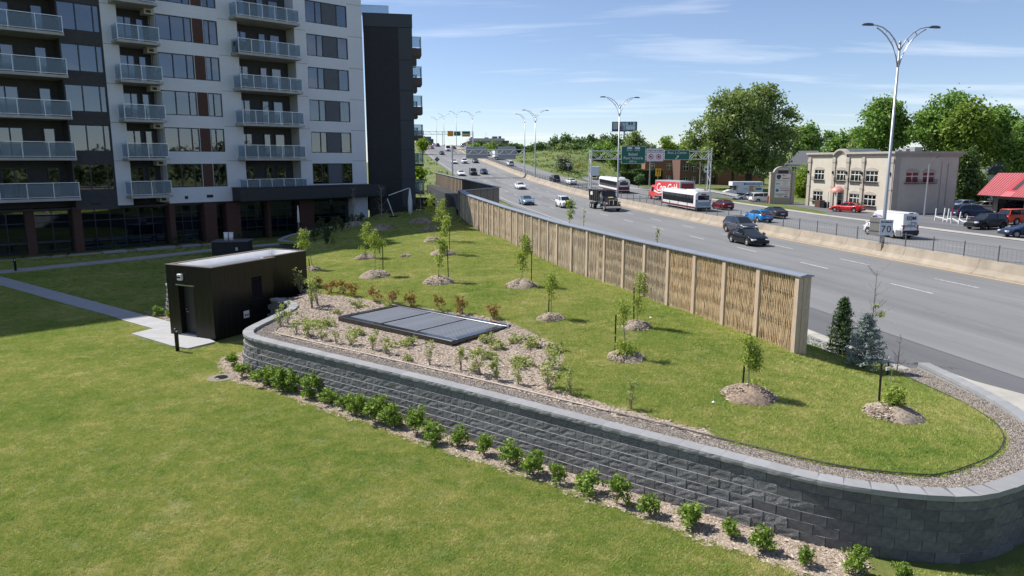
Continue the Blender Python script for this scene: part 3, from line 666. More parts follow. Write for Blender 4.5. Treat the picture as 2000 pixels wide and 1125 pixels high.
# ------------------------------------------------------------------ black service shed
SH = thing('service_shed', 'black metal-clad service shed with white roof beside the raised bed', 'shed', (-11.85, 27.85, 0), math.atan2(.907, .42))
M_CLAD, t, b = new_mat('bronze_cladding'); o = t.obj(); f = t.noise(t.mapping(o, (14, 14, .5)), 1.0, 3, .5)
t.l.new(t.ramp(f, [(.3, (.008, .0075, .0075)), (.7, (.021, .0185, .017))]), b.inputs['Base Color']); b.inputs['Roughness'].default_value = .33; b.inputs['Metallic'].default_value = .35
t.l.new(t.ramp(t.noise(t.mapping(o, (20, 20, .8)), 1, 3), [(.3, (.26, .26, .26)), (.7, (.42, .42, .42))]), b.inputs['Roughness'])
M_WROOF = mat('white_membrane', (.86, .85, .84), .7, var=.06, scale=2); M_ALU = mat('brushed_steel', (.55, .55, .56), .3, .9); M_BLACKM = mat('black_metal', (.018, .018, .02), .35, .3)
# local x = along the shed, y = across (to the far-left side), z up; door is in the x = 0 face
SW, S1, S2, SHH = 2.5, 3.35, 5.95, 2.94
def xface(m, x, y0, y1, z0, z1, holes): # wall in the plane x facing -x
    t = MB(); holes_wall(t, y0, y1, z0, z1, holes, 0, .28); m.add([(x + p[1], SW - p[0] if False else p[0], p[2]) for p in t.v], [f[::-1] for f in t.f])
m = MB(); xface(m, 0, 0, SW, 0, SHH, [(1.02, 1.86, .0, 2.12)])
m.build('front_wall', M_CLAD, SH)
m = MB()
holes_wall(m, 0.0, S1, 0, SHH, [(2.1, 2.68, 1.28, 2.25)], 0, .12)
m.add([(S1, 0, 0), (S1, .35, 0), (S1, .35, SHH), (S1, 0, SHH)], [(0, 1, 2, 3)])
m.add([(S1, .35, 0), (S2, .35, 0), (S2, .35, SHH), (S1, .35, SHH)], [(0, 1, 2, 3)]); m.build('side_wall', M_CLAD, SH)
m = MB(); m.add([(S2, .35, 0), (S2, SW, 0), (S2, SW, SHH), (S2, .35, SHH)], [(0, 1, 2, 3)]); m.add([(S2, SW, 0), (0, SW, 0), (0, SW, SHH), (S2, SW, SHH)], [(0, 1, 2, 3)]); m.build('rear_wall', M_CLAD, SH)
m = MB(); m.prism([(.2, .2), (S1 - .05, .2), (S1 - .05, .55), (S2 - .18, .55), (S2 - .18, SW - .2), (.2, SW - .2)], 2.5, 2.62); m.build('roof', M_WROOF, SH)
m = MB(); m.box(-.03, .22, -.03, SW + .03, SHH - .002, SHH + .025); m.box(.22, S2, SW - .2, SW + .03, SHH - .002, SHH + .025); m.box(.22, S1 + .2, -.03, .2, SHH - .002, SHH + .025); m.box(S1 - .02, S2, .32, .52, SHH - .002, SHH + .024); m.box(S2 - .18, S2 + .03, .32, SW + .03, SHH - .001, SHH + .022); m.build('parapet_flashing', mat('bronze_flashing', (.16, .135, .12), .5, .3), SH)
m = MB(); m.box(.2, S2 - .18, SW - .215, SW - .2, 2.6, SHH); m.box(.2, .215, .2, SW - .2, 2.6, SHH); m.box(.2, S1 - .05, .2, .215, 2.6, SHH); m.box(S1 - .065, S1 - .05, .2, .55, 2.6, SHH); m.box(S1 - .05, S2 - .18, .535, .55, 2.6, SHH); m.box(S2 - .195, S2 - .18, .55, SW - .2, 2.6, SHH); m.build('parapet_lining', M_WROOF, SH)
d = MB(); d.box(.24, .28, 1.04, 1.84, .12, 2.1); door = d.build('door', mat('door_black', (.024, .024, .026), .45), SH)
m = MB(); m.bar((.20, 1.74, 1.02), (.20, 1.60, 1.02), .03); m.bar((.24, 1.74, 1.02), (.20, 1.74, 1.02), .03); m.lathe([(.03, 1.10), (.03, 1.14)], 8, (.22, 1.74)); m.build('handle', M_ALU, door)
m = MB(); m.box(-.02, .3, 1.02, 1.86, .0, .12); m.build('door_sill', M_CAP, SH)
m = MB(); m.box(-.05, .0, .95, 1.95, 2.14, 2.18); m.build('drip_cap', M_ALU, SH)
m = MB(); m.cbox(-.13, -.001, 1.52, 1.76, 2.36, 2.62, .02); lm = m.build('wall_lamp', mat('lamp_white', (.75, .75, .73), .4), SH)
m = MB(); m.box(-.15, -.13, 1.55, 1.73, 2.46, 2.52); m.build('lens', M_BLACKM, lm)
for k in range(9): m = MB(); z = 1.30 + k * .105; m.add([(2.11, -.01, z), (2.67, -.01, z), (2.67, .1, z + .09), (2.11, .1, z + .09), (2.11, .01, z - .012), (2.67, .01, z - .012), (2.67, .11, z + .078), (2.11, .11, z + .078)], [(0, 1, 2, 3), (7, 6, 5, 4), (0, 4, 5, 1), (3, 2, 6, 7)]); m.build('louvre_slat', M_BLACKM, SH)
m = MB(); m.box(2.1, 2.68, .105, .12, 1.28, 2.25); m.build('louvre_back', M_BLACKM, SH)
m = MB(); m.box(1.55, 1.85, -.02, -.003, .62, .92); sg = m.build('warning_sign', mat('sign_white', (.7, .7, .7), .5), SH)
m = MB(); m.box(1.60, 1.68, -.026, -.02, .70, .78); m.box(1.72, 1.80, -.026, -.02, .70, .78); m.build('pictogram', mat('sign_red', (.45, .03, .03), .5), sg)
m = MB(); m.tube([(3.0, 1.0, 2.62), (3.0, 1.0, 2.68)], .12, 10); m.build('roof_drain', M_WROOF, SH)
# ------------------------------------------------------------------ ventilation grate
ga_, gb_, gc_, gd_ = Vector((-6.44, 25.93)), Vector((-4.71, 28.35)), Vector((-.22, 24.82)), Vector((-1.95, 22.11))
GX = ((gd_ - ga_) + (gc_ - gb_)).normalized(); gl, gwid = 5.85, 3.0
GRT = thing('ventilation_grate', 'flat black framed metal grate set in the mulch bed', 'grate', (ga_.x, ga_.y, 1.20), math.atan2(GX.y, GX.x))
M_FR = mat('grate_frame_black', (.022, .024, .028), .22, .0, var=.1, coat=.3); M_SLAT = mat('galvanised_slat', (.27, .29, .33), .5, .3, perobj=.10)
for (x0, x1, y0, y1) in ((0, gl, 0, .27), (0, gl, gwid - .27, gwid), (0, .27, .27, gwid - .27), (gl - .27, gl, .27, gwid - .27)):
    m = MB(); m.cbox(x0, x1, y0, y1, -.25, .235, .012); m.build('frame', M_FR, GRT)
ns = 46; sm = MB(); sm.box(-.034, .034, .27, gwid - .27, .165, .205); sme = sm.mesh('slat', M_SLAT)
for k in range(ns):
    if k in (15, 31): continue
    o = link('slat', sme, GRT); o.location = (.27 + (gl - .54) * (k + .5) / ns, 0, 0)
for k in (15, 31): m = MB(); x = .27 + (gl - .54) * (k + .5) / ns; m.box(x - .03, x + .03, .27, gwid - .27, .1, .21); m.build('crossbar', M_FR, GRT)
for k in range(0): m = MB(); y = .27 + (gwid - .54) * (k + .5) / 5; m.box(.27, gl - .27, y - .006, y + .006, .12, .19); m.build('tie_bar', M_SLAT, GRT)
m = MB(); m.box(.27, gl - .27, .27, gwid - .27, -.2, -.15); m.build('pit_floor', M_CORE, GRT)
m = MB(); m.tube([(gl - .5, gwid - .1, .26), (gl - .2, gwid, .3), (gl + .1, gwid - .3, .2), (gl + .02, gwid - .7, .05)], .018, 6); tag(m.build('garden_hose', mat('hose_grey', (.3, .3, .28), .5), None, True), 'pale hose looped over the far corner of the metal grate', 'hose').matrix_world = Matrix.Translation((ga_.x, ga_.y, 1.2)) @ Matrix.Rotation(math.atan2(GX.y, GX.x), 4, 'Z')
# ------------------------------------------------------------------ bollards, drain, utility box
def bollard(u, v, label):
    p = G(u, v, 0); t = thing('bollard_light', label, 'bollard', (p.x, p.y, 0), .5, 'black bollard lights in the courtyard')
    m = MB(); m.lathe([(.07, -.02), (.075, .74), (.075, .745)], 14); m.build('post', M_BLACKM, t, True)
    m = MB(); m.lathe([(.05, .745), (.05, .82)], 12); m.build('lens', mat('lamp_white', (.75, .75, .73), .4), t)
    m = MB(); m.lathe([(.08, .82), (.08, .87), (.07, .885)], 14); m.build('cap', M_BLACKM, t, True)
    m = MB(); m.bar((-.05, -.05, .745), (-.05, -.05, .82), .03); m.bar((.05, .05, .745), (.05, .05, .82), .03); m.build('bracket', M_BLACKM, t)
bollard(347, 686, 'sunlit black bollard light on the paved pad by the shed door'); bollard(31, 531, 'black bollard light in the shade beside the far courtyard path')
p = G(432, 739, 0); t = thing('drain_cover', 'small dark drain cover in gravel at the lawn edge', 'drain', (p.x, p.y, .02))
m = MB(); m.lathe([(.21, -.02), (.21, .03), (.19, .04)], 16); m.build('lid', M_BLACKM, t)
m = MB(); m.lathe([(.48, -.03), (.44, .012), (.0, .014)], 12); m.build('gravel_pad', M_GRAVEL, t)
p = G(455, 496, 0); UB = thing('utility_box', 'black cube-shaped vent housing standing in the shaded courtyard', 'utility box', (p.x, p.y, 0), R(8))
m = MB(); m.box(-1.3, 1.3, -.9, .9, 0, 1.0); m.build('cabinet', M_BLK, UB); m = MB(); m.cbox(-1.36, 1.36, -.96, .96, 1.0, 1.08, .02); m.build('lid', mat('dark_slab', (.10, .105, .12), .6), UB)
for x in (-.42, -.05): m = MB(); m.tube([(x, 0, 1.08), (x, 0, 1.62)], .16, 12); pp = m.build('vent_pipe', M_WROOF, UB, True); m = MB(); m.tube([(x, 0, 1.62), (x, 0, 1.68)], .18, 12); m.build('pipe_cap', M_WROOF, pp)
m = MB(); m.cbox(.42, .62, -.96, -.9, .35, .62, .02); m.build('handle', M_ALU, UB)
# ------------------------------------------------------------------ loose cover: grass blades, stones, bark
def scatter(name, surf, proto, density, mat_label, smin, smax, seed, dens_fn=None):
    ng = bpy.data.node_groups.new(name, 'GeometryNodeTree'); ng.interface.new_socket('Geometry', in_out='INPUT', socket_type='NodeSocketGeometry'); ng.interface.new_socket('Geometry', in_out='OUTPUT', socket_type='NodeSocketGeometry')
    N = ng.nodes; L = ng.links; i = N.new('NodeGroupInput'); o = N.new('NodeGroupOutput'); d = N.new('GeometryNodeDistributePointsOnFaces'); d.inputs['Density'].default_value = density; d.inputs['Seed'].default_value = seed
    ins = N.new('GeometryNodeInstanceOnPoints'); oi = N.new('GeometryNodeObjectInfo'); oi.inputs['Object'].default_value = proto
    rv = N.new('FunctionNodeRandomValue'); rv.data_type = 'FLOAT_VECTOR'; rv.inputs[0].default_value = (0, 0, 0); rv.inputs[1].default_value = (0, 0, 6.283)
    rs = N.new('FunctionNodeRandomValue'); rs.data_type = 'FLOAT'; rs.inputs[2].default_value = smin; rs.inputs[3].default_value = smax; rs.inputs['Seed'].default_value = 5
    if dens_fn:
        ps = N.new('GeometryNodeInputPosition'); sx = N.new('ShaderNodeSeparateXYZ'); L.new(ps.outputs[0], sx.inputs[0]); mr = N.new('ShaderNodeMapRange'); L.new(sx.outputs[1], mr.inputs[0])
        for k, v in enumerate(dens_fn): mr.inputs[k + 1].default_value = v
        L.new(mr.outputs[0], d.inputs['Density'])
    L.new(i.outputs[0], d.inputs[0]); L.new(d.outputs[0], ins.inputs[0]); L.new(oi.outputs['Geometry'], ins.inputs['Instance']); L.new(rv.outputs[0], ins.inputs['Rotation']); L.new(rs.outputs[1], ins.inputs['Scale']); L.new(ins.outputs[0], o.inputs[0])
    ob = link(name, surf.data.copy()); tag(ob, mat_label, name.split('_')[0], kind='stuff'); md = ob.modifiers.new('scatter', 'NODES'); md.node_group = ng; return ob
def proto(name, me): return bpy.data.objects.new(name, me)
def blade_patch(n, rad, hgt, wid, seed):
    r = np.random.default_rng(seed); a = r.uniform(0, 6.283, n); q = rad * np.sqrt(r.uniform(0, 1, n)); x, y = q * np.cos(a), q * np.sin(a); th = r.uniform(0, 6.283, n); h = hgt * r.uniform(.5, 1.1, n); lean = r.uniform(.3, 1.7, n) * h; la = r.uniform(0, 6.283, n)
    w = wid * r.uniform(.7, 1.3, n); z0 = np.full(n, -.01)
    A = np.c_[x - w * np.cos(th), y - w * np.sin(th), z0]; B = np.c_[x + w * np.cos(th), y + w * np.sin(th), z0]; C = np.c_[x + lean * np.cos(la), y + lean * np.sin(la), h]
    return np_mesh(name := 'blade', np.stack([A, B, C], 1), 3, M_BLADE)
turf_a = list(foot[::-1]) + gpix([(430, 700)], 0)[:0] + [(-9.75, 26.5), (-9.6, 28.6)] + gpix([(421, 671), (367, 684), (337, 679), (257, 655), (299, 645), (242, 629), (225, 622), (0, 559)], 0) + [(-60, 60), (-60, -6), (6.0, -6)]
turf_b = gpix([(0, 540), (277, 615), (300, 618), (330, 594)], 0) + [(-16.6, 34.5), (-15.7, 37), (-14.3, 42), (-14.0, 47.6), (-17.0, 51), (-17.5, 56)] + gpix([(420, 491), (210, 514), (0, 536)], 0)
turf_c = gpix([(0, 529), (210, 508), (420, 486)], 0) + [(-22, 64.5), (-40, 49)]
turf_d = [tuple(WALL[i] + WN[i] * .35) for i in range(i1 + 1, i1 + 16)] + [(14, 11), (14, -6), (6.1, -6), foot[-1]]
def turf_mesh():
    ms = [sheet('turf', q, z_low, 2.4, M_LAWN) for q in (turf_a, turf_b, turf_c, turf_d)]; V = []; Fc = []
    for o in ms:
        n = len(V); V += [tuple(v.co) for v in o.data.vertices]; Fc += [tuple(i + n for i in p.vertices) for p in o.data.polygons]; bpy.data.objects.remove(o)
    me = bpy.data.meshes.new('turf'); me.from_pydata(V, [], Fc); me.update(); return me
class _S: pass
turf = _S(); turf.data = turf_mesh()
scatter('grass', turf, proto('blade_patch', blade_patch(110, .14, .040, .006, 1)), 20, 'short mown grass covering the sunny courtyard lawn', .7, 1.25, 1, (9.0, 60.0, 110.0, 8.0))
scatter('grass_turf', upper, proto('blade_patch', blade_patch(90, .13, .046, .006, 2)), 16, 'mown grass covering the raised lawn below the willow barrier', .7, 1.3, 2, (12.0, 60.0, 100.0, 12.0))
def chips(n, rad, l0, l1, seed, flat, mat_):
    r = random.Random(seed); m = MB()
    for _ in range(n):
        a = r.uniform(0, 6.28); q = rad * math.sqrt(r.random()); l = r.uniform(l0, l1); w = l * r.uniform(.25, .5) if flat else l * r.uniform(.6, 1); h = l * (.12 if flat else r.uniform(.4, .7))
        M4 = Matrix.Translation((q * math.cos(a), q * math.sin(a), h * .3)) @ Matrix.Rotation(r.uniform(0, 6.28), 4, 'Z') @ Matrix.Rotation(r.uniform(-.5, .5), 4, 'X')
        if flat: vs_ = [(-l, -w, 0), (l, -w * .7, 0), (l * .9, w, h), (-l, w * .8, h)]; fs = [(0, 1, 2, 3)]
        else: vs_ = [(-l, 0, 0), (0, -w, 0), (l, 0, 0), (0, w, 0), (0, 0, h)]; fs = [(0, 1, 4), (1, 2, 4), (2, 3, 4), (3, 0, 4)]
        m.add([M4 @ Vector(p) for p in vs_], fs)
    return proto('chip', m.mesh('chip', mat_))
def chip_mat(name, stops):
    m, t, b = new_mat(name); t.l.new(t.ramp(t.new('ShaderNodeNewGeometry').outputs['Random Per Island'], stops), b.inputs['Base Color']); b.inputs['Roughness'].default_value = .9; return m
M_CHIP = chip_mat('bark_chip', [(0, (.16, .11, .08)), (.3, (.32, .25, .19)), (.7, (.45, .37, .30)), (1, (.60, .53, .46))])
M_STONE = chip_mat('pebble', [(0, (.08, .075, .075)), (.35, (.19, .16, .135)), (.7, (.31, .265, .225)), (1, (.50, .45, .40))])
M_STONE2 = chip_mat('crushed_stone', [(0, (.12, .125, .14)), (.6, (.26, .27, .29)), (1, (.45, .46, .48))])
scatter('mulch', mulch, chips(60, .2, .018, .042, 1, True, M_CHIP), 24, 'pale bark chips spread over the planting bed around the grate', .8, 1.3, 3)
scatter('mulch_scraps', shed_bed, chips(60, .2, .018, .042, 7, True, M_CHIP), 24, 'bark chips round the shrubs between shed and planter wall', .8, 1.3, 9)
scatter('mulch_chips', bed, chips(60, .2, .018, .042, 2, True, M_CHIP), 24, 'bark chips along the foot of the block wall', .8, 1.3, 4)
scatter('gravel', gravel, chips(80, .17, .009, .021, 3, False, M_STONE), 40, 'brown pea gravel inside the cap of the block wall', .8, 1.3, 5)
scatter('gravel_stones', verge, chips(40, .2, .02, .05, 4, False, M_STONE2), 26, 'grey crushed stone between kerb and noise barrier', .8, 1.3, 6)
# ------------------------------------------------------------------ apartment building
BA = Vector((-18.4, 71.0, 0)); BROT = math.atan2(.6945, .7195); BMAT = Matrix.Translation(BA) @ Matrix.Rotation(BROT, 4, 'Z')
AP = thing('apartment_building', 'tall white and dark brick apartment building with glass balconies', 'building', BA, BROT)
def wkid(o, root_m=None): o.matrix_parent_inverse = (root_m or BMAT).inverted(); return o
M_WB = brick_mat('white_brick', (.74, .755, .80), (.70, .715, .765), (.61, .625, .68), .24, .085, .35)
M_DB = brick_mat('dark_brick', (.060, .060, .066), (.080, .078, .082), (.035, .035, .038), .24, .085, .5)
M_RB = brick_mat('red_brown_brick', (.10, .045, .034), (.08, .036, .028), (.075, .045, .038), .24, .085, .4)
M_FRM = mat('window_frame_navy', (.016, .020, .032), .4); M_PANE = pane_mat('window_glass', (.34, .40, .48), refl=.42); M_BALG = frosted_mat('balcony_glass', (.27, .34, .41), .32)
M_RAIL = mat('pale_aluminium', (.62, .66, .70), .4, .4); M_SLAB = mat('balcony_concrete', (.40, .385, .365), .85, var=.15, scale=2, bump=.2)
M_SIDE = mat('grey_siding', (.085, .095, .115), .6, var=.1, scale=2); M_IN = mat('dim_interior', (.05, .05, .055), .9); M_CURT = mat('white_curtain', (.75, .76, .74), .9, var=.12, scale=6, stretch=(8, 8, .2))
M_CAN = mat('black_canopy', (.018, .019, .023), .5, var=.1); M_VENT = mat('vent_black', (.012, .013, .018), .6); M_SOFF = mat('soffit_beige', (.45, .42, .36), .8)
KF = 6; FH = 3.0
segs = [(-21.55, -18.57, 'd'), (-18.57, -17.42, 'w'), (-14.6, -7.8, 'w'), (-2.4, 4.9, 'w')]
HT = lambda a: 37 if a < -33 else (34.5 if a < -20 else (32.5 if a < -13 else 30.5))
def window(x0, x1, z0, z1, fr, y=.06, blank=(), curt=(), name='window', parent=AP):
    m = MB(); f = .07; w = x1 - x0
    m.box(x0, x1, y, y + .09, z0, z0 + f); m.box(x0, x1, y, y + .09, z1 - f, z1); m.box(x0, x0 + f, y, y + .09, z0 + f, z1 - f); m.box(x1 - f, x1, y, y + .09, z0 + f, z1 - f)
    xs = [x0]; 
    for q in fr: xs.append(xs[-1] + q * w)
    for x in xs[1:-1]: m.box(x - .045, x + .045, y + .002, y + .092, z0 + f, z1 - f)
    o = m.build(name, M_FRM, parent)
    for i, (a, b) in enumerate(zip(xs, xs[1:])):
        a2, b2 = a + (.07 if i == 0 else .045), b - (.07 if i == len(fr) - 1 else .045)
        if i in blank:
            m = MB(); n = 7
            for k in range(n): m.box(a2, b2, y + .03, y + .06 + .004 * (k % 2), lerp(z0 + f, z1 - f, k / n) + .004, lerp(z0 + f, z1 - f, (k + 1) / n))
            m.build('siding_panel', M_SIDE, o)
        else:
            m = MB(); m.box(a2, b2, y + .045, y + .06, z0 + f, z1 - f); m.build('pane', M_PANE, o)
            if i in curt:
                m = MB(); n = 10; e = .45 if len(curt) > 1 or random.random() < .5 else .95
                for k in range(n): m.bar((lerp(a2, lerp(a2, b2, e), (k + .5) / n), y + .22 + .02 * (k % 2), z0 + .1), (lerp(a2, lerp(a2, b2, e), (k + .5) / n), y + .22 + .02 * (k % 2), z1 - .1), (b2 - a2) * e / n * .98, .02, (0, 1, 0))
                m.build('curtain', M_CURT, o)
    return o
def balcony(x0, x1, zf, out, n, y1=1.6, rx0=None, rx1=None):
    m = MB(); m.box(x0, x1, -out, 0.02, zf - .2, zf); m.box(rx0 if rx0 is not None else x0, rx1 if rx1 is not None else x1, .02, y1, zf - .19, zf - .005); o = m.build('balcony', M_SLAB, AP)
    zt_ = zf + 1.12; yy = -out + .06
    for k in range(n):
        a, b = lerp(x0 + .06, x1 - .06, k / n), lerp(x0 + .06, x1 - .06, (k + 1) / n)
        m = MB(); m.box(a + .03, b - .03, yy - .006, yy + .006, zf + .12, zt_ - .05); m.build('glass_panel', M_BALG, o)
    for x in (x0 + .06, x1 - .06):
        m = MB(); m.box(x - .006, x + .006, yy + .04, -.04, zf + .12, zt_ - .05); m.build('glass_panel', M_BALG, o)
    for k in range(n + 1): x = lerp(x0 + .06, x1 - .06, k / n); m = MB(); m.box(x - .025, x + .025, yy - .03, yy + .03, zf, zt_); m.build('post', M_RAIL, o)
    m = MB(); m.box(x0 + .02, x1 - .02, yy - .035, yy + .035, zt_, zt_ + .05); m.box(x0 + .03, x0 + .09, yy + .035, 0, zt_, zt_ + .05); m.box(x1 - .09, x1 - .03, yy + .035, 0, zt_, zt_ + .05)
    m.box(x0 + .03, x1 - .03, yy - .02, yy + .02, zf + .07, zf + .11); m.build('handrail', M_RAIL, o)
    return o
hol = {i: [] for i in range(4)}
for k in range(KF):
    z0, z1 = 4.87 + FH * k, 6.85 + FH * k
    hol[0].append((-21.5, -18.64, z0 - .05, z1)); hol[2] += [(-14.58, -11.70, z0, z1), (-10.74, -9.55, z0, z1)]; hol[3].append((-1.19, 3.22, z0, z1))
for i, (a, b, c) in enumerate(segs):
    m = MB(); h0 = 3.55 if c == 'w' and i < 3 else 3.3
    if i == 3: h0 = 3.5
    holes_wall(m, a, b, h0, HT((a + b) / 2), hol[i], 0, .2)
    m.add([(a, 0, h0), (b, 0, h0), (b, 1.5, h0), (a, 1.5, h0)], [(3, 2, 1, 0)])
    for x, s in ((a, 1), (b, -1)): m.add([(x, 0, h0), (x, 1.6, h0), (x, 1.6, HT((a + b) / 2)), (x, 0, HT((a + b) / 2))], [(0, 1, 2, 3) if s > 0 else (3, 2, 1, 0)])
    m.build('white_brick_wall' if c == 'w' else 'dark_brick_wall', M_WB if c == 'w' else M_DB, AP)
m = MB(); holes_wall(m, -75, -29.5, 3.3, 37, [], 0, .1); m.build('dark_brick_wall', M_DB, AP)
for (a, b) in ((-29.5, -21.55), (-17.42, -14.6), (-7.8, -2.4)):           # recess back walls
    m = MB(); m.box(a - .3, b + .3, 1.6, 1.8, 3.3, HT((a + b) / 2)); m.build('recess_wall', M_DB, AP)
m = MB(); m.box(-75, -33, 2.0, 20, -.3, 36.9); m.box(-33.01, -20, 2.0, 20, -.3, 34.4); m.box(-20.01, -13, 2.0, 20, -.3, 32.4); m.box(-13.01, 4.9, 2.0, 20, -.3, 30.4); m.build('rear_block', M_WB, AP)
m = MB()
for (a, b) in ((-21.5, -18.6), (-14.6, -9.5), (-1.2, 3.25)): m.box(a - .03, b + .03, 1.2, 1.22, 4.5, 22.6)
for k in range(KF + 1):
    for (a, b) in ((-21.5, -18.6), (-14.6, -9.5), (-1.2, 3.25)): m.box(a, b, .2, 1.2, 4.3 + FH * k, 4.45 + FH * k)
m.build('room_lining', M_IN, AP)
cr = random.Random(11)
for k in range(KF):
    z0, z1 = 4.87 + FH * k, 6.85 + FH * k; zf = 4.33 + FH * k
    window(-21.5, -18.64, z0 - .05, z1, (.42, .42, .16), curt=(0,) if k == 3 else ((1,) if k == 5 else ()))
    window(-14.58, -11.70, z0, z1, (.41, .38, .21), curt=((0, 1) if k == 3 else ((0,) if cr.random() < .3 else ())))
    m = MB(); m.box(-11.66, -10.78, -.012, .05, z0, z1); m.build('brick_panel', M_RB, AP)
    window(-10.74, -9.55, z0, z1, (.42, .58), curt=(0,) if k in (1, 2) else ())
    window(-1.19, 3.22, z0, z1, (.24, .15, .36, .25), blank=(2,), curt=(3,) if k == 2 else ())
    # recess doors and windows
    for (x0, x1, fr) in ((-25.9, -24.2, (.5, .5)), (-22.9, -22.1, (1,)), (-17.1, -15.9, (.55, .45)), (-15.6, -14.9, (1,)), (-7.5, -6.3, (.5, .5)), (-5.2, -4.5, (1,)), (-4.1, -3.1, (1,))):
        o = window(x0, x1, zf + .02, zf + 2.25, fr, 1.5, curt=(len(fr) - 1,) if cr.random() < .25 else (), name='balcony_door')
    balcony(-30, -21.5, zf, 1.5, 5, rx0=-29.5, rx1=-21.55); balcony(-17.95, -14.8, zf, 1.5, 2, rx0=-17.42, rx1=-14.6); balcony(-8.45, -2.58, zf, 1.5, 5, rx0=-7.8, rx1=-2.4)
    for x in (-8.35,): m = MB(); m.box(x - .12, x + .12, -.03, .01, 19.12 - FH * (4 - k), 19.36 - FH * (4 - k)); m.build('wall_vent', M_VENT, AP)
    m = MB(); m.box(-15.35, -14.6, .02, 1.0, zf - .62, zf - .2); sf = m.build('soffit_box', M_SOFF, AP); m = MB(); m.box(-15.2, -14.85, -.0, .021, zf - .52, zf - .32); m.build('grille', M_VENT, sf)
    for (a, b) in ((-18.57, -17.42), (-9.5, -7.8), (-2.4, -1.25), (3.25, 4.9)): m = MB(); m.box(a + .005, b - .005, -.006, .004, zf + 2.75, zf + 2.775); m.build('control_joint', M_VENT, AP)
for (x, z, w, h) in ((-16.4, 3.95, .3, .28), (-13.2, 4.0, .26, .26), (-11.2, 4.05, .55, .25), (-20.2, 3.75, .6, .12)): m = MB(); m.box(x - w / 2, x + w / 2, -.03, .01, z - h / 2, z + h / 2); m.build('wall_vent', M_VENT, AP)
# small things on balconies
M_CHAIR = mat('balcony_chair_dark', (.03, .032, .036), .6)
def bchair(a, k, lab, dx=0):
    T = thing('balcony_chair', lab, 'chair', BMAT @ Vector((a, -.55, 4.33 + FH * k)), BROT + .4)
    m = MB(); m.box(-.25, .25, -.25, .25, .40, .46); m.build('seat', M_CHAIR, T); m = MB(); m.box(-.25, .25, .22, .27, .46, .92); m.build('backrest', M_CHAIR, T)
    for x in (-.22, .22):
        for y in (-.22, .22): m = MB(); m.box(x - .02, x + .02, y - .02, y + .02, 0, .4); m.build('leg', M_CHAIR, T)
for a, k, lab in ((-23.4, 2, 'dark chair on the third balcony up at the building edge'), (-17.2, 2, 'dark chair at one end of a short balcony'), (-16.0, 2, 'second dark chair on the same short balcony'), (-7.4, 3, 'dark chair on the long balcony behind frosted glass'), (-3.4, 2, 'dark chair at the far end of a long balcony'), (-24.6, 0, 'dark chair on the lowest balcony at the building edge')): bchair(a, k, lab)
T = thing('barbecue', 'covered black barbecue on a long balcony corner', 'barbecue', BMAT @ Vector((-7.9, -.6, 4.33 + FH * 4)), BROT); m = MB(); m.cbox(-.5, .5, -.28, .28, .5, 1.0, .08); m.build('hood', M_CHAIR, T); m = MB(); m.box(-.35, .35, -.22, .22, 0, .5); m.build('cart', M_CHAIR, T)
# ground floor: set-back glazing between brown brick piers
m = MB(); m.box(-75, 5.0, 2.0, 2.1, -.2, 3.6); m.build('ground_floor_back', M_IN, AP)
m = MB(); m.box(-30, 5, .3, 2.0, 3.35, 3.5); m.build('soffit', M_CAN, AP)
for (a, b, y0) in ((-24.9, -24.3, .6), (-21.83, -21.22, .1), (-14.65, -14.2, .1), (-11.75, -10.70, .05), (-9.8, -8.55, .05), (-2.7, -1.2, .05), (-5.9, -5.6, .2)):
    m = MB(); m.box(a, b, y0, 1.2, -.1, 3.54 if b < -9.2 else 3.45); m.build('brick_pier', M_RB, AP)
def glazing(x0, x1, cols, rows, z0=.12, z1=3.3, y=.85, lit=()):
    m = MB(); f = .06; xs = [lerp(x0, x1, i / cols) for i in range(cols + 1)]; zs = rows
    for x in xs: m.box(x - f / 2, x + f / 2, y, y + .1, z0, z1)
    for z in zs: m.box(x0, x1, y + .003, y + .097, z - f / 2, z + f / 2)
    o = m.build('shopfront', M_FRM, AP)
    for i in range(cols):
        for j in range(len(zs) - 1):
            m = MB(); m.box(xs[i] + .03, xs[i + 1] - .03, y + .04, y + .055, zs[j] + .03, zs[j + 1] - .03); m.build('pane', M_PANE, o)
    for (a, b, c, d) in lit: m = MB(); m.box(a, b, y + .35, y + .38, c, d); m.build('blind', M_CURT, o)
glazing(-29.5, -24.9, 4, (.12, .95, 2.4, 3.3)); glazing(-24.3, -21.9, 2, (.12, .95, 2.4, 3.3))
glazing(-21.2, -14.7, 6, (.12, .95, 2.4, 3.3), lit=((-20.9, -19.2, .15, .75), (-19.0, -18.2, .15, .85), (-18.1, -17.3, .2, 1.5), (-16.6, -15.6, .3, .95), (-15.5, -14.9, .3, 2.2)))
glazing(-14.15, -11.8, 3, (.12, 1.1, 1.9, 2.7, 3.3), lit=((-13.1, -12.0, .3, 2.9),)); glazing(-10.68, -9.82, 1, (.12, 1.2, 2.2, 3.3))
glazing(-8.5, -5.9, 3, (.12, 1.0, 1.75, 2.6, 3.3), lit=((-8.2, -7.7, .5, 2.5), (-7.4, -6.7, 1.0, 1.75))); glazing(-5.6, -2.75, 3, (.12, 1.0, 1.75, 2.6, 3.3), lit=((-5.5, -4.7, 1.0, 1.75), (-4.6, -3.8, 1.0, 1.75), (-3.7, -3.0, .6, 2.2)))
glazing(-1.15, 3.0, 4, (.9, 1.6, 2.6, 3.3), lit=((2.2, 2.9, 1.5, 3.0),))
m = MB(); m.box(3.2, 4.95, .1, 1.6, .8, 3.5); m.build('white_pier', M_WB, AP)
m = MB(); m.cbox(-9.2, 5.6, -1.7, .3, 3.55, 4.72, .02); cn = m.build('entrance_canopy', M_CAN, AP)
m = MB(); m.box(-9.26, 5.66, -1.76, .28, 4.72, 4.78); m.build('canopy_edge', M_FRM, cn)
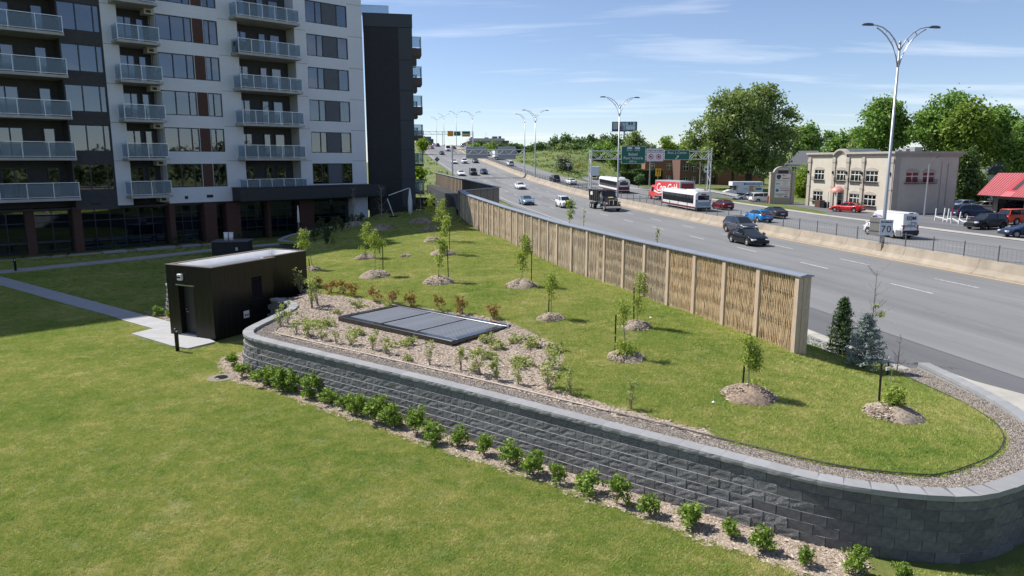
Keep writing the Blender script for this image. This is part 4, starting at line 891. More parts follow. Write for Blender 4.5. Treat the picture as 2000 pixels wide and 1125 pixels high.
for k in range(7): m = MB(); x = -8.6 + k * 2.1; m.box(x, x + 2.05, -1.712, -1.70, 3.62, 4.66); m.build('fascia_panel', M_CAN, cn)
# dark stair tower at the highway end, built square to the road
TW0 = Vector((-14.9, 75.2, 0)); TH_ = 21.6; M_TW = brick_mat('charcoal_brick', (.030, .031, .036), (.038, .038, .043), (.018, .018, .02), .24, .085, .4); M_TW2 = mat('charcoal_panel', (.038, .044, .055), .55, var=.08)
TR = Matrix.Translation(TW0) @ Matrix.Rotation(math.atan2(RR.y, RR.x), 4, 'Z')     # local x across the road, y along it
def tkid(m, name, mat_, par=AP): o = m.build(name, mat_); o.parent = par; o.matrix_parent_inverse = BMAT.inverted(); o.matrix_basis = TR; return o
m = MB(); m.box(0, 3.45, 0, 22, .5, TH_ - 1.25); tkid(m, 'stair_tower', M_TW); m = MB(); m.box(3.45, 4.85, .03, 22, .5, TH_ - 1.25); tkid(m, 'tower_panel', M_TW2)
m = MB(); m.box(-.03, 4.88, -.03, 22, TH_ - 1.22, TH_); tkid(m, 'tower_parapet', M_TW2)
m = MB(); m.box(-.06, 4.91, -.06, 22, TH_, TH_ + .06); tkid(m, 'tower_coping', M_FRM)
for z in (5.2, 8.2, 11.2, 14.2, 17.2): m = MB(); m.box(.0, 4.86, -.008, .03, z, z + .03); tkid(m, 'control_joint', M_VENT)
m = MB(); m.box(1.6, 3.0, -.05, .0, .9, 3.2); tkid(m, 'louvred_door', M_VENT)
for (x0, x1, zb, n, y) in ((-.2, 2.6, TH_ + .06, 4, 2.0),):
    for k in range(n): m = MB(); m.box(lerp(x0, x1, k / n) + .03, lerp(x0, x1, (k + 1) / n) - .03, y, y + .012, zb + .1, zb + 1.1); tkid(m, 'roof_glass_panel', M_BALG)
    m = MB(); m.box(x0, x1, y - .03, y + .03, zb + 1.1, zb + 1.15)
    for k in range(n + 1): x = lerp(x0, x1, k / n); m.box(x - .025, x + .025, y - .02, y + .02, zb, zb + 1.1)
    tkid(m, 'roof_railing', M_RAIL)
for k in range(6):
    zf = 3.9 + 2.98 * k - .1
    for (y, dx) in ((2.0, 1.05), (9.5, 1.0)):
        m = MB(); m.box(4.85, 4.85 + dx, y, y + 2.6, zf - .75 if k > 2 else zf - .25, zf); b = tkid(m, 'side_balcony', mat('brown_soffit', (.13, .10, .09), .7))
        for q in ((4.85 + dx - .03, 4.85 + dx - .018, y + .03, y + 2.57), (4.87, 4.85 + dx - .04, y + .03, y + .042)):
            m = MB(); m.box(q[0], q[1], q[2], q[3], zf + .1, zf + 1.1); o = m.build('glass_panel', M_BALG, b)
        m = MB(); m.box(4.87, 4.85 + dx, y, y + .05, zf + 1.1, zf + 1.15); m.box(4.85 + dx - .05, 4.85 + dx, y + .05, y + 2.6, zf + 1.1, zf + 1.15)
        for (x, yy) in ((4.9, y + .02), (4.85 + dx - .04, y + .02), (4.85 + dx - .04, y + 1.3)): m.box(x - .025, x + .025, yy - .02, yy + .02, zf, zf + 1.1)
        m.build('handrail', M_RAIL, b)
# courtyard strip of paving and gravel along the ground floor
m = MB(); m.box(-40, -9, -1.9, -.9, -.1, .03); o = m.build('building_apron', M_CONC); o.matrix_basis = BMAT; o['kind'] = 'structure'
for k, (a, b) in enumerate(((-20.6, -18.9), (-18.2, -15.2), (-14.7, -13.2), (-12.0, -10.8))):
    m = MB(); m.cbox(a, b, -2.5, -1.95, 0, .2, .03); o = m.build('stone_kerb', M_CAP); o.matrix_basis = BMAT
    tag(o, f'{ORD[k]} low stone kerb in front of the ground-floor windows, counted away from the lawn bollard', 'kerb', 'stone kerbs along the ground floor')
# garden umbrellas by the terrace
def at_b(a, off, z=0): return BMAT @ Vector((a, -off, z))
p = at_b(-4.6, 3.2); U = thing('garden_umbrella', 'closed white garden umbrella in front of the ground-floor windows', 'umbrella', (p.x, p.y, .6))
m = MB(); m.tube([(0, 0, 0), (0, 0, 2.5)], .025, 8); m.build('pole', M_RAIL, U); m = MB(); m.lathe([(.03, .9), (.12, 1.0), (.09, 1.8), (.03, 2.5)], 8); m.build('canopy', M_CURT, U, True)
m = MB(); m.lathe([(.3, 0), (.3, .06), (.05, .08)], 12); m.build('base', M_BLACKM, U)
p = Vector((-10.2, 70, 2.0)); U = thing('cantilever_umbrella', 'white folded cantilever umbrella beside the dark stair tower', 'umbrella', (p.x, p.y, 1.75))
m = MB(); m.bar((-1.3, 0, 0), (-1.9, 0, 1.75), .07); m.build('mast', M_RAIL, U); m = MB(); m.bar((-1.75, 0, 2.05), (.2, 0, 2.75), .07); m.build('arm', M_RAIL, U)
m = MB(); m.lathe([(.06, .1), (.2, .5), (.22, 1.4), (.10, 2.4), (.03, 2.75)], 9, (.3, 0)); m.build('canopy', M_CURT, U, True); m = MB(); m.box(-1.7, -.9, -.4, .4, 0, .08); m.build('base', M_BLACKM, U)
# ------------------------------------------------------------------ buildings beyond the highway
def stucco(name, c): return mat(name, c, .9, var=.07, scale=.8, bump=.25, bscale=30)
M_BEIGE = stucco('beige_stucco', (.53, .485, .405)); M_TAUPE = stucco('taupe_trim', (.40, .36, .31)); M_WFR = mat('white_window_frame', (.78, .78, .77), .5); M_GLZ = pane_mat('shop_glass', (.3, .33, .36), refl=.25)
M_IRON = mat('black_iron', (.015, .015, .017), .5, .4); M_COPR = mat('pink_copper', (.50, .235, .20), .5, .1, var=.1, scale=3); M_DGL = mat('dark_room', (.035, .037, .045), .9)
def grid_window(par, x0, x1, z0, z1, nx, nz, y, frame=M_WFR, fw=.08, name='window', sill=True, planter=False):
    m = MB()
    for i in range(nx + 1): x = lerp(x0, x1, i / nx); m.box(x - fw / 2, x + fw / 2, y - .04, y + .05, z0, z1)
    for j in (0, .62 if nz == 2 else .5, 1): z = lerp(z0, z1, j); m.box(x0, x1, y - .037, y + .047, z - fw / 2, z + fw / 2)
    o = m.build(name, frame, par)
    for i in range(nx):
        for (j0, j1) in ((0, .62), (.62, 1)): m = MB(); m.box(lerp(x0, x1, i / nx) + fw / 2, lerp(x0, x1, (i + 1) / nx) - fw / 2, y, y + .012, lerp(z0, z1, j0) + fw / 2, lerp(z0, z1, j1) - fw / 2); m.build('pane', M_GLZ, o)
    m = MB(); m.box(x0, x1, y + .5, y + .52, z0, z1); m.build('room', M_DGL, o)
    if planter:
        m = MB(); m.box(x0 - .2, x1 + .2, y - .4, y - .37, z0 + .35, z0 + .38); m.box(x0 - .2, x1 + .2, y - .4, y - .06, z0 - .12, z0 - .08)
        n = 14
        for k in range(n + 1): x = lerp(x0 - .2, x1 + .2, k / n); m.box(x - .012, x + .012, y - .4, y - .37, z0 - .1, z0 + .36)
        m.build('iron_planter', M_IRON, o)
    return o
M_FP2 = mat('conduit_grey', (.30, .30, .31), .6)
BRT = math.atan2(-.984, .177); BGM = (43.74, 105.5, .6); BG = thing('office_building', 'two-storey beige stucco office building with arched parapet and red car outside', 'building', BGM, BRT)
hz = []; wl_ = ((.42, 2.72), (5.6, 7.75), (8.68, 10.98), (11.7, 14.05)); lw_ = ((.42, 2.72), (8.70, 11.0), (11.7, 14.02))
for a, b in wl_: hz.append((a, b, 3.85, 5.2))
for a, b in lw_: hz.append((a, b, .8, 2.15))
hz.append((5.9, 7.1, 0, 2.2))
X0, X1, DP, HB = -1.1, 16.9, 9.0, 7.02
m = MB(); holes_wall(m, X0, X1, -.2, HB, hz, 0, .18)
arc = [(6.5 + 1.45 * math.cos(t), HB - 1.0 + 1.45 * math.sin(t)) for t in [R(x) for x in range(38, 143, 8)]]
m.yprism([(7.6, HB - .2), *arc, (5.4, HB - .2)], .002, .3); m.build('front_wall', M_BEIGE, BG)
m = MB(); t = MB(); holes_wall(t, 0, DP, -.2, HB, [(1.75, 3.5, 3.85, 5.1), (4.1, 5.75, 3.85, 5.1)], 0, .18); m.add([(X1 - p[1], p[0], p[2]) for p in t.v], t.f); m.build('side_wall', M_BEIGE, BG)
m = MB(); m.box(X0, X1, DP - .1, DP, -.2, HB); m.box(X0, X0 + .1, 0, DP, -.2, HB); m.box(X0 + .1, X1 - .1, .35, DP - .1, HB - .35, HB - .25); m.build('rear_wall', M_BEIGE, BG)
m = MB()                                                   # stepped cornice that swings over the doorway
for k, (o, z0, z1) in enumerate(((.10, HB - .05, HB + .15), (.22, HB + .15, HB + .36), (.36, HB + .36, HB + .62))):
    for (a, b) in ((X0 - o, 5.42 - .12 * k), (7.58 + .12 * k, X1 + o)): m.box(a, b, -o, .25 + .003 * k, z0, z1)
    m.box(X1 - .25 + .003 * k, X1 + o, .25, DP + o, z0, z1); m.box(X0 - o, X0 + .25, .25, DP + o, z0, z1)
    r0, r1 = 1.45 + (z0 - HB + .05) * .95, 1.45 + (z1 - HB + .05) * .95; n = 14; v = []
    for q in range(n + 1):
        tt = R(lerp(40, 140, q / n))
        for rr, yy in ((r0, -o - .012), (r1, -o - .012), (r1, .24), (r0, .24)): v.append((6.5 + rr * math.cos(tt), yy, HB - 1.0 + rr * math.sin(tt)))
    m.add(v, [(4 * q + j, 4 * q + (j + 1) % 4, 4 * q + 4 + (j + 1) % 4, 4 * q + 4 + j) for q in range(n) for j in range(4)])
m.build('cornice', M_TAUPE, BG)
for a, b in ((-1.12, -.45), (4.7, 5.35), (7.75, 8.35), (10.95, 11.5), (16.2, 16.92)):
    m = MB(); m.box(a, b, -.16, .0, -.2, HB - .04); m.box(a - .06, b + .06, -.22, 0, HB - .75, HB - .3); m.box(a - .05, b + .05, -.2, 0, 2.9, 3.1); p = m.build('pilaster', M_TAUPE, BG)
    m = MB(); m.box((a + b) / 2 - .08, (a + b) / 2 + .08, -.32, -.16, 4.7, 5.1); m.build('wall_lantern', M_IRON, p)
m = MB(); m.box(X1, X1 + .16, -.1, .7, -.2, HB - .04); m.build('pilaster', M_TAUPE, BG)
def arch_head(m, a, b, z, y0, y1): 
    c = (a + b) / 2; w = (b - a) / 2 + .08; pts = [(c + w * math.cos(t), z + .42 * math.sin(t)) for t in [R(x) for x in range(0, 181, 15)]]; m.yprism(pts[::-1], y0, y1)
for a, b in wl_: grid_window(BG, a, b, 3.85, 5.2, 3, 2, .1, planter=True); m = MB(); arch_head(m, a, b, 5.23, -.05, .0); m.build('arch_head', M_TAUPE, BG)
for a, b in lw_: grid_window(BG, a, b, .8, 2.15, 3, 2, .1, planter=True); m = MB(); arch_head(m, a, b, 2.18, -.05, .0); m.build('arch_head', M_TAUPE, BG)
SIDE = Matrix.Translation((X1, 0, 0)) @ Matrix.Rotation(math.pi / 2, 4, 'Z')
for k, (a, b) in enumerate(((1.75, 3.5), (4.1, 5.75))):
    o = grid_window(BG, a, b, 3.85, 5.1, 2, 2, .1, planter=True); o.matrix_local = SIDE
    m = MB(); arch_head(m, a, b, 5.13, -.05, .0); q = m.build('arch_head', M_TAUPE, BG); q.matrix_local = SIDE
    if k == 0: m = MB(); m.box(a, b, .16, .18, 3.9, 5.05); q = m.build('red_blind', mat('red_blind', (.35, .03, .07), .8), BG); q.matrix_local = SIDE
m = MB(); m.tube([(6.6, -.05, .2), (6.6, -.05, 6.4)], .025, 5); m.tube([(7.5, -.05, 1.0), (7.5, -.05, 6.2)], .03, 5); q = m.build('conduit', M_FP2, BG); q.matrix_local = SIDE
m = MB(); m.box(5.95, 7.05, .12, .17, 0, 2.15); d = m.build('entrance_door', mat('door_grey', (.12, .13, .14), .5), BG); m = MB(); m.box(6.1, 6.9, .1, .12, .5, 2.0); m.build('pane', M_GLZ, d)
m = MB(); n = 12
for j in range(6):
    r = 1.1 * math.cos(R(15 * j)); z = 2.25 + .85 * math.sin(R(15 * j))
    for q in range(n + 1): tt = R(180 + 180 * q / n); m.v.append((6.5 + r * math.cos(tt), -.02 + r * 1.1 * math.sin(tt), z))
m.f = [(j * (n + 1) + q, j * (n + 1) + q + 1, (j + 1) * (n + 1) + q + 1, (j + 1) * (n + 1) + q) for j in range(5) for q in range(n)]; m.m = [0] * len(m.f); m.build('door_canopy', M_COPR, BG, True)
for x in (5.5, 7.5): m = MB(); m.tube([(x, -1.0, -.1), (x, -1.0, 2.3)], .06, 8); m.build('canopy_post', M_WFR, BG)
m = MB()
for q in range(9): tt = R(180 * q / 8); m.v += [(3.0 + 2.2 * math.cos(tt), 3.0, HB + .3 + .85 * math.sin(tt)), (3.0 + 2.2 * math.cos(tt), 7.0, HB + .3 + .85 * math.sin(tt))]
m.f = [(2 * q, 2 * q + 1, 2 * q + 3, 2 * q + 2) for q in range(8)] + [tuple(range(0, 18, 2))]; m.m = [0] * len(m.f); m.build('skylight_vault', mat('vault_slate', (.10, .11, .135), .35), BG)
for (x, w, h) in ((14.2, .7, .5), (15.6, .8, .65), (13.0, .5, .35)): m = MB(); m.box(x, x + w, 3, 4, HB - .3, HB + .5 + h); m.build('roof_unit', mat('roof_unit_grey', (.32, .33, .33), .6, .3), BG)
# brick planter, bin at the doorway
p = BG.location
def lot(s, t): return W(s, t, .62)
def loc_b(x, y): q = Matrix.Translation(BGM) @ Matrix.Rotation(BRT, 4, 'Z') @ Vector((x, y, 0)); return q
q = loc_b(3.6, -.9); T = thing('brick_planter', 'small red brick planter with iron trellis beside the beige doorway', 'planter', (q.x, q.y, .62), BRT)
m = MB(); m.box(-.6, .6, -.4, .4, 0, 1.0); m.build('brick_base', M_RB, T); m = MB(); m.tube([(-.6, 0, 1), (0, 0, 2.1), (.6, 0, 1)], .03, 5); m.tube([(0, 0, 1), (0, 0, 2.3)], .03, 5); m.tube([(-.4, 0, 1.3), (.4, 0, 1.3)], .02, 5); m.build('trellis', M_IRON, T)
q = loc_b(4.9, -1.0); T = thing('waste_bin', 'dark square bin between the brick planter and the beige doorway', 'bin', (q.x, q.y, .62), BRT)
m = MB(); m.cbox(-.45, .45, -.4, .4, 0, .75, .03); m.build('body', M_IRON, T); m = MB(); m.cbox(-.5, .5, -.45, .45, .75, .83, .03); m.build('lid', M_IRON, T)
# ------------------------------------------------------------------ business pylon sign
PY = thing('pylon_sign', 'taupe arched pylon sign stacking four white tenant panels', 'sign', (40.85, 109.6, .6), R(-3))
M_LET = mat('sign_ink', (.05, .055, .07), .6); M_LETR = mat('sign_ink_red', (.45, .04, .06), .6); M_LETB = mat('sign_ink_blue', (.03, .16, .40), .6); M_PNL = mat('sign_panel_white', (.74, .74, .73), .5)
m = MB(); m.box(-1.5, 1.5, -.35, .35, -.1, 1.0); pts = [(1.35 * math.cos(t), 4.75 + .95 * math.sin(t)) for t in [R(x) for x in range(0, 181, 12)]]
m.yprism([(1.35, 1.0), *pts, (-1.35, 1.0)][::-1], -.32, .32); m.build('tower', M_TAUPE, PY)
for x in (-1.6, 1.6): m = MB(); m.box(x - .22, x + .22, -.42, .42, -.1, 4.6); m.box(x - .28, x + .28, -.48, .48, 4.6, 4.8); m.build('pier', M_TAUPE, PY)
m = MB(); m.box(-.75, .75, -.36, -.3, 5.12, 5.5); m.build('number_panel', mat('zinc_panel', (.45, .46, .47), .5), PY); m = MB(); m.box(-.75, .75, -.345, -.31, 4.62, 5.08); m.build('display_panel', mat('maroon_display', (.05, .012, .018), .3), PY)
rows = ((3.6, 4.55, (('911', .42, .22, M_LET, 4.28),), ((-.12, .98, 3.78, 3.98, M_LETR),)), (2.65, 3.55, (), ((-1.0, -.42, 2.98, 3.16, M_LETB),)),
        (1.62, 2.6, (), ((-.42, .98, 2.36, 2.47, M_LETB), (-.28, 1.05, 2.02, 2.2, M_LETR), (.35, .95, 1.84, 1.92, M_LETR), (.5, .95, 1.72, 1.77, M_LETR))), (1.02, 1.57, (), ((-.95, .85, 1.40, 1.49, M_LET), (-.6, 0, 1.2, 1.3, M_LET), (.35, .85, 1.1, 1.3, M_LET))))
for (z0, z1, tx, bars) in rows:
    m = MB(); m.box(-1.12, 1.12, -.38, -.33, z0, z1); pn = m.build('tenant_panel', M_PNL, PY)
    for (s_, sz, x, mt, z) in tx: o = link('lettering', text_mesh(s_, sz, mt), pn); o.location = (x, -.392, z)
    for (x0, x1, b0, b1, mt) in bars:                       # lines of print too small to read: broken runs of ink
        m = MB(); x = x0; r = random.Random(x0 * 7 + b0)
        while x < x1: w = r.uniform(.04, .09); m.box(x, min(x + w, x1), -.388, -.381, b0 + r.uniform(0, .2) * (b1 - b0), b1 - r.uniform(0, .15) * (b1 - b0)); x += w + r.uniform(.015, .03)
        m.build('print_line', mt, pn)
m = MB(); m.yprism([(-.95, 4.35), (-.6, 4.45), (-.3, 4.35), (-.32, 3.95), (-.62, 3.7), (-.93, 3.95)][::-1], -.40, -.382); m.build('emblem', M_LET, PY)
m = MB(); m.lathe([(.24, -.02), (.24, 0)], 14); q = m.build('emblem', M_LETB, PY); q.matrix_local = Matrix.Translation((-.75, -.382, 2.1)) @ Matrix.Rotation(math.pi / 2, 4, 'X')
for (z, w) in ((3.4, .8), (3.22, .7), (3.04, .75), (2.86, .5)): m = MB(); m.box(.05, .05 + w, -.388, -.382, z - .03, z + .03); m.build('fine_print', mat('print_grey', (.4, .42, .45), .6), PY)
# ------------------------------------------------------------------ red-roofed building at the frame edge
RD = thing('red_roof_building', 'low beige building with pinkish red metal roof beside the parked cars', 'building', (59.6, 92.6, .6), BRT)
M_RED = mat('red_metal_roof', (.46, .115, .13), .45, .15, var=.08, scale=1.5)
m = MB(); holes_wall(m, .8, 24, -.2, 3.3, [(1.6, 5.4, .1, 1.75), (7, 10, .1, 1.75)], 1.7, .15); m.box(.8, .95, 1.7, 9, -.2, 3.3); m.box(.8, 24, 8.9, 9, -.2, 3.3); m.build('wall', stucco('grey_beige_stucco', (.42, .385, .33)), RD)
grid_window(RD, 1.6, 5.4, .1, 1.75, 3, 2, 1.78, M_IRON, .1, 'shop_window'); grid_window(RD, 7, 10, .1, 1.75, 3, 2, 1.78, M_IRON, .1, 'shop_window')
A_ = [(0, 0, 2.2), (24.5, 0, 2.2), (24.5, 3.4, 4.95), (-.6, 3.4, 4.95), (-.6, 7.6, 4.95), (24.5, 7.6, 4.95), (24.5, 10.6, 2.2), (0, 10.6, 2.2)]
m = MB(); m.add(A_, [(0, 1, 2, 3), (3, 2, 5, 4), (4, 5, 6, 7), (0, 3, 4, 7), (1, 6, 5, 2), (0, 7, 6, 1)]); rf = m.build('roof', M_RED, RD)
for k in range(66):
    x = .15 + k * .36
    if 3.5 < x < 5.0: continue
    m = MB(); m.bar((x, -.02, 2.23), (x - .5 * max(0, 1 - x / 3), 3.38, 4.98), .05, .05, (0, -1, 1)); m.build('seam', M_RED, rf)
m = MB(); m.add([(3.6, .8, 2.86), (4.9, .8, 2.86), (4.9, 2.9, 4.55), (3.6, 2.9, 4.55), (3.6, 2.4, 2.5), (4.9, 2.4, 2.5)], [(0, 3, 4), (1, 5, 2), (4, 3, 2, 5)]); m.add([(3.6, .75, 2.84), (4.95, .75, 2.84), (4.95, 2.95, 4.62), (3.6, 2.95, 4.62)], [(0, 1, 2, 3)]); m.build('dormer', mat('dormer_red', (.38, .02, .035), .5), rf)
m = MB(); m.add([(4.2, .9, 3.0), (4.85, .9, 3.0), (4.85, 2.8, 4.53), (4.2, 2.8, 4.53)], [(0, 1, 2, 3)]); m.build('dormer_window', M_DGL, rf)
# ------------------------------------------------------------------ houses and blocks behind
M_SHG = mat('grey_shingle', (.12, .125, .135), .9, var=.2, scale=6); M_SHG2 = mat('green_grey_shingle', (.095, .115, .12), .9, var=.2, scale=6); M_WSID = mat('white_siding', (.68, .69, .70), .7, var=.05); M_BRB = brick_mat('brown_brick', (.20, .105, .075), (.16, .085, .065), (.13, .10, .08), .22, .075, .3, 'xyz'); M_OBRK = brick_mat('orange_brick', (.30, .13, .075), (.25, .11, .07), (.2, .14, .1), .22, .075, .3, 'xyz')
def house(name, label, loc, rot, w, d, h, rh, wallm, roofm, wins, hip=.0, over=.35, cat='house'):
    T = thing(name, label, cat, loc, rot); m = MB(); holes_wall(m, 0, w, -.5, h, [(a, a + ww, z, z + wh) for a, z, ww, wh in wins], 0, .12); m.box(0, w, d - .1, d, -.5, h); m.box(0, .1, .0, d, -.5, h); m.box(w - .1, w, 0, d, -.5, h)
    if not hip: m.xprism([(0, h), (d, h), (d / 2, h + rh)], 0.02, w - .02)
    m.build('wall', wallm, T)
    m = MB(); o = over; e = hip * w * .5; zz0 = h - .08
    A = [(-o, -o, zz0), (w + o, -o, zz0), (w + o, d + o, zz0), (-o, d + o, zz0), (-o + e + (o if e else 0), d / 2, h + rh), (w + o - e - (o if e else 0), d / 2, h + rh)]
    B = [(x, y, z + .14) for x, y, z in A]
    m.add(A + B, [(6, 7, 11, 10), (8, 9, 10, 11), (7, 8, 11), (9, 6, 10), (0, 1, 2, 3), (0, 6, 7, 1), (1, 7, 8, 2), (2, 8, 9, 3), (3, 9, 6, 0)]); m.build('roof', roofm, T)
    for a, z, ww, wh in wins: grid_window(T, a, a + ww, z, z + wh, 2, 2, .06, M_WFR, .09, sill=False)
    return T
house('white_house', 'white two-storey house with grey roof behind the pylon sign', (61.5, 163, 1.0), R(-20), 9, 8, 5.2, 3.0, M_WSID, M_SHG, [(1.2, 3.3, 1.0, 1.5), (4.2, 3.3, 1.2, 1.5)], .55)
house('brick_bungalow', 'low orange brick bungalow behind the big tree trunk', (46, 176, 1.2), R(-4), 15, 9, 2.6, 1.6, M_OBRK, M_SHG, [(2, .9, 1.6, 1.1), (6, .9, 1.4, 1.1), (10, .9, 1.6, 1.1)], .4)
house('grey_house', 'grey-roofed house with white gable trim above the red roof', (80, 122, .8), R(-28), 16, 9, 4.1, 3.0, M_WSID, M_SHG2, [(2, 1.2, 1.2, 1.2)], .3)
def block(name, label, loc, rot, w, d, h, wallm, wins, cornice, cat='building', par=None):
    T = thing(name, label, cat, loc, rot); m = MB(); holes_wall(m, 0, w, -1, h, [(a, a + ww, z, z + wh) for a, z, ww, wh in wins], 0, .15); m.box(0, w, d - .1, d, -1, h); m.box(0, .1, 0, d, -1, h); m.box(w - .1, w, 0, d, -1, h); m.box(.1, w - .1, .2, d - .1, h - .4, h - .3); m.build('wall', wallm, T)
    for a, z, ww, wh in wins: grid_window(T, a, a + ww, z, z + wh, 2, 2, .06, M_WFR, .09, sill=False)
    m = MB(); m.box(-.1, w + .1, -.1, .25, h, h + .3); m.box(-.1, .25, .25, d + .1, h, h + .3); m.box(w - .25, w + .1, .25, d + .1, h, h + .3); m.build('cornice', cornice, T); return T
block('brick_apartments', 'tan brick two-storey block behind the clipped cedar hedge', (31.5, 172, 1.2), R(-6), 7.6, 12, 6.0, M_OBRK, [(1.0, 3.9, 1.2, 1.4), (5, 3.9, 1.2, 1.4), (5, 1.0, 1.2, 1.4)], M_TAUPE)
block('brown_apartments', 'dark brown brick apartment block above the red delivery truck', (38.4, 166, 1.2), R(8), 8.4, 12, 6.2, M_BRB, [(.8, 3.7, 1.2, 1.4), (2.8, 3.4, 1.0, 1.9), (4.8, 3.7, 1.2, 1.4), (6.6, 3.7, 1.0, 1.4), (.8, .6, 1.2, 1.6), (2.8, .3, 1.0, 2.0), (4.8, .6, 1.2, 1.6)], mat('maroon_cornice', (.10, .03, .03), .6))
block('orange_apartments', 'orange brick apartment block with white balcony behind the overhead sign', (47, 166, 1.2), R(4), 7.0, 12, 6.2, M_OBRK, [(.8, 3.7, 1.2, 1.6), (3.6, 3.9, 1.2, 1.4)], M_WFR)
block('brick_shop', 'dark-roofed low brick garage behind the white box truck', (57.5, 152, 1.0), R(-3), 6.6, 6, 2.6, M_WSID, [(.6, .5, 1.6, 1.4)], M_SHG)
# far complex on the rise and tower block by the overpass
FB = thing('school_building', 'long brown institutional building far off beyond the overpass', 'building', (-34, 560, 9), R(8))
M_FB = mat('far_brown_brick', (.14, .12, .115), .9, var=.1, scale=.1); M_FT = mat('far_tan_pier', (.46, .36, .25), .9)
m = MB(); m.box(0, 27, 0, 30, -2, 12.8); m.box(27, 32.5, 3, 30, -2, 13.5); m.build('main_block', M_FB, FB); m = MB(); m.box(1.5, 29, 3, 28, 12.8, 15.2); m.build('upper_storey', mat('far_pale_band', (.5, .48, .45), .9), FB)
for k in range(11): m = MB(); x = 4 + k * 2.1; m.box(x, x + .85, -.3, .02, 5.5, 11.2); m.build('window_pier', M_FT, FB)
for k in range(10): m = MB(); x = 5 + k * 2.1; m.box(x, x + .95, -.05, .01, 6, 11); m.build('window', M_DGL, FB)
m = MB(); m.box(1, 26, -.1, .02, 11.6, 12.4); m.build('window_band', M_FT, FB)
for (x, w, h) in ((3, 2.2, 1), (14, 3, .8), (20, 4, 1.6), (25, 2, 1.8)): m = MB(); m.box(x, x + w, 8, 11, 15.2, 15.2 + h); m.build('roof_plant', M_SIDE, FB)
m = MB(); m.tube([(15, 9, 15), (15, 9, 20)], .12, 5); m.build('mast', M_RAIL, FB)
FT = thing('tower_block', 'distant grey-blue tower block beside the overpass edge', 'building', (-84, 640, 8), R(5)); m = MB(); m.box(0, 15, 0, 14, -2, 18); m.box(3, 13, 2, 12, 18, 20); m.build('wall', mat('far_slate', (.16, .18, .22), .8), FT)
for k in range(5):
    for j in range(6): m = MB(); m.box(.8 + j * 2.4, 2.6 + j * 2.4, -.6, .0, 2.2 + k * 3.2, 4.2 + k * 3.2); m.build('balcony', M_SIDE, FT)
FL = thing('long_shed', 'long dark flat-roofed building on the skyline right of the school', 'building', (10, 700, 14), R(4)); FL['label'] = 'long dark flat-roofed building low on the skyline past the school'
m = MB(); m.box(0, 75, 0, 20, -2, 6); m.build('wall', M_FB, FL); m = MB(); m.box(-.5, 75.5, -.5, 20.5, 6, 6.6); m.build('roof', M_SIDE, FL)
# ------------------------------------------------------------------ vehicles
M_TYRE = mat('tyre_rubber', (.018, .018, .019), .85); M_RIM = mat('alloy_rim', (.58, .58, .60), .35, .2); M_RIMD = mat('dark_rim', (.06, .06, .065), .4, .6); M_CGL = mat('car_glass', (.012, .016, .022), .04, 0, spec=.8); M_TRIM = mat('car_trim_black', (.014, .014, .016), .5)
M_HEAD = mat('headlamp', (.78, .80, .84), .12, .2); M_TAIL = mat('tail_lamp', (.40, .008, .012), .2, coat=.5); M_AMB = mat('amber_lamp', (.65, .26, .05), .3); M_PLATE = mat('number_plate_white', (.6, .62, .66), .5); M_CHR = mat('chrome', (.62, .63, .65), .12, 1.0)
def paint(name, c, metal=.25): dk = max(c) < .09; return mat('paint_' + name, c, .34 if dk else .30, 0 if dk else metal, coat=.25 if dk else .35, spec=.25 if dk else .35)
PC = {'black': paint('black', (.005, .006, .009), 0), 'navy': paint('navy', (.016, .03, .075)), 'grey': paint('grey', (.085, .09, .10), .4), 'silver': paint('silver', (.40, .41, .43), .5), 'white': paint('white', (.78, .78, .78), 0), 'blue': paint('bright_blue', (.035, .26, .62), .2),
      'red': paint('red', (.55, .018, .022), .1), 'maroon': paint('maroon', (.16, .012, .022)), 'orange': paint('orange_red', (.56, .065, .02), .1), 'steel': paint('steel_blue', (.20, .30, .42), .3), 'magenta': paint('magenta', (.36, .03, .15), .2), 'lblue': paint('pale_blue', (.26, .36, .46), .3), 'charcoal': paint('charcoal', (.035, .037, .042), .3)}
_wh = {}
def wheel_meshes(r, w, rim):
    k = (round(r, 3), round(w, 3), rim.name)
    if k not in _wh:
        n = 20; m = MB(); prof = [(r * .66, -w / 2), (r * .95, -w / 2), (r, -w / 2 + .03), (r, w / 2 - .03), (r * .95, w / 2), (r * .66, w / 2)]
        for q, z in prof:
            for i in range(n): t = 2 * math.pi * i / n; m.v.append((q * math.cos(t), z, q * math.sin(t)))
        m.f = [(j * n + i, j * n + (i + 1) % n, ((j + 1) % 6) * n + (i + 1) % n, ((j + 1) % 6) * n + i) for j in range(6) for i in range(n)]; m.m = [0] * len(m.f); ty = m.mesh('tyre', M_TYRE, True)
        m = MB()
        for s_ in (-1, 1):
            y = s_ * (w / 2 - .045); b = len(m.v); m.v += [(r * .67 * math.cos(2 * math.pi * i / n), y, r * .67 * math.sin(2 * math.pi * i / n)) for i in range(n)] + [(r * .56 * math.cos(2 * math.pi * i / n), y + s_ * .02, r * .56 * math.sin(2 * math.pi * i / n)) for i in range(n)]
            m.f += [(b + i, b + (i + 1) % n, b + n + (i + 1) % n, b + n + i) for i in range(n)]; m.m += [0] * n
            for i in range(5): t = 2 * math.pi * i / 5 + .3; m.bar((.04 * math.cos(t), y + s_ * .018, .04 * math.sin(t)), (r * .6 * math.cos(t), y + s_ * .018, r * .6 * math.sin(t)), .03, r * .2, (0, 0, 1) if abs(math.sin(t)) < .9 else (1, 0, 0))
            b = len(m.v); m.v += [(r * .64 * math.cos(2 * math.pi * i / n), y - s_ * .06, r * .64 * math.sin(2 * math.pi * i / n)) for i in range(n)]; m.f.append(tuple(range(b, b + n))); m.m.append(1)
        _wh[k] = (ty, m.mesh('rim', [rim, M_TRIM]))
    return _wh[k]
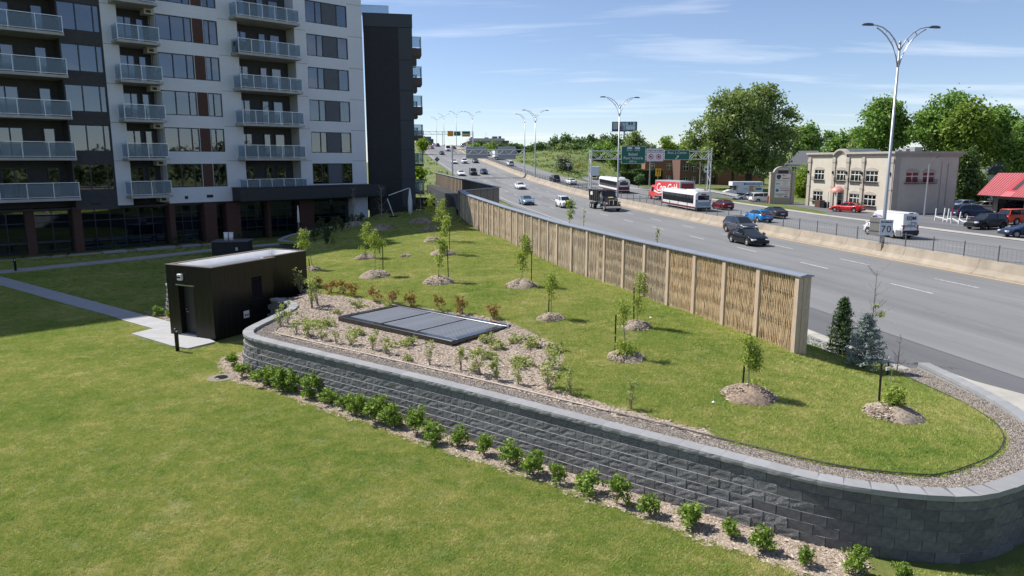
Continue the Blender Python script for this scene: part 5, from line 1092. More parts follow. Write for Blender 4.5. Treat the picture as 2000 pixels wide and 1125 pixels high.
def wheel(par, x, y, r, w=.22, rim=M_RIM):
    ty, rm = wheel_meshes(r, w, rim); o = link('wheel', ty, par); o.location = (x, y, r); q = link('rim', rm, o); return o
KIND = {  # L, W, H, wheelbase centre shift, wheel r, belt, hood tip z, cowl x, cowl z, deck z, glass base front/rear x, roof front/rear x
    'sedan': dict(L=4.7, Wd=1.84, H=1.44, ax=(1.40, -1.42), r=.335, top=[(-2.35, .78), (-2.25, .98), (-1.7, 1.05), (-1.2, .97), (.0, .93), (.95, .97), (1.6, .86), (2.15, .73), (2.35, .55)], g=(1.15, -1.95, .10, -.95)),
    'hatch': dict(L=4.3, Wd=1.79, H=1.46, ax=(1.30, -1.30), r=.32, top=[(-2.15, .8), (-2.1, 1.02), (-1.2, 1.0), (.0, .95), (.95, 1.0), (1.5, .9), (1.95, .76), (2.15, .58)], g=(1.2, -2.02, .25, -1.35)),
    'suv': dict(L=4.65, Wd=1.86, H=1.70, ax=(1.38, -1.35), r=.36, top=[(-2.32, .9), (-2.28, 1.12), (-1.2, 1.12), (.0, 1.06), (.95, 1.12), (1.7, 1.06), (2.2, .92), (2.32, .66)], g=(1.2, -2.2, .35, -1.75)),
    'minivan': dict(L=5.1, Wd=1.98, H=1.75, ax=(1.55, -1.5), r=.35, top=[(-2.55, .9), (-2.52, 1.14), (-1.2, 1.12), (.0, 1.08), (1.35, 1.12), (1.95, 1.0), (2.4, .82), (2.55, .6)], g=(1.75, -2.42, .75, -2.2)),
    'van': dict(L=5.6, Wd=2.05, H=2.5, ax=(1.95, -1.55), r=.36, top=[(-2.8, 1.0), (-2.78, 1.35), (-1.2, 1.35), (.9, 1.32), (1.9, 1.28), (2.3, 1.18), (2.68, .95), (2.8, .6)], g=(2.15, -2.76, 1.25, -2.70)),
    'jeep': dict(L=4.7, Wd=1.9, H=1.82, ax=(1.38, -1.35), r=.39, top=[(-2.35, .95), (-2.33, 1.2), (-1.2, 1.2), (.0, 1.18), (.9, 1.18), (1.9, 1.12), (2.3, 1.0), (2.35, .65)], g=(.95, -2.28, .5, -2.15))}
def car_body(d):
    L, w, r = d['L'], d['Wd'] / 2, d['r']; ax = d['ax']; xs = sorted({*np.linspace(-L / 2, L / 2, 15).tolist(), *[a + q * (r + .05) for a in ax for q in (-1.0, -.98, -.7, -.35, 0, .35, .7, .98, 1.0)]})
    m = MB()
    for x in xs:
        zt_ = interp(d['top'], x); e = abs(x) / (L / 2); ww = w * (1 - .16 * max(0, (e - .72) / .28) ** 2); zb = .22 + .12 * max(0, (e - .8) / .2)
        for a in ax:
            q = (r + .05) ** 2 - (x - a) ** 2
            if q > 0: zb = max(zb, r + math.sqrt(q))
        zb = min(zb, zt_ - .08); zm = lerp(zb, zt_, .35); zm = max(zm, zb + .01)
        half = [(ww * .93, zb), (ww * .99, zb + (zt_ - zb) * .15), (ww, zb + (zt_ - zb) * .5), (ww * .975, zb + (zt_ - zb) * .78), (ww * .90, zt_ - .015), (ww * .70, zt_ + .012), (0, zt_ + .035)]
        m.v += [(x, -y, z) for y, z in half] + [(x, y, z) for y, z in reversed(half[:-1])]
    n = 13; k = len(xs)
    m.f = [(i * n + j, i * n + (j + 1) % n, (i + 1) * n + (j + 1) % n, (i + 1) * n + j) for i in range(k - 1) for j in range(n)] + [tuple(range(n - 1, -1, -1)), tuple(range((k - 1) * n, k * n))]; m.m = [0] * len(m.f); return m
def car(kind, label, s, t, col, dirn=-1, group=None, cat='car', detail=2, loc=None, rot=None, rim=M_RIM, name=None, z=None):
    d = KIND[kind]; p = W(s, t) if loc is None else Vector(loc)
    head = (RE if dirn > 0 else -RE); rz = math.atan2(head.y, head.x) if rot is None else rot
    T = thing(name or {'sedan': 'sedan', 'hatch': 'hatchback', 'suv': 'sport_utility_car', 'minivan': 'minivan', 'van': 'delivery_van', 'jeep': 'off_road_car'}[kind], label, cat, p, rz, group)
    if loc is None: sl = (zr(s + 2) - zr(s - 2)) / 4 * (1 if dirn > 0 else -1); T.rotation_euler = (0, -math.atan(sl), rz)
    T.scale = (.88, .88, .88)
    pm = PC[col] if isinstance(col, str) else col; w = d['Wd'] / 2; L = d['L'] / 2
    car_body(d).build('body', pm, T, True)
    gf, gr, rf, rr = d['g']; H = d['H']; top = d['top']; zf, zb_ = interp(top, gf) + .0, interp(top, gr) - .01; bw, tw = w * .87, w * .66 if kind != 'van' else w * .80
    if kind == 'jeep': tw = w * .76
    B = [(gf, -bw * .93, zf), (gf, bw * .93, zf), (gr, bw * .93, zb_), (gr, -bw * .93, zb_)]; mid = (gf + gr) / 2 - .1; Bm = [(mid, -bw, interp(top, mid)), (mid, bw, interp(top, mid))]
    hr = H - .05; U = [(rf, -tw, hr - .015), (rf, tw, hr - .015), (rr, tw, hr - .03), (rr, -tw, hr - .03)]; Um = [(mid - .1, -tw * 1.02, hr), (mid - .1, tw * 1.02, hr)]
    gp = lambda nm, v, f, mt=M_CGL: MB().add(v, f).build(nm, mt, T, False)
    if kind != 'van':
        gp('windscreen', [B[0], B[1], U[1], U[0]], [(0, 1, 2, 3)]); gp('rear_window', [B[2], B[3], U[3], U[2]], [(0, 1, 2, 3)])
        gp('side_window', [B[0], U[0], Um[0], U[3], B[3], Bm[0]], [(0, 1, 2, 5), (5, 2, 3, 4)]); gp('side_window', [B[1], Bm[1], B[2], U[2], Um[1], U[1]], [(0, 1, 4, 5), (1, 2, 3, 4)])
    else:
        gp('windscreen', [B[0], B[1], U[1], U[0]], [(0, 1, 2, 3)]); mid = .9; 
        q0 = [(gf - .05, -bw * .935, zf), (mid, -bw * .96, 1.33), (mid, -lerp(bw, tw, .62), 1.98), (rf + .25, -lerp(bw, tw, .62), 1.98)]
        gp('side_panel', [B[0], U[0], U[3], B[3]], [(0, 1, 2, 3)], pm); gp('side_panel', [B[1], B[2], U[2], U[1]], [(0, 1, 2, 3)], pm); gp('rear_door', [B[2], B[3], U[3], U[2]], [(0, 1, 2, 3)], pm)
        gp('side_window', [(x, y - .012, z) for x, y, z in q0], [(0, 3, 2, 1)]); gp('side_window', [(x, -y + .012, z) for x, y, z in q0], [(0, 1, 2, 3)])
    m = MB(); R4 = [(x, y * 1.0, z) for x, y, z in (U[0], U[1], Um[1], U[2], U[3], Um[0])]
    m.v = [*R4, *[(x * .96 + mid * .04, y * .8, H) for x, y, z in R4]]; m.f = [(i, (i + 1) % 6, 6 + (i + 1) % 6, 6 + i) for i in range(6)] + [tuple(range(6, 12)), (5, 4, 3, 2, 1, 0)]; m.m = [0] * len(m.f); m.build('roof', pm, T, True)
    if detail and kind != 'van':
        m = MB()
        for a, b in ((B[0], U[0]), (B[1], U[1]), (B[2], U[2]), (B[3], U[3])): m.bar(a, b, .07, .05)
        for b, u in zip(Bm, Um): m.bar(b, u, .08, .03)
        for q in (0, 1): m.bar(B[0] if q == 0 else B[1], Bm[q], .03, .05); m.bar(Bm[q], B[3] if q == 0 else B[2], .03, .05)
        m.build('pillar', pm, T)
    for a in d['ax']:
        for s_ in (-1, 1): wheel(T, a, s_ * (w - .12), d['r'], .21, rim)
    z1 = interp(top, L - .1)
    for s_ in (-1, 1):
        m = MB(); m.cbox(L - .30, L - .02, s_ * w * .70 - .2, s_ * w * .70 + .2, z1 - .13, z1 + .03, .03); m.build('headlight', M_HEAD, T)
        m = MB(); zt2 = interp(top, -L + .1)
        if kind in ('van', 'minivan', 'suv', 'jeep'): m.cbox(-L - .01, -L + .05, s_ * w * .74 - .09, s_ * w * .74 + .09, zt2 - .45, zt2 + .02, .02)
        else: m.cbox(-L - .012, -L + .05, s_ * w * .62 - .2, s_ * w * .62 + .2, zt2 - .14, zt2 + .04, .02)
        m.build('tail_light', M_TAIL, T)
        if detail: m = MB(); m.cbox(gf - .25, gf - .08, s_ * (w + .1) - .1, s_ * (w + .1) + .1, zf - .02, zf + .14, .03); m.build('mirror', pm, T)
    if detail:
        m = MB(); m.cbox(L - .06, L + .012, -w * .48, w * .48, .40, z1 - .06, .02); m.build('grille', M_TRIM, T); m = MB(); m.cbox(L - .1, L + .03, -w * .8, w * .8, .26, .36, .02); m.build('front_bumper', M_TRIM, T)
        m = MB(); m.cbox(-L - .02, -L + .08, -w * .78, w * .78, .30, .48, .02); m.build('rear_bumper', M_TRIM, T); m = MB(); m.box(-L - .03, -L - .01, -.26, .26, .58 if kind != 'van' else .45, .70 if kind != 'van' else .57); m.build('number_plate', M_PLATE, T)
        if detail > 1:
            m = MB()
            for s_ in (-1, 1):
                for x in (gf - .9, gf - 2.0): m.cbox(x - .1, x + .1, s_ * w * .985 - .015, s_ * w * .985 + .015, interp(top, x) - .17, interp(top, x) - .13, .006)
            m.build('door_handle', M_TRIM, T)
    return T
T = car('sedan', 'glossy black sedan with bright alloy wheels on the near highway lane', 58.6, -4.7, 'black')
for s_ in (-1, 1): m = MB(); m.tube([(1.1, s_ * .80, .99), (.1, s_ * .83, .985), (-1.0, s_ * .82, 1.0), (-1.75, s_ * .76, 1.06), (-1.0, s_ * .66, 1.36), (-.4, s_ * .64, 1.415), (.15, s_ * .63, 1.40)], .018, 5); m.build('window_trim', M_CHR, T)

T = car('suv', 'dark grey sport utility car overtaking behind the black sedan', 66.5, -1.1, 'grey')
for y in (-.62, .62): m = MB(); m.tube([(.2, y, 1.70), (.0, y, 1.75), (-1.6, y, 1.74), (-1.75, y, 1.69)], .025, 6); m.build('roof_rail', M_CHR, T)
m = MB(); m.tube([(2.345, -.28, .86), (2.36, -.1, .74), (2.36, .1, .74), (2.345, .28, .86)], .03, 6); m.build('grille_chevron', M_CHR, T)
car('hatch', 'bright blue hatchback on the far carriageway behind the fence', 77.6, 7.0, 'blue', 1)
car('sedan', 'dark sedan half hidden beyond the bright blue hatchback', 82.0, 11.3, 'charcoal', 1)
V = car('van', 'white delivery van with dark lettering on the far carriageway', 61.6, 10.4, 'white', 1, cat='van')
def stick(par, me, M4, name='lettering'): o = link(name, me, par); o.matrix_local = M4; return o
M_INKN = mat('ink_navy', (.03, .06, .14), .5); M_INKV = mat('ink_violet', (.28, .22, .5), .5)
backM = Matrix.Translation((-2.80, 0, 0)) @ Matrix.Rotation(R(-90), 4, 'Z')
stick(V, text_mesh('EDM', .52, M_INKN, bold=.008), Matrix.Translation((-2.80, 0, 1.98)) @ Matrix.Rotation(R(-90), 4, 'Z') @ Matrix.Rotation(R(-3), 4, 'X'))
m = MB(); 
for (y0, y1, z0, z1) in ((-.55, .05, 1.55, 1.61), (-.6, -.35, 1.42, 1.49), (-.1, .4, 1.43, 1.46)): m.box(-2.835, -2.82, y0, y1, z0, z1)
m.build('small_print', M_INKN, V); m = MB(); m.box(-2.84, -2.80, -.85, .85, .48, .85); m.build('rear_step', M_TRIM, V)
m = MB(); m.box(-2.815, -2.808, -.008, .008, .9, 2.35); m.build('door_seam', M_TRIM, V); m = MB(); m.cbox(-2.77, -2.6, -.2, .2, 2.42, 2.5, .02); m.build('brake_light', M_TRIM, V)
for s_ in (1,): stick(V, text_mesh('EDM', .5, M_INKV), Matrix.Translation((.75, .885, 1.98)) @ Matrix.Rotation(R(180), 4, 'Z') @ Matrix.Rotation(R(9), 4, 'X'))
m = MB(); m.box(-1.3, .0, .925, .93, 1.62, 1.69); m.build('small_print', M_INKN, V)
for s_ in (-1, 1): m = MB(); m.box(-1.0, 1.35, s_ * 1.0 - .03, s_ * 1.0 + .03, .42, .78); m.box(-2.7, -2.05, s_ * 1.0 - .03, s_ * 1.0 + .03, .42, .85); m.build('sill_cladding', mat('grey_plastic', (.16, .165, .18), .6), V)
# parked cars
def lotcar(kind, label, u, v, rot, col, z=.62, **k): p = G(u, v, z); return car(kind, label, 0, 0, col, loc=(p.x, p.y, z), rot=rot, group=None, **k)
away = math.atan2(RE.y, RE.x)
lotcar('sedan', 'red sedan parked in front of the beige office building', 1654, 414, away + R(28), 'red')
lotcar('suv', 'black sport utility car parked nose-out near the white fence', 1925, 447, R(197), 'black', rim=M_RIMD)
lotcar('jeep', 'orange-red off-road car parked at the frame edge by the red roof', 1992, 438, R(10), 'orange')
lotcar('sedan', 'navy sedan whose bonnet enters at the frame edge in the lot', 2006, 463, R(172), 'navy')
lotcar('suv', 'dark blue and silver car with tail light glowing behind the white fence', 1900, 425, R(-5), 'navy')
lotcar('sedan', 'grey-brown sedan parked in the shade beside the beige building', 1832, 413.5, R(188), 'grey')
lotcar('hatch', 'pale blue small car parked behind the shaded grey sedan', 1878, 409, R(195), 'lblue')
lotcar('sedan', 'pale car with open red bonnet parked beside the red-roofed building', 1918, 412, R(185), 'silver')
lotcar('minivan', 'white minivan parked beside the pylon sign', 1492, 395.5, away + R(-95), 'white')
lotcar('sedan', 'silver and black sedan parked next to the white minivan behind the guard rail', 1456, 392, away + R(92), 'silver')
for (u, v, col, lab, kd, rt) in ((1396, 362, 'steel', 'blue sedan parked on the grass edge behind the overhead sign leg', 'sedan', 185), (1410, 359, 'navy', 'dark blue sedan parked behind the blue one below the big tree', 'sedan', 180), (1373, 357, 'navy', 'navy car parked in front of the orange brick block', 'hatch', 170), (1391, 352, 'maroon', 'dark red hatchback with raised tailgate near the big tree', 'hatch', 20)):
    lotcar(kd, lab, u, v, R(rt), col, 1.05)
# moving traffic further out
def tcar(kind, label, u, v, col, dirn=-1, t=None, detail=1, **k):
    s, tt = GR(u, v); return car(kind, label, s, tt if t is None else t, col, dirn, detail=detail, group='cars driving on the highway', **k)
tcar('suv', 'white sport utility car following the black dump truck', 1104, 405, 'white', t=-8.4)
tcar('sedan', 'white sedan with dark roof alone mid-highway beyond the dump truck', 1017, 369, 'white', t=-6.6)
T = car('sedan', 'steel blue sedan with bright roof passing just behind the noise barrier', 107, -12.3, 'steel', -1, group='cars driving on the highway')
tcar('sedan', 'white sedan level with the corner of the boarded barrier', 900.5, 343, 'white'); tcar('jeep', 'dark pickup-like car between the white sedan and a dark hatch', 924, 342, 'charcoal'); tcar('hatch', 'dark hatchback close to the median under the sign gantry', 945, 340, 'navy')
tcar('sedan', 'white car overlapped by the thin gantry pole', 887, 319.5, 'white'); tcar('suv', 'white sport utility car in the middle lane under the gantry', 907, 319, 'white'); tcar('sedan', 'dark grey car beside the yellow line under the gantry', 928.5, 318, 'grey')
tcar('sedan', 'dark blue sedan in the outer lane before the overpass', 863, 302, 'navy'); tcar('van', 'white van climbing down from the overpass crest', 874.5, 295, 'white', cat='van'); tcar('sedan', 'dark car beside the white van near the crest', 886, 290.5, 'charcoal')
tcar('hatch', 'magenta small car in the outer lane near the crest', 843.5, 291, 'magenta'); tcar('sedan', 'pale car just over the overpass crest', 848, 285.5, 'silver', detail=0); tcar('suv', 'black car near the crest beside the orange sign', 855, 286.5, 'black', detail=0); tcar('sedan', 'dark blue car at the top of the overpass edge', 832, 286, 'navy', detail=0)
tcar('suv', 'white car driving away below the gantry leg on the far carriageway', 1002, 324, 'white', 1, t=5.0); tcar('suv', 'black car driving away behind the median fence', 1083, 355, 'black', 1, t=4.7); tcar('sedan', 'white sedan driving away beside the black car behind the fence', 1112, 360, 'white', 1, t=6.2)
tcar('hatch', 'dark red car driving away seen between the gantry panels', 957, 304, 'maroon', 1, t=6.4); tcar('suv', 'white car queuing on the far carriageway crest', 916, 287, 'white', 1, t=5.2); tcar('suv', 'silver car behind it on the far carriageway crest', 906, 285.5, 'silver', 1, t=8.0)
tcar('hatch', 'dark red hatchback following alongside the second bus', 1404, 409, 'maroon', 1, t=11.4, rim=M_RIMD)
# ------------------------------------------------------------------ buses
def bus(label, s, t, number):
    p = W(s, t); T = thing('city_bus', label, 'bus', p, math.atan2(RE.y, RE.x), 'city buses on the far carriageway'); L, w, H = 12.0, 1.25, 3.0; T.scale = (.9, .88, .82)
    sl = (zr(s + 4) - zr(s - 4)) / 8; T.rotation_euler = (0, -math.atan(sl), math.atan2(RE.y, RE.x))
    m = MB(); sec = [(-w, .35), (-w, 2.55), (-w + .12, 2.85), (-w + .4, H), (w - .4, H), (w - .12, 2.85), (w, 2.55), (w, .35)]; m.xprism(sec, -L / 2, L / 2); m.build('body', PC['white'], T)
    for s_ in (-1, 1):
        m = MB(); y = s_ * (w + .004); m.box(-L / 2 + .6, L / 2 - .4, min(y, y + s_ * .006), max(y, y + s_ * .006), 1.15, 2.45); m.build('window_band', M_CGL, T)
        for k in range(7): m = MB(); x = -L / 2 + .75 + k * 1.58; m.box(x, x + 1.42, min(y + s_ * .006, y + s_ * .02), max(y + s_ * .006, y + s_ * .02), 1.25, 2.38); m.build('side_window', M_CGL, T)
        m = MB(); m.box(-L / 2 + .02, L / 2 - .02, min(y, y + s_ * .012), max(y, y + s_ * .012), .42, .72); m.build('maroon_stripe', PC['maroon'], T)
    m = MB(); m.box(-L / 2 - .03, -L / 2, -.85, .85, 1.75, 2.45); m.build('rear_window', M_CGL, T); m = MB(); m.box(-L / 2 - .04, -L / 2 - .001, -.35, .35, 2.5, 2.72); rs = m.build('route_display', M_TRIM, T); m = MB(); m.box(-L / 2 - .05, -L / 2 - .04, -.22, .22, 2.55, 2.67); m.build('display_text', mat('orange_display', (.6, .13, .04), .4), rs)
    m = MB(); m.box(-L / 2 - .025, -L / 2, -1.1, 1.1, .75, 1.45); m.build('engine_hatch', PC['lblue'] if number else PC['maroon'], T); m = MB(); m.box(-L / 2 - .06, -L / 2, -1.2, 1.2, .35, .62); m.build('rear_bumper', M_TRIM, T)
    for s_ in (-1, 1):
        m = MB(); m.cbox(-L / 2 - .03, -L / 2 + .02, s_ * 1.02 - .1, s_ * 1.02 + .1, 1.5, 1.75, .01); m.build('tail_light', M_TAIL, T)
        for x in (-3.0, 3.4): wheel(T, x, s_ * 1.05, .48, .3, M_RIMD)
    m = MB(); m.cbox(-L / 2 + 1.2, -L / 2 + 4.2, -.75, .75, H - .01, H + .22, .06); m.build('roof_unit', PC['white'], T); m = MB(); m.tube([(-2.0, -.6, H + .1), (-2.2, -.6, H + .3), (-4.6, -.6, H + .3), (-4.8, -.6, H + .1)], .04, 6); m.build('roof_rail', M_RIM, T)
    m = MB(); m.yprism([(-L / 2 - .0, 0), (-L / 2, 0), (-L / 2, 0)], 0, .001)
    return T
bus('white city bus with maroon stripe beside the red delivery truck', 97.0, 7.3, True); bus('white city bus with maroon rear panel ahead beyond the lamp post', 132.0, 9.2, False)
# ------------------------------------------------------------------ delivery truck with red sides
CT = thing('delivery_truck', 'red beverage truck with white script lettering beyond the white bus', 'truck', W(110, 10.4), math.atan2(RE.y, RE.x)); CT.scale = (.96, .9, .82); M_CRED = mat('truck_red', (.62, .035, .03), .4, coat=.3)
m = MB(); m.box(-7.0, 2.6, -1.25, 1.25, 1.0, 3.9); m.build('box_body', mat('box_frame_grey', (.42, .44, .46), .5, .3), CT)
for s_ in (-1, 1): m = MB(); m.box(-6.75, 2.45, s_ * 1.26 - .01, s_ * 1.26 + .01, 1.15, 3.72); m.build('side_panel', M_CRED, CT)
m = MB(); m.box(-7.02, -7.0, -1.05, 1.05, 1.2, 3.55); m.build('rear_panel', mat('rear_red', (.25, .02, .03), .4), CT)
M_WL = mat('white_script', (.85, .85, .85), .5); sM = Matrix.Translation((-1.7, 1.275, 2.55)) @ Matrix.Rotation(R(180), 4, 'Z')
o = stick(CT, text_mesh('Coca-Cola', 2.05, M_WL, shear=.28, space=.86, bold=.012), sM)
m = MB(); pts = [(-2.2 + .4 * k, 1.95 + .22 * math.sin(k * .55 + .5) - .012 * k) for k in range(14)]; m.yprism([(x, z) for x, z in pts] + [(x, z - .16 - .02 * abs(7 - i)) for i, (x, z) in reversed(list(enumerate(pts)))], 1.272, 1.28); m.build('ribbon', M_WL, CT)
m = MB(); m.yprism([(-6.0, 2.2), (-5.6, 2.2), (-5.66, 3.1), (-5.74, 3.5), (-5.86, 3.5), (-5.94, 3.1)], 1.272, 1.28); m.build('bottle_shape', M_WL, CT)
m = MB(); m.xprism([(-1.15, .7), (-1.15, 2.2), (-.95, 2.9), (.95, 2.9), (1.15, 2.2), (1.15, .7)], 2.9, 4.6); m.build('cab', M_CRED, CT); m = MB(); m.xprism([(-1.0, .7), (-1.0, 1.6), (-.8, 1.75), (.8, 1.75), (1.0, 1.6), (1.0, .7)], 4.6, 6.0); m.build('bonnet', M_CRED, CT)
m = MB(); m.box(4.55, 4.62, -.9, .9, 1.85, 2.7); m.build('windscreen', M_CGL, CT)
for s_ in (-1, 1):
    m = MB(); m.box(3.5, 4.4, s_ * 1.12 - .04, s_ * 1.12 + .04, 1.75, 2.5); m.build('side_window', M_CGL, CT); m = MB(); m.tube([(2.75, s_ * 1.1, 1.0), (2.75, s_ * 1.1, 3.3)], .08, 8); m.build('exhaust_stack', M_CHR, CT)
    for x in (5.1, -4.4, -5.5): wheel(CT, x, s_ * 1.0, .5, .35, M_RIM)
    m = MB(); m.cbox(5.9, 6.02, s_ * .75 - .15, s_ * .75 + .15, 1.1, 1.35, .03); m.build('headlight', M_HEAD, CT)
m = MB(); m.box(-6.8, 2.6, -.5, .5, .6, 1.0); m.build('chassis', M_TRIM, CT)
# ------------------------------------------------------------------ dump truck
DT = thing('dump_truck', 'black dump truck with chrome grille and yellow bonnet plate heading this way', 'truck', W(96.4, -4.2), math.atan2(-RE.y, -RE.x)); DT.scale = (.88, .88, .88); M_DB2 = paint('truck_black', (.016, .018, .026)); M_DUMP = mat('dump_body_black', (.025, .025, .027), .55, var=.2, scale=3)
def sec_box(m, x0, x1, a, b): m.add([(x0, -a[0], a[1]), (x0, a[0], a[1]), (x0, a[2], a[3]), (x0, -a[2], a[3]), (x1, -b[0], b[1]), (x1, b[0], b[1]), (x1, b[2], b[3]), (x1, -b[2], b[3])], [(3, 2, 1, 0), (4, 5, 6, 7), (0, 1, 5, 4), (1, 2, 6, 5), (2, 3, 7, 6), (3, 0, 4, 7)])
m = MB(); sec_box(m, .9, 2.55, (1.1, .9, 1.0, 2.75), (1.1, .9, 1.02, 1.95)); sec_box(m, .9, 1.9, (1.02, 1.95, .98, 2.78), (1.02, 1.95, .98, 2.78)); m.build('cab', M_DB2, DT)
m = MB(); sec_box(m, 2.5, 4.0, (1.0, .85, .92, 1.95), (.78, .85, .70, 1.72)); m.build('bonnet', M_DB2, DT); m = MB(); sec_box(m, 2.9, 3.95, (1.18, .75, 1.12, 1.32), (1.15, .75, 1.05, 1.25)); m.build('fender', M_DB2, DT)
m = MB(); m.add([(2.42, -.92, 2.02), (2.42, .92, 2.02), (1.98, .88, 2.70), (1.98, -.88, 2.70)], [(0, 1, 2, 3)]); m.build('windscreen', M_CGL, DT)
m = MB(); m.box(4.0, 4.05, -.62, .62, .95, 1.62); g = m.build('grille', M_TRIM, DT); m = MB(); m.box(4.05, 4.07, -.66, -.6, .93, 1.64); m.box(4.05, 4.07, .6, .66, .93, 1.64); m.box(4.05, 4.07, -.6, .6, 1.58, 1.64); m.box(4.05, 4.07, -.05, .05, .95, 1.6); m.build('grille_surround', M_CHR, g)
m = MB(); m.cbox(4.0, 4.3, -1.2, 1.2, .45, .8, .05); m.build('bumper', M_CHR, DT); m = MB(); m.add([(2.7, -.33, 1.955), (3.15, -.33, 1.89), (3.15, .33, 1.89), (2.7, .33, 1.955), (2.7, -.33, 1.99), (3.15, -.33, 1.93), (3.15, .33, 1.93), (2.7, .33, 1.99)], [(4, 5, 6, 7), (0, 1, 5, 4), (1, 2, 6, 5), (2, 3, 7, 6), (3, 0, 4, 7)]); m.build('bonnet_plate', mat('plate_yellow', (.75, .48, .02), .5), DT)
m = MB(); sec_box(m, -4.2, .5, (1.05, 1.25, 1.2, 2.85), (1.05, 1.15, 1.2, 2.85)); m.build('dump_body', M_DUMP, DT); m = MB(); m.box(.45, 1.6, -1.2, 1.2, 2.84, 2.92); m.box(-4.3, .45, -1.27, -1.15, 2.83, 2.95); m.box(-4.3, .45, 1.15, 1.27, 2.83, 2.95); m.build('rim_rail', M_DUMP, DT)
for s_ in (-1, 1):
    for k in range(5): m = MB(); x = -3.9 + k * 1.0; m.bar((x, s_ * 1.10, 1.25), (x, s_ * 1.24, 2.82), .1, .06); m.build('side_rib', M_DUMP, DT)
    m = MB(); m.box(-3.1, -2.0, s_ * 1.19 - .05, s_ * 1.19 + .05, 2.1, 2.6); m.build('company_plate', PC['white'], DT)
    m = MB(); m.tube([(.7, s_ * 1.1, .8), (.7, s_ * 1.1, 3.0)], .07, 8); m.build('exhaust_stack', M_CHR, DT); m = MB(); m.tube([(.75, s_ * 1.0, .7), (1.9, s_ * 1.0, .7)], .3, 10); m.build('fuel_tank', M_CHR, DT)
    m = MB(); m.cbox(3.88, 4.02, s_ * .95 - .14, s_ * .95 + .14, 1.0, 1.25, .03); m.build('headlight', M_HEAD, DT); m = MB(); m.box(2.2, 2.35, s_ * 1.35 - .1, s_ * 1.35 + .1, 1.9, 2.45); m.build('mirror', M_CHR, DT)
    m = MB(); m.box(3.4, 3.7, s_ * 1.17 - .04, s_ * 1.17 + .04, 1.15, 1.35); m.build('turn_signal', M_AMB, DT)
    wheel(DT, 3.25, s_ * 1.0, .52, .32, M_RIM)
    for x in (-1.9, -3.1): wheel(DT, x, s_ * .95, .52, .5, M_RIM)
m = MB(); m.box(-3.8, 3.8, -.45, .45, .55, .95); m.build('chassis', M_TRIM, DT); m = MB(); m.box(1.2, 1.5, -.7, .7, 2.78, 2.9); m.build('roof_lights', M_AMB, DT)
# ------------------------------------------------------------------ box trucks
def box_truck(label, loc, rz, art, name='box_truck'):
    T = thing(name, label, 'truck', loc, rz); T.scale = (.9, .9, .9); m = MB(); m.box(-4.2, .9, -1.15, 1.15, .85, 3.1); m.box(.9, 2.0, -1.15, 1.15, 2.3, 3.1); m.build('box_body', mat('truck_white', (.66, .70, .76), .5), T)
    m = MB(); sec_box(m, .95, 2.4, (1.0, .6, .98, 2.25), (1.0, .6, 1.0, 1.45)); m.build('cab', PC['white'], T); m = MB(); sec_box(m, 2.4, 3.3, (1.0, .6, .95, 1.45), (.92, .6, .85, 1.15)); m.build('bonnet', PC['white'], T)
    m = MB(); m.add([(2.3, -.88, 1.5), (2.3, .88, 1.5), (1.35, .85, 2.2), (1.35, -.85, 2.2)], [(0, 1, 2, 3)]); m.add([(p[0] + .02, p[1], p[2] + .02) for p in m.v[:4]], [(0, 1, 2, 3)]); m.build('windscreen', M_CGL, T)
    for s_ in (-1, 1):
        m = MB(); m.box(1.1, 1.75, s_ * 1.0 - .025, s_ * 1.0 + .025, 1.45, 2.1); m.build('side_window', M_CGL, T)
        for x in (2.55, -2.9): wheel(T, x, s_ * .92, .38, .25)
        m = MB(); m.cbox(3.2, 3.34, s_ * .7 - .15, s_ * .7 + .15, .9, 1.12, .03); m.build('headlight', M_HEAD, T)
        m = MB(); m.cbox(-4.22, -4.15, s_ * .95 - .1, s_ * .95 + .1, .6, .8, .02); m.build('tail_light', M_TAIL, T)
        if art:
            y = s_ * 1.15
            for (x0, x1, z0, z1, mt) in ((-.7, -.3, 2.45, 2.85, M_LETB), (-2.2, -1.4, 1.2, 2.3, mat('ad_rose', (.50, .28, .25), .6)), (-2.5, -2.2, 1.2, 1.6, mat('ad_gold', (.6, .38, .1), .6)), (-3.9, -2.7, 1.45, 1.85, M_LETB), (-3.6, -3.2, 2.05, 2.4, mat('ad_yellow', (.6, .5, .05), .6)), (-3.1, -2.0, 1.95, 2.3, mat('ad_tan', (.6, .48, .36), .6)), (-1.2, -.3, 1.6, 1.75, mat('ad_sky', (.25, .38, .6), .6))):
                m = MB(); m.box(x0, x1, min(y, y + s_ * .006), max(y, y + s_ * .006), z0, z1); m.build('printed_patch', mt, T)
            m = MB(); x = -3.9; rr_ = random.Random(4)
            while x < -.85: w_ = rr_.uniform(.1, .22); m.box(x, x + w_, min(y, y + s_ * .006), max(y, y + s_ * .006), 2.5, 2.72 + rr_.uniform(0, .1)); x += w_ + .05
            m.build('print_line', M_LETB, T)
    m = MB(); m.box(-4.1, 3.2, -.4, .4, .45, .85); m.build('chassis', M_TRIM, T); m = MB(); m.box(-4.24, -4.2, -1.0, 1.0, .95, 3.0); m.build('roller_door', mat('truck_white', (.66, .70, .76), .5), T); return T
p = G(1434, 384, .7); box_truck('white box truck with blue print and advert parked behind the guard rail', (p.x + 1.0, p.y, .62), R(182), True)
p = W(168, 16.8); box_truck('plain white box truck leaving on the exit road', (p.x, p.y, zg(168, 16.8) + .15), math.atan2(RE.y, RE.x) - R(18), False)
s, t_ = GR(974, 311); p = W(s, 6.3); box_truck('grey cube truck on the far carriageway below the gantry panel', (p.x, p.y, p.z), math.atan2(RE.y, RE.x), False)
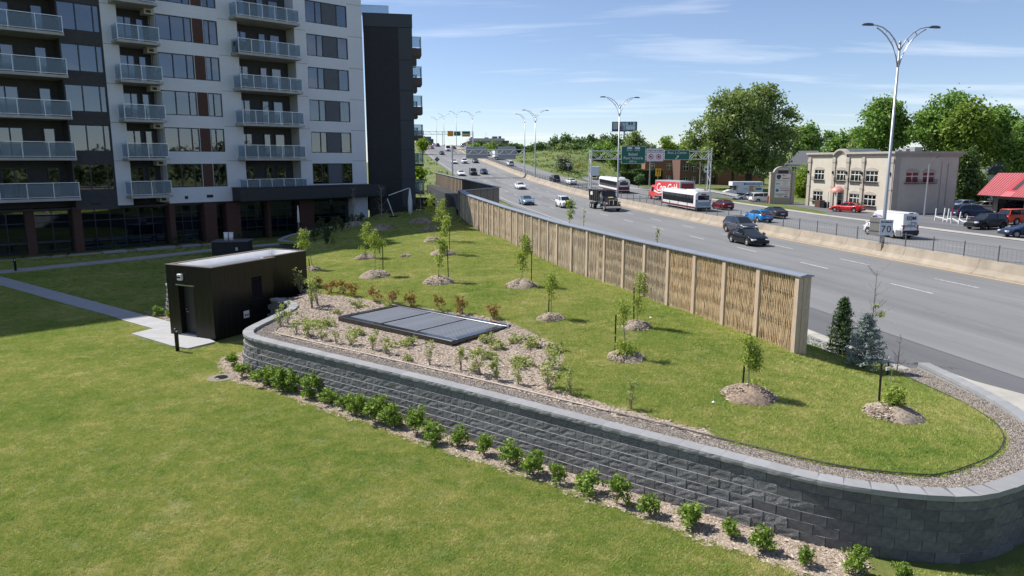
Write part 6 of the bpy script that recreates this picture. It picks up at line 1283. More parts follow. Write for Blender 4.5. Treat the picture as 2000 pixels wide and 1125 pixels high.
# ------------------------------------------------------------------ median: concrete barrier, fence
M_MED = mat('median_concrete', (.315, .27, .215), .9, var=.22, scale=.9, bump=.3, bscale=30)
MD = thing('median_barrier', 'tan concrete median barrier running the length of the highway', 'median barrier', RO, RROT)
prof = [(.30, -.05), (.34, .08), (.66, .34), (.84, .86), (1.08, .86), (1.30, .34), (1.5, -.05)]
s = -12.0
while s < 330:
    a, b = s + .012, s + 5.988; m = MB(); n = len(prof); m.v = [(t, a, zr(a) + z) for t, z in prof] + [(t, b, zr(b) + z) for t, z in prof]
    m.f = [(i, i + 1, n + i + 1, n + i) for i in range(n - 1)] + [tuple(range(n - 1, -1, -1)), tuple(range(n, 2 * n))]; m.m = [0] * len(m.f); m.build('barrier_unit', M_MED, MD); s += 6.0
FN = thing('median_fence', 'thin grey wire fence on posts along the top of the concrete median', 'fence', RO, RROT); M_FP = mat('galvanised_grey', (.17, .175, .18), .55, .4); M_WIRE = mat('fence_wire', (.10, .105, .11), .6, .3)
pm = MB(); pm.tube([(0, 0, 0), (0, 0, .98)], .035, 6); pme = pm.mesh('post', M_FP); s = 14.0
while s < 236:
    o = link('post', pme, FN); o.location = (1.0, s, zr(s) + .80); s += 2.45
wm = MB(); s = 14.0
while s < 236:
    wm.box(.997, 1.003, s - .002, s + .002, zr(s) + .88, zr(s) + 1.66); s += .1 if s > 85 else .3
for h in (.95, 1.66): wm.tube([(1.0, x, zr(x) + h) for x in range(14, 237, 4)], .012, 4, False)
tag(wm.build('wire_mesh', M_WIRE, FN), kind='stuff')
# ------------------------------------------------------------------ lamp posts
M_POLE = mat('lamp_pole_steel', (.42, .43, .46), .4, .5); M_LUM = mat('luminaire_grey', (.10, .105, .13), .5, .2)
def lamp_meshes():
    m = MB(); m.tube([(0, 0, 0), (0, 0, .5), (0, 0, 14.6)], [.165, .145, .075], 10); pole = m.mesh('pole', M_POLE, True)
    m = MB(); m.tube([(0, 0, 14.6), (0, 0, 14.75), (0, 0, 14.85)], [.09, .09, .03], 8); cap = m.mesh('finial', M_POLE, True)
    def arc(a): return [(0, 0, 0)]
    m = MB(); up = [(.06, 0, 14.2), (.45, 0, 14.9), (.95, 0, 15.4), (1.5, 0, 15.72), (2.0, 0, 15.84), (2.35, 0, 15.86)]; lo = [(.05, 0, 13.0), (.22, 0, 13.7), (.6, 0, 14.5), (1.1, 0, 15.1), (1.55, 0, 15.45), (2.0, 0, 15.7)]
    m.tube(up, .045, 6); m.tube(lo, .045, 6); m.bar((.75, 0, 14.7), (.55, 0, 15.0), .04); m.bar((1.3, 0, 15.25), (1.15, 0, 15.52), .04); arm = m.mesh('arm', M_POLE, True)
    m = MB()
    for x, w, h in ((2.25, .06, .05), (2.4, .14, .10), (2.75, .17, .11), (3.05, .13, .08), (3.15, .04, .03)): m.v += [(x, -w, 15.86), (x, -w * .7, 15.86 + h), (x, w * .7, 15.86 + h), (x, w, 15.86), (x, w * .6, 15.80), (x, -w * .6, 15.80)]
    m.f = [(6 * i + j, 6 * i + (j + 1) % 6, 6 * i + 6 + (j + 1) % 6, 6 * i + 6 + j) for i in range(4) for j in range(6)] + [(5, 4, 3, 2, 1, 0), tuple(range(24, 30))]; m.m = [0] * len(m.f); lum = m.mesh('luminaire', M_LUM, True)
    return pole, cap, arm, lum
LPM = lamp_meshes()
def lamp(s, label, t=.9, dz=.8, both=True, rot=0.0):
    p = W(s, t); T = thing('street_lamp', label, 'street lamp', (p.x, p.y, p.z + dz), RROT + rot, 'double-arm lamps on the median'); T.scale = (.93, .93, .912)
    link('pole', LPM[0], T); link('finial', LPM[1], T)
    for k in ((0, math.pi) if both else (math.pi,)): a = link('arm', LPM[2], T); a.rotation_euler = (0, 0, k); link('luminaire', LPM[3], a)
    m = MB(); m.box(-.28, .28, -.28, .28, -.5, .05); m.build('base', M_MED, T); return T
LP1 = lamp(50.4, 'tall double-arm street lamp carrying the speed limit sign')
for s_, lb in ((106.0, 'double-arm street lamp standing in front of the green overhead sign'), (160, 'double-arm street lamp between the two sign gantries'), (259, 'double-arm lamp in front of the far brown building'), (308, 'double-arm lamp beside the green and orange overhead panels'), (360, 'double-arm lamp behind the orange overhead panel'), (400, 'smallest double-arm lamp beyond the overpass crest')): lamp(s_, lb, dz=.5)
lamp(226, 'single-arm lamp on the bank beyond the far carriageway', t=12.5, dz=0, both=False)
# speed sign on the lamp
SG = thing('speed_sign', 'white speed limit sign reading 70 on the tall lamp post', 'sign', W(49.9, .72, 2.06), R(-24)); SG.scale = (.86, 1, .88)
m = MB(); m.cbox(-.48, .48, -.02, .02, 0, 1.22, .008); pl = m.build('sign_panel', mat('sign_pale', (.58, .64, .70), .5), SG); M_SBLK = mat('sign_black', (.015, .015, .018), .5)
o = link('lettering', text_mesh('MAXIMUM', .17, M_SBLK, bold=.004), pl); o.location = (0, -.03, 1.02); o = link('lettering', text_mesh('70', .74, M_SBLK, space=1.15), pl); o.location = (0, -.03, .46); o.scale = (.92, 1, 1)
m = MB(); m.box(-.06, .06, .02, .26, .3, .38); m.box(-.06, .06, .02, .26, .85, .93); m.build('bracket', M_POLE, SG)
SB_ = thing('road_sign', 'grey back of a sign strapped behind the speed limit sign', 'sign', W(50.55, .42, 2.0), R(118)); m = MB(); m.cbox(-.48, .48, -.02, .02, 0, 1.25, .008); m.build('sign_panel', mat('alu_back', (.24, .235, .22), .5, .3), SB_); m = MB(); m.box(-.48, .48, .02, .05, .3, .36); m.box(-.48, .48, .02, .05, .9, .96); m.build('stiffener', M_FP, SB_)
# ------------------------------------------------------------------ sign gantries
M_GAN = mat('gantry_white_steel', (.62, .63, .64), .5, .2); M_GRN = mat('sign_green', (.0, .125, .085), .45); M_WSG = mat('sign_face_white', (.72, .72, .74), .5); M_SGB = mat('sign_back_grey', (.30, .325, .36), .5, .2)
def truss(par, t0, t1, z0, z1, d=1.0, bays=10, name='truss'):
    m = MB()
    for y in (-d / 2, d / 2):
        for z in (z0, z1): m.tube([(t0, y, z), (t1, y, z)], .085, 6)
        for k in range(bays):
            a, b = lerp(t0, t1, k / bays), lerp(t0, t1, (k + 1) / bays); q = (z0, z1) if k % 2 else (z1, z0); m.tube([(a, y, q[0]), (b, y, q[1])], .05, 5, False)
    for z in (z0, z1):
        for k in range(bays + 1): x = lerp(t0, t1, k / bays); m.tube([(x, -d / 2, z), (x, d / 2, z)], .04, 5, False)
    return m.build(name, M_GAN, par)
def leg(par, t, zb, zt_, d=1.0):
    m = MB()
    for y in (-d / 2, d / 2): m.tube([(t, y, zb), (t, y, zt_ + .15)], .11, 8)
    n = 6
    for k in range(n): y = d / 2 if k % 2 else -d / 2; m.tube([(t, y, lerp(zb, zt_, k / n)), (t, -y, lerp(zb, zt_, (k + 1) / n))], .05, 5, False)
    return m.build('leg', M_GAN, par)
def sign(par, x0, x1, z0, z1, y, face, rim=M_WSG, lines=(), back=False):
    m = MB(); r = .18; pts = []
    for cx_, cz_, a0 in ((x1 - r, z1 - r, 0), (x0 + r, z1 - r, 90), (x0 + r, z0 + r, 180), (x1 - r, z0 + r, 270)): pts += [(cx_ + r * math.cos(R(a0 + q)), cz_ + r * math.sin(R(a0 + q))) for q in (0, 30, 60, 90)]
    m.yprism(pts[::-1], y, y + .06); o = m.build('sign_panel', rim if not back else M_SGB, par)
    if not back:
        c = ((x0 + x1) / 2, (z0 + z1) / 2); m = MB(); sx, sz = 1 - .12 / (x1 - x0), 1 - .12 / (z1 - z0)
        m.yprism([(c[0] + (x - c[0]) * sx, c[1] + (z - c[1]) * sz) for x, z in pts][::-1], y - .012, y + .01); m.build('sign_face', face, o)
    for (tx, size, xx, zz_, mt) in lines: q = link('lettering', text_mesh(tx, size, mt, bold=.004 * size), o); q.location = (xx, y - .028, zz_)
    return o
s1 = 119.5; G1 = thing('sign_gantry', 'white lattice gantry carrying green and white overhead signs', 'sign gantry', W(s1, 0, 0), RROT)
zb = zr(s1); truss(G1, .9, 21.8, 7.35, 8.65, 1.0, 16); leg(G1, .9, zb + .6, 8.65); leg(G1, 21.6, zg(s1, 21) - .2, 8.65)
xo = lambda x: (x - W(s1, 0).x) / RR.x
o = sign(G1, xo(17.55), xo(21.6), 6.62, 9.45, -.62, M_GRN, lines=(('Belœil', .62, xo(19.5), 8.12, M_WSG), ('Pont Victoria', .62, xo(19.55), 7.52, M_WSG), ('600 m', .5, xo(19.5), 6.98, M_WSG)))
for x, n_ in ((xo(18.9), '112'), (xo(20.2), '116')):
    m = MB(); m.yprism([(x - .42, 8.68), (x + .42, 8.68), (x + .42, 9.25), (x - .42, 9.25)], -.655, -.635); sh = m.build('route_shield', M_WSG, o); m = MB(); m.box(x - .37, x + .37, -.665, -.655, 8.72, 9.0); m.build('shield_field', M_GRN, sh); q = link('lettering', text_mesh(n_, .3, M_WSG), sh); q.location = (x, -.675, 8.86)
o = sign(G1, xo(21.75), xo(24.7), 6.98, 9.1, -.60, M_WSG, M_SGB, lines=(('PONT VICTORIA', .34, xo(23.22), 8.72, M_SBLK),)); M_RRED = mat('prohibition_red', (.45, .02, .03), .5)
m = MB(); m.box(xo(21.85), xo(24.6), -.625, -.614, 8.43, 8.47); m.build('divider', M_SBLK, o)
for x, kd in ((xo(22.55), 0), (xo(23.85), 1)):
    m = MB(); n = 20
    for k in range(n): a = 2 * math.pi * k / n; m.v += [(x + .42 * math.cos(a), -.63, 7.75 + .42 * math.sin(a)), (x + .33 * math.cos(a), -.63, 7.75 + .33 * math.sin(a))]
    m.f = [(2 * k, 2 * k + 1, (2 * k + 3) % (2 * n), (2 * k + 2) % (2 * n)) for k in range(n)]; m.m = [0] * n; rg = m.build('ring', M_RRED, o); m = MB(); m.bar((x - .24, -.632, 7.99), (x + .24, -.632, 7.51), .01, .07, (1, 0, 1)); m.build('slash', M_RRED, rg)
    m = MB(); (m.box(x - .2, x + .12, -.628, -.624, 7.66, 7.88) if kd == 0 else m.yprism([(x, 7.52), (x + .2, 7.75), (x, 7.98), (x - .2, 7.75)], -.628, -.624)); m.build('pictogram', M_SBLK, rg)
o = sign(G1, xo(24.8), xo(29.15), 7.25, 8.85, -.60, M_GRN, lines=(('Boul. J.-Cartier', .56, xo(27), 8.4, M_WSG),))
m = MB(); x = xo(27); m.yprism([(x - .32, 7.42), (x - .2, 7.32), (x + .12, 7.7), (x + .22, 7.58), (x + .32, 7.98), (x - .08, 7.92), (x + .02, 7.8)], -.63, -.62); m.build('arrow', M_WSG, o)
s2 = 171.5; G2 = thing('sign_gantry', 'slim white gantry showing the grey backs of two signs', 'sign gantry', W(s2, 0, 0), RROT); truss(G2, -15.8, .9, 8.55, 9.62, .8, 14); leg(G2, .9, zr(s2), 9.62, .8); m = MB(); m.tube([(-15.8, 0, zr(s2) - 2), (-15.8, 0, 9.9)], .2, 10); m.build('leg', M_POLE, G2)
sign(G2, -12.6, -7.6, 7.6, 10.3, .45, None, back=True); sign(G2, -5.2, -1.0, 7.5, 10.35, .45, None, back=True)
s3 = 338; G3 = thing('sign_gantry', 'far gantry with orange and green panels over the overpass crest', 'sign gantry', W(s3, 0, 0), RROT); zt3 = zr(s3) + 6.4; truss(G3, -15, 12, zt3 - 1.2, zt3, .8, 16); leg(G3, 12, zr(s3) - 1, zt3, .8); leg(G3, -2.0, zr(s3), zt3, .8)
M_ORG = mat('sign_orange', (.62, .24, .01), .5)
sign(G3, .3, 2.9, zt3 - 2.0, zt3 + .35, -.5, M_ORG, M_ORG); sign(G3, 3.2, 6.2, zt3 - 1.8, zt3 + .2, -.5, M_GRN); o = sign(G3, 6.9, 10.6, zt3 - 1.0, zt3 + .3, -.5, M_GRN); o = sign(G3, 6.9, 10.6, zt3 - 2.1, zt3 - 1.05, -.5, M_ORG, M_ORG); sign(G3, -14.5, -10.3, zt3 - 1.7, zt3 + .5, .4, None, back=True)
# ------------------------------------------------------------------ small signs, poles, billboard, guard rail
def post_sign(name, label, loc, rz, ph, shape, col, size, mark=None):
    T = thing(name, label, 'sign', loc, rz); m = MB(); m.tube([(0, .03, -.2), (0, .03, ph + size)], .04, 6); m.build('post', M_POLE, T); m = MB()
    if shape == 'diamond': m.yprism([(0, ph), (size * .7, ph + size * .7), (0, ph + size * 1.4), (-size * .7, ph + size * .7)], -.03, 0)
    else: m.cbox(-size / 2, size / 2, -.03, 0, ph, ph + size * (1.3 if shape == 'tall' else 1), .008)
    p = m.build('sign_panel', col, T)
    if mark: m = MB(); mark(m, ph, size); m.build('pictogram', M_SBLK, p)
    return T
p = W(112.5, 13.2); M_SYEL = mat('sign_yellow', (.72, .40, .02), .5)
def arrows(m, ph, s): [m.bar((x, -.04, ph + .15), (x, -.04, ph + s * 1.05), .02, .09, (1, 0, 0)) for x in (-.18, .18)]; [m.yprism([(x - .16, ph + s * .85), (x, ph + s * 1.2), (x + .16, ph + s * .85)], -.045, -.031) for x in (-.18, .18)]
p = W(126, 15.2); post_sign('lane_sign', 'yellow two-arrow lane sign above the red truck', (p.x, p.y, zr(126)), RROT, 3.0, 'tall', M_SYEL, 1.0, arrows)
def trk(m, ph, s): m.box(-.3, .2, -.045, -.031, ph + .45, ph + .8); m.box(.2, .35, -.045, -.031, ph + .45, ph + .65)
p = G(1363, 372, 1.0); post_sign('truck_sign', 'white truck-route sign on a post beside the gantry leg', (p.x, p.y - 6, .9), RROT, 3.9, 'tall', M_WSG, 1.0, trk)
p = W(157, 20.6); post_sign('chevron_sign', 'orange and black curve marker beside the exit road', (p.x, p.y, zg(157, 20.6)), RROT, .9, 'tall', M_ORG, .8, lambda m, ph, s: [m.bar((-.3, -.04, ph + q), (.3, -.04, ph + q + .25), .02, .12, (0, 0, 1)) for q in (.2, .55)])
p = W(178, 13.2); post_sign('speed_marker', 'small white round-marked sign on the grass bank', (p.x, p.y, zg(178, 13.2)), RROT, 2.2, 'square', M_WSG, .75, lambda m, ph, s: m.box(-.15, .15, -.045, -.031, ph + .2, ph + .5))
p = W(188, 19); post_sign('warning_sign', 'yellow diamond warning sign on the grassy bank', (p.x, p.y, zg(188, 19)), RROT, 1.9, 'diamond', M_SYEL, .9)
p = W(213, -15.6); post_sign('warning_sign', 'dark back of a diamond sign at the edge of the highway slope', (p.x, p.y, zr(213)), RROT + math.pi, .9, 'diamond', mat('sign_dull', (.10, .10, .10), .6), 1.1)
BBd = thing('billboard', 'blue billboard on a pole rising above the roadside trees', 'billboard', (50.6, 330, 4), R(-4))
m = MB(); m.box(-5.6, 5.6, 0, .5, 16.2, 20.4); m.build('frame', mat('billboard_navy', (.03, .06, .16), .5), BBd)
for (x0, x1, z0, z1, c) in ((-5.1, -2.9, 17, 20.1, (.25, .28, .30)), (-2.6, .2, 16.6, 20.0, (.28, .34, .46)), (-2.4, -.4, 16.6, 18.6, (.20, .03, .06)), (-1.9, -.9, 18.6, 19.7, (.16, .12, .16)), (.4, 4.8, 18.5, 20.1, (.30, .36, .50)), (1.6, 2.6, 19.0, 20.0, (.03, .05, .12)), (2.9, 3.7, 19.0, 20.0, (.03, .05, .12)), (.5, 4.8, 16.8, 18.4, (.36, .44, .54))):
    m = MB(); m.box(x0, x1, -.03 - .01 * (c[0] < .2), 0, z0, z1); m.build('printed_patch', mat('bb_%d' % int(c[0] * 1000 + c[2] * 100), tuple(min(.8, q * 1.7) for q in c), .6), BBd)
m = MB(); m.tube([(0, .5, 0), (0, .5, 16.3)], .4, 8); m.build('column', M_POLE, BBd); m = MB(); m.box(-6.3, 6.3, -1.0, -.2, 16.0, 16.1); m.build('catwalk', M_FP, BBd)
GRl = thing('guard_rail', 'pale steel guard rail along the grass edge before the parked vehicles', 'guard rail', (0, 0, 0)); ga0, gb0 = Vector((37.9, 140, .9)), Vector((38.5, 115, .62)); n = 8; M_GR = mat('guard_rail_zinc', (.55, .55, .52), .5, .3)
m = MB(); d = (gb0 - ga0).normalized(); 
for dz in (.5, .72): m.bar(ga0 + Vector((-.1, 0, dz)), gb0 + Vector((-.1, 0, dz)), .05, .13)
m.bar(ga0 + Vector((-.07, 0, .61)), gb0 + Vector((-.07, 0, .61)), .03, .3); m.build('rail', M_GR, GRl)
for k in range(n + 1): p = ga0.lerp(gb0, k / n); m = MB(); m.bar(p + Vector((.03, 0, -.2)), p + Vector((.03, 0, .8)), .14); m.build('post', mat('weathered_post', (.36, .33, .28), .9), GRl)
p = G(1505, 398, .62); T = thing('safety_cone', 'orange-red marker post standing beside the pylon sign', 'marker', (p.x - .6, p.y - .5, .6)); m = MB(); m.lathe([(.16, 0), (.16, 1.2), (.10, 1.3)], 10); m.build('body', mat('marker_red', (.5, .05, .02), .5), T); m = MB(); m.box(-.35, .35, -.3, .3, 0, .08); m.build('foot', M_CONC, T)
p = G(1805, 422, .62); T = thing('lot_lamp', 'slim grey lot lamp in front of the shaded beige wall', 'street lamp', (p.x, p.y, .6), R(-30)); m = MB(); m.tube([(0, 0, 0), (0, 0, 6.1)], [.11, .07], 8); m.build('pole', M_POLE, T); m = MB(); m.tube([(0, 0, 6.05), (.3, 0, 6.5), (.65, 0, 6.85)], .045, 6); m.build('arm', M_LUM, T); m = MB(); m.bar((.6, 0, 6.82), (1.05, 0, 7.1), .16, .08); m.build('luminaire', M_LUM, T)
# old white rail fence
WF = thing('rail_fence', 'tumbledown white rail fence behind the delivery van', 'fence', (0, 0, 0)); r = random.Random(5); pw = [G(u, v, .62) for u, v in ((1826, 431), (1842, 433), (1850, 434), (1858, 436), (1872, 438), (1886, 440), (1905, 443))]
for p in pw: m = MB(); m.bar(p, p + Vector((r.uniform(-.15, .15), 0, r.uniform(.9, 1.5))), .1); m.build('post', M_WSID, WF)
for a, b in zip(pw, pw[1:]): m = MB(); m.bar(a + Vector((0, 0, r.uniform(.3, .6))), b + Vector((0, 0, r.uniform(.2, .5))), .06, .1); m.build('rail', M_WSID, WF)
# utility poles and wires
M_UP = mat('utility_pole', (.30, .28, .26), .85, var=.15); poles = []
for (x, y, h, zz_, lb) in ((59.5, 160, 12.0, 1, 'bare wooden utility pole behind the pylon sign'), (79, 110, 11.3, .7, 'wooden utility pole above the red roof at the frame edge'), (41.5, 160, 11.5, 1.2, 'thin utility pole behind the right gantry leg'), (28.5, 150, 8.5, 1.5, 'grey pole rising behind the white overhead sign')):
    T = thing('utility_pole', lb.replace('right ', ''), 'pole', (x, y, zz_)); m = MB(); m.tube([(0, 0, -.3), (.25 if x > 50 else 0, 0, h)], [.17, .11], 8); m.build('pole', M_UP, T); m = MB(); m.bar((-.8, 0, h - .6), (1.0, 0, h - .6), .1); m.build('crossarm', M_UP, T); poles.append(Vector((x, y, zz_ + h - .5)))
    if x == 59.5: m = MB(); m.tube([(0, 0, 7.2), (-1.2, -.3, 7.7), (-2.6, -.5, 7.8)], .04, 5); m.build('lamp_arm', M_POLE, T)
M_CAB = mat('cable_black', (.05, .05, .055), .6)
for k, (a, b, lb) in enumerate(((poles[0], poles[1], 'overhead cable strung above the beige office building'), (poles[0] - Vector((0, 0, 1.2)), poles[2] - Vector((0, 0, 1.0)), 'overhead cable crossing the big tree'), (poles[1] - Vector((0, 0, 1.5)), Vector((98, 100, 10)), 'overhead cable leaving the frame above the red roof'), (poles[1] - Vector((0, 0, 3.0)), Vector((54.5, 91.5, 6.2)), 'service cable running to the shaded side of the beige building'))):
    m = MB(); m.tube([a.lerp(b, q / 14) - Vector((0, 0, 1.1 * (1 - (2 * q / 14 - 1) ** 2))) for q in range(15)], .022, 4); tag(m.build('overhead_cable', M_CAB), lb, 'cable')
# ------------------------------------------------------------------ vegetation
def leaves(centres, size, r, up=.35, aspect=.62, curl=True):
    N = len(centres); a = r.normal(size=(N, 3)); a[:, 2] += up * 2; nrm = a / np.linalg.norm(a, axis=1, keepdims=True)
    t = np.cross(nrm, r.normal(size=(N, 3))); t /= np.linalg.norm(t, axis=1, keepdims=True); b = np.cross(nrm, t)
    L = (size * r.uniform(.6, 1.25, N))[:, None]; w = L * aspect
    return np.stack([centres - t * L, centres - b * w * .9 + t * L * .1, centres + t * L, centres + b * w * .9 + t * L * .1], 1)
def clumps(blobs, nclump, nleaf, spread, r, shell=.72):
    tot = sum(b[3] * b[4] * b[5] for b in blobs) if len(blobs[0]) > 4 else 0; out = []; vol = np.array([(b[3] * b[4] * b[5]) ** .75 for b in blobs]); vol /= vol.sum()
    for b, f in zip(blobs, vol):
        k = max(2, int(nclump * f)); d = r.normal(size=(k, 3)); d /= np.linalg.norm(d, axis=1, keepdims=True); q = r.uniform(shell, 1.02, k)[:, None]
        c = np.array(b[:3]) + d * q * np.array(b[3:6]); n = max(1, int(nleaf * f / k))
        out.append((np.repeat(c, n, 0) + r.normal(size=(k * n, 3)) * spread * np.array([1, 1, .8])))
    return np.concatenate(out)
L_MAPLE = leaf_mat('foliage_maple', (0.088, 0.177, 0.042), (0.182, 0.311, 0.072), .28, (0.296, 0.413, 0.103)); L_COTTON = leaf_mat('foliage_poplar', (.115, .17, .06), (.22, .29, .105), .35, (.36, .42, .18)); L_FAR = leaf_mat('foliage_far', (0.086, 0.156, 0.055), (0.156, 0.239, 0.084), .25); L_GREYG = leaf_mat('foliage_silver', (0.175, 0.219, 0.123), (0.350, 0.385, 0.245), .2); L_LIME = leaf_mat('foliage_lime', (0.175, 0.263, 0.035), (0.315, 0.403, 0.061), .35)
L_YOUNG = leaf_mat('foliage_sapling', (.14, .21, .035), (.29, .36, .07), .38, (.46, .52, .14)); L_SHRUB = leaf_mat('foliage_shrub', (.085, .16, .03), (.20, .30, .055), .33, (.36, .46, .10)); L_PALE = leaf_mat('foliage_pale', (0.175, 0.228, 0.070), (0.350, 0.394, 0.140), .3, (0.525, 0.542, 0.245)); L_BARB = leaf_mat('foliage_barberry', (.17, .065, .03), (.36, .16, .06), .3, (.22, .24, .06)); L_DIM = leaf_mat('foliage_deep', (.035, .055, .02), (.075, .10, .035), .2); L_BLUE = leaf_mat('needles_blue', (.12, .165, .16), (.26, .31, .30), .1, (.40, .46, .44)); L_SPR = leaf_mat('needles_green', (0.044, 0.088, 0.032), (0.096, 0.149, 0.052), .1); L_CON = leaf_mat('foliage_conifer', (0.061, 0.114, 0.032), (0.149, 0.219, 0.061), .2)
M_BARK = mat('bark_brown', (.10, .078, .06), .95, var=.3, scale=6, bump=.6, bscale=20); M_TWIG = mat('twig_grey', (.24, .20, .165), .9, var=.2); M_STEM = mat('sapling_stem', (.22, .19, .155), .9)
def limbs(m, base, top, r0, blobs, r, n=3):
    m.tube([base, base.lerp(top, .5) + Vector((r.uniform(-.2, .2), r.uniform(-.2, .2), 0)), top], [r0, r0 * .8, r0 * .55], 9)
    for b in blobs:
        e = Vector(b[:3]); k = top.lerp(base, r.uniform(0, .35)); mid = k.lerp(e, .5) + Vector((0, 0, .06 * (e - k).length)); m.tube([k, mid, e], [r0 * .45, r0 * .28, r0 * .1], 6)
        for _ in range(n): q = e + Vector((r.uniform(-1, 1) * b[3], r.uniform(-1, 1) * b[4], r.uniform(-.6, .9) * b[5])) * .8; m.tube([mid, mid.lerp(q, .6), q], [r0 * .16, r0 * .1, r0 * .04], 5, False)
def tree(label, loc, blobs, trunk_r, trunk_h, ncl, nlf, size, spread, lm, seed, name='tree', group=None, cat='tree', shell=.72):
    r = np.random.default_rng(seed); rr = random.Random(seed); T = thing(name, label, cat, loc, 0, group); m = MB(); limbs(m, Vector((0, 0, -.3)), Vector((0, 0, trunk_h)), trunk_r, blobs, rr); m.build('trunk', M_BARK, T, True)
    link('crown', np_mesh('crown', leaves(clumps(blobs, ncl, nlf, spread, r, shell), size, r), 4, lm), T); return T
def at(u, v, y): q = sight(u, v) * (y / sight(u, v).y); return Vector((q.x, q.y, CAM_H + q.z))
def rel(base, l, y, sc): return [(*(at(u, v, y + dy) - base), ru * y / F_PX, ru * y / F_PX * .85, rv * y / F_PX) for u, v, dy, ru, rv in l]
# the great poplar beyond the far carriageway
by = 150; base = at(1462, 376, by); base.z = 1.0
big = [(1470, 205, 0, 52, 38), (1425, 222, -2, 50, 42), (1385, 258, 1, 44, 38), (1515, 235, 1, 42, 40), (1450, 262, -3, 60, 36), (1500, 285, 0, 52, 36), (1400, 300, -1, 50, 26), (1360, 290, 2, 26, 22), (1480, 318, -2, 54, 24), (1425, 322, 1, 34, 18), (1538, 262, 3, 24, 22), (1492, 188, 0, 28, 22), (1440, 200, 1, 32, 24)]
tree('great spreading poplar towering over the parked cars', base, rel(base, big, by, 1), .85, 6.5, 420, 30000, .34, .75, L_COTTON, 1, 'poplar_tree', shell=.55)
base2 = base + Vector((-3.0, 2, 0)); tree('thin dark trunked tree close beside the great poplar', base2, rel(base2, [(1410, 285, 3, 32, 26), (1445, 300, 4, 30, 22)], by, 1), .38, 6, 60, 3500, .34, .7, L_MAPLE, 2, 'poplar_tree')
def simple(label, u, vt, vb, hw, y, lm, seed, n=7000, zg_=1.0, size=.30, name='tree', group=None, spread=.6, thr=.3):
    b = at(u, vb, y); b.z = zg_; r = random.Random(seed); bl = []; h = vb - vt
    for k in range(7):
        e = r.uniform(-.6, .6); f = r.uniform(.22, .80); wd = math.sqrt(max(.1, 1 - (2 * f - 1) ** 2))
        bl.append((u + e * hw * wd, vt + h * .86 * f, r.uniform(-.3, .3) * hw * y / F_PX, hw * r.uniform(.38, .55), h * r.uniform(.16, .24)))
    bl.append((u, vt + h * .17, 0, hw * .45, h * .18)); bl.append((u, vt + h * .5, 0, hw * .6, h * .28))
    q = rel(b, bl, y, 1); tree(label, b, q, thr, max(1.5, h * .35 * y / F_PX), max(40, n // 70), n, size, spread, lm, seed, name, group)
simple('tall dark maple behind the beige building beside the lamp post', 1735, 196, 330, 62, 128, L_MAPLE, 11, 12000, .8, .30, 'maple_tree'); simple('broad dark maple above the beige building roof', 1840, 186, 335, 66, 124, L_MAPLE, 12, 14000, .8, .30, 'maple_tree')
simple('bright green maple in front of the dark maples', 1895, 203, 345, 62, 118, leaf_mat('foliage_bright', (0.099, 0.176, 0.029), (0.209, 0.297, 0.055), .35, (0.297, 0.385, 0.088)), 13, 14000, .8, .30, 'maple_tree'); simple('maple with feathery top near the frame edge above the red roof', 1952, 208, 330, 46, 126, L_MAPLE, 14, 10000, .8, .30, 'maple_tree'); simple('maple cut by the frame edge above the red roof', 2005, 238, 350, 40, 116, L_MAPLE, 15, 9000, .8, .30, 'maple_tree')
simple('rounded green tree behind the white house', 1580, 246, 330, 46, 190, L_MAPLE, 16, 7000, 1, .36, 'maple_tree'); simple('low green tree behind the beige parapet arch', 1640, 262, 330, 34, 175, L_MAPLE, 17, 5000, 1, .34, 'maple_tree'); simple('green tree left of the tall lamp behind the beige roof', 1685, 255, 330, 30, 165, L_COTTON, 18, 5000, 1, .34, 'maple_tree'); bpy.data.objects[-1] if False else None
simple('leafy green tree close to the beige building corner by the hydrant', 1568, 328, 400, 26, 128, L_LIME, 19, 4000, .8, .24, 'young_tree')
simple('tall evergreen between beige building and red roof', 1885, 290, 412, 34, 104, L_CON, 20, 9000, .7, .22, 'evergreen_tree', spread=.4); simple('lower evergreen touching the beige corner', 1905, 330, 410, 26, 107, L_CON, 21, 5000, .7, .22, 'evergreen_tree')
# trees along the far carriageway and the skyline
simple('rounded tree right under the blue billboard', 1238, 256, 350, 34, 205, L_COTTON, 30, 7000, 2.2, .36, 'roadside_tree'); bpy.context.scene
simple('dark spreading tree over the exit road bend', 1190, 282, 345, 42, 212, L_MAPLE, 31, 7000, 2.5, .36, 'roadside_tree'); simple('tree behind the green route sign', 1225, 292, 352, 40, 192, L_MAPLE, 32, 6000, 2.2, .34, 'roadside_tree')
simple('yellow-green tree above the white overhead sign', 1310, 268, 335, 36, 225, L_LIME, 33, 6000, 2, .36, 'roadside_tree'); simple('green tree between the sign and the great poplar', 1345, 272, 345, 26, 200, L_LIME, 34, 4500, 2, .36, 'roadside_tree'); simple('dark tree above the tan brick block', 1278, 280, 335, 30, 230, L_FAR, 35, 5000, 2, .38, 'roadside_tree')
rr = random.Random(77)
for k in range(15):
    u = 1062 + k * 11.5; vt = 268 + rr.uniform(-5, 9) + (14 if k < 2 else 0); simple(f'{ORD[k]} narrow poplar of the dark row on the skyline, counted from the overpass', u, vt, 312, 9 + rr.uniform(0, 6), 330 + rr.uniform(-25, 40), L_FAR, 100 + k, 1500, 8.5, .62, 'skyline_tree', 'row of dark poplars on the skyline', .9, .2)
for k in range(12):
    u = 1000 + k * 16; vt = 286 + rr.uniform(-3, 4) - k * .6; simple(f'{ORD[k]} low bushy tree along the top of the bank, counted from the overpass', u, vt, 306, 14 + rr.uniform(0, 6), 270 + rr.uniform(-10, 30), rr.choice([L_FAR, L_COTTON, L_GREYG, L_FAR]), 140 + k, 1500, 8.6, .5, 'bank_tree', 'low trees along the top of the bank', .7, .2)
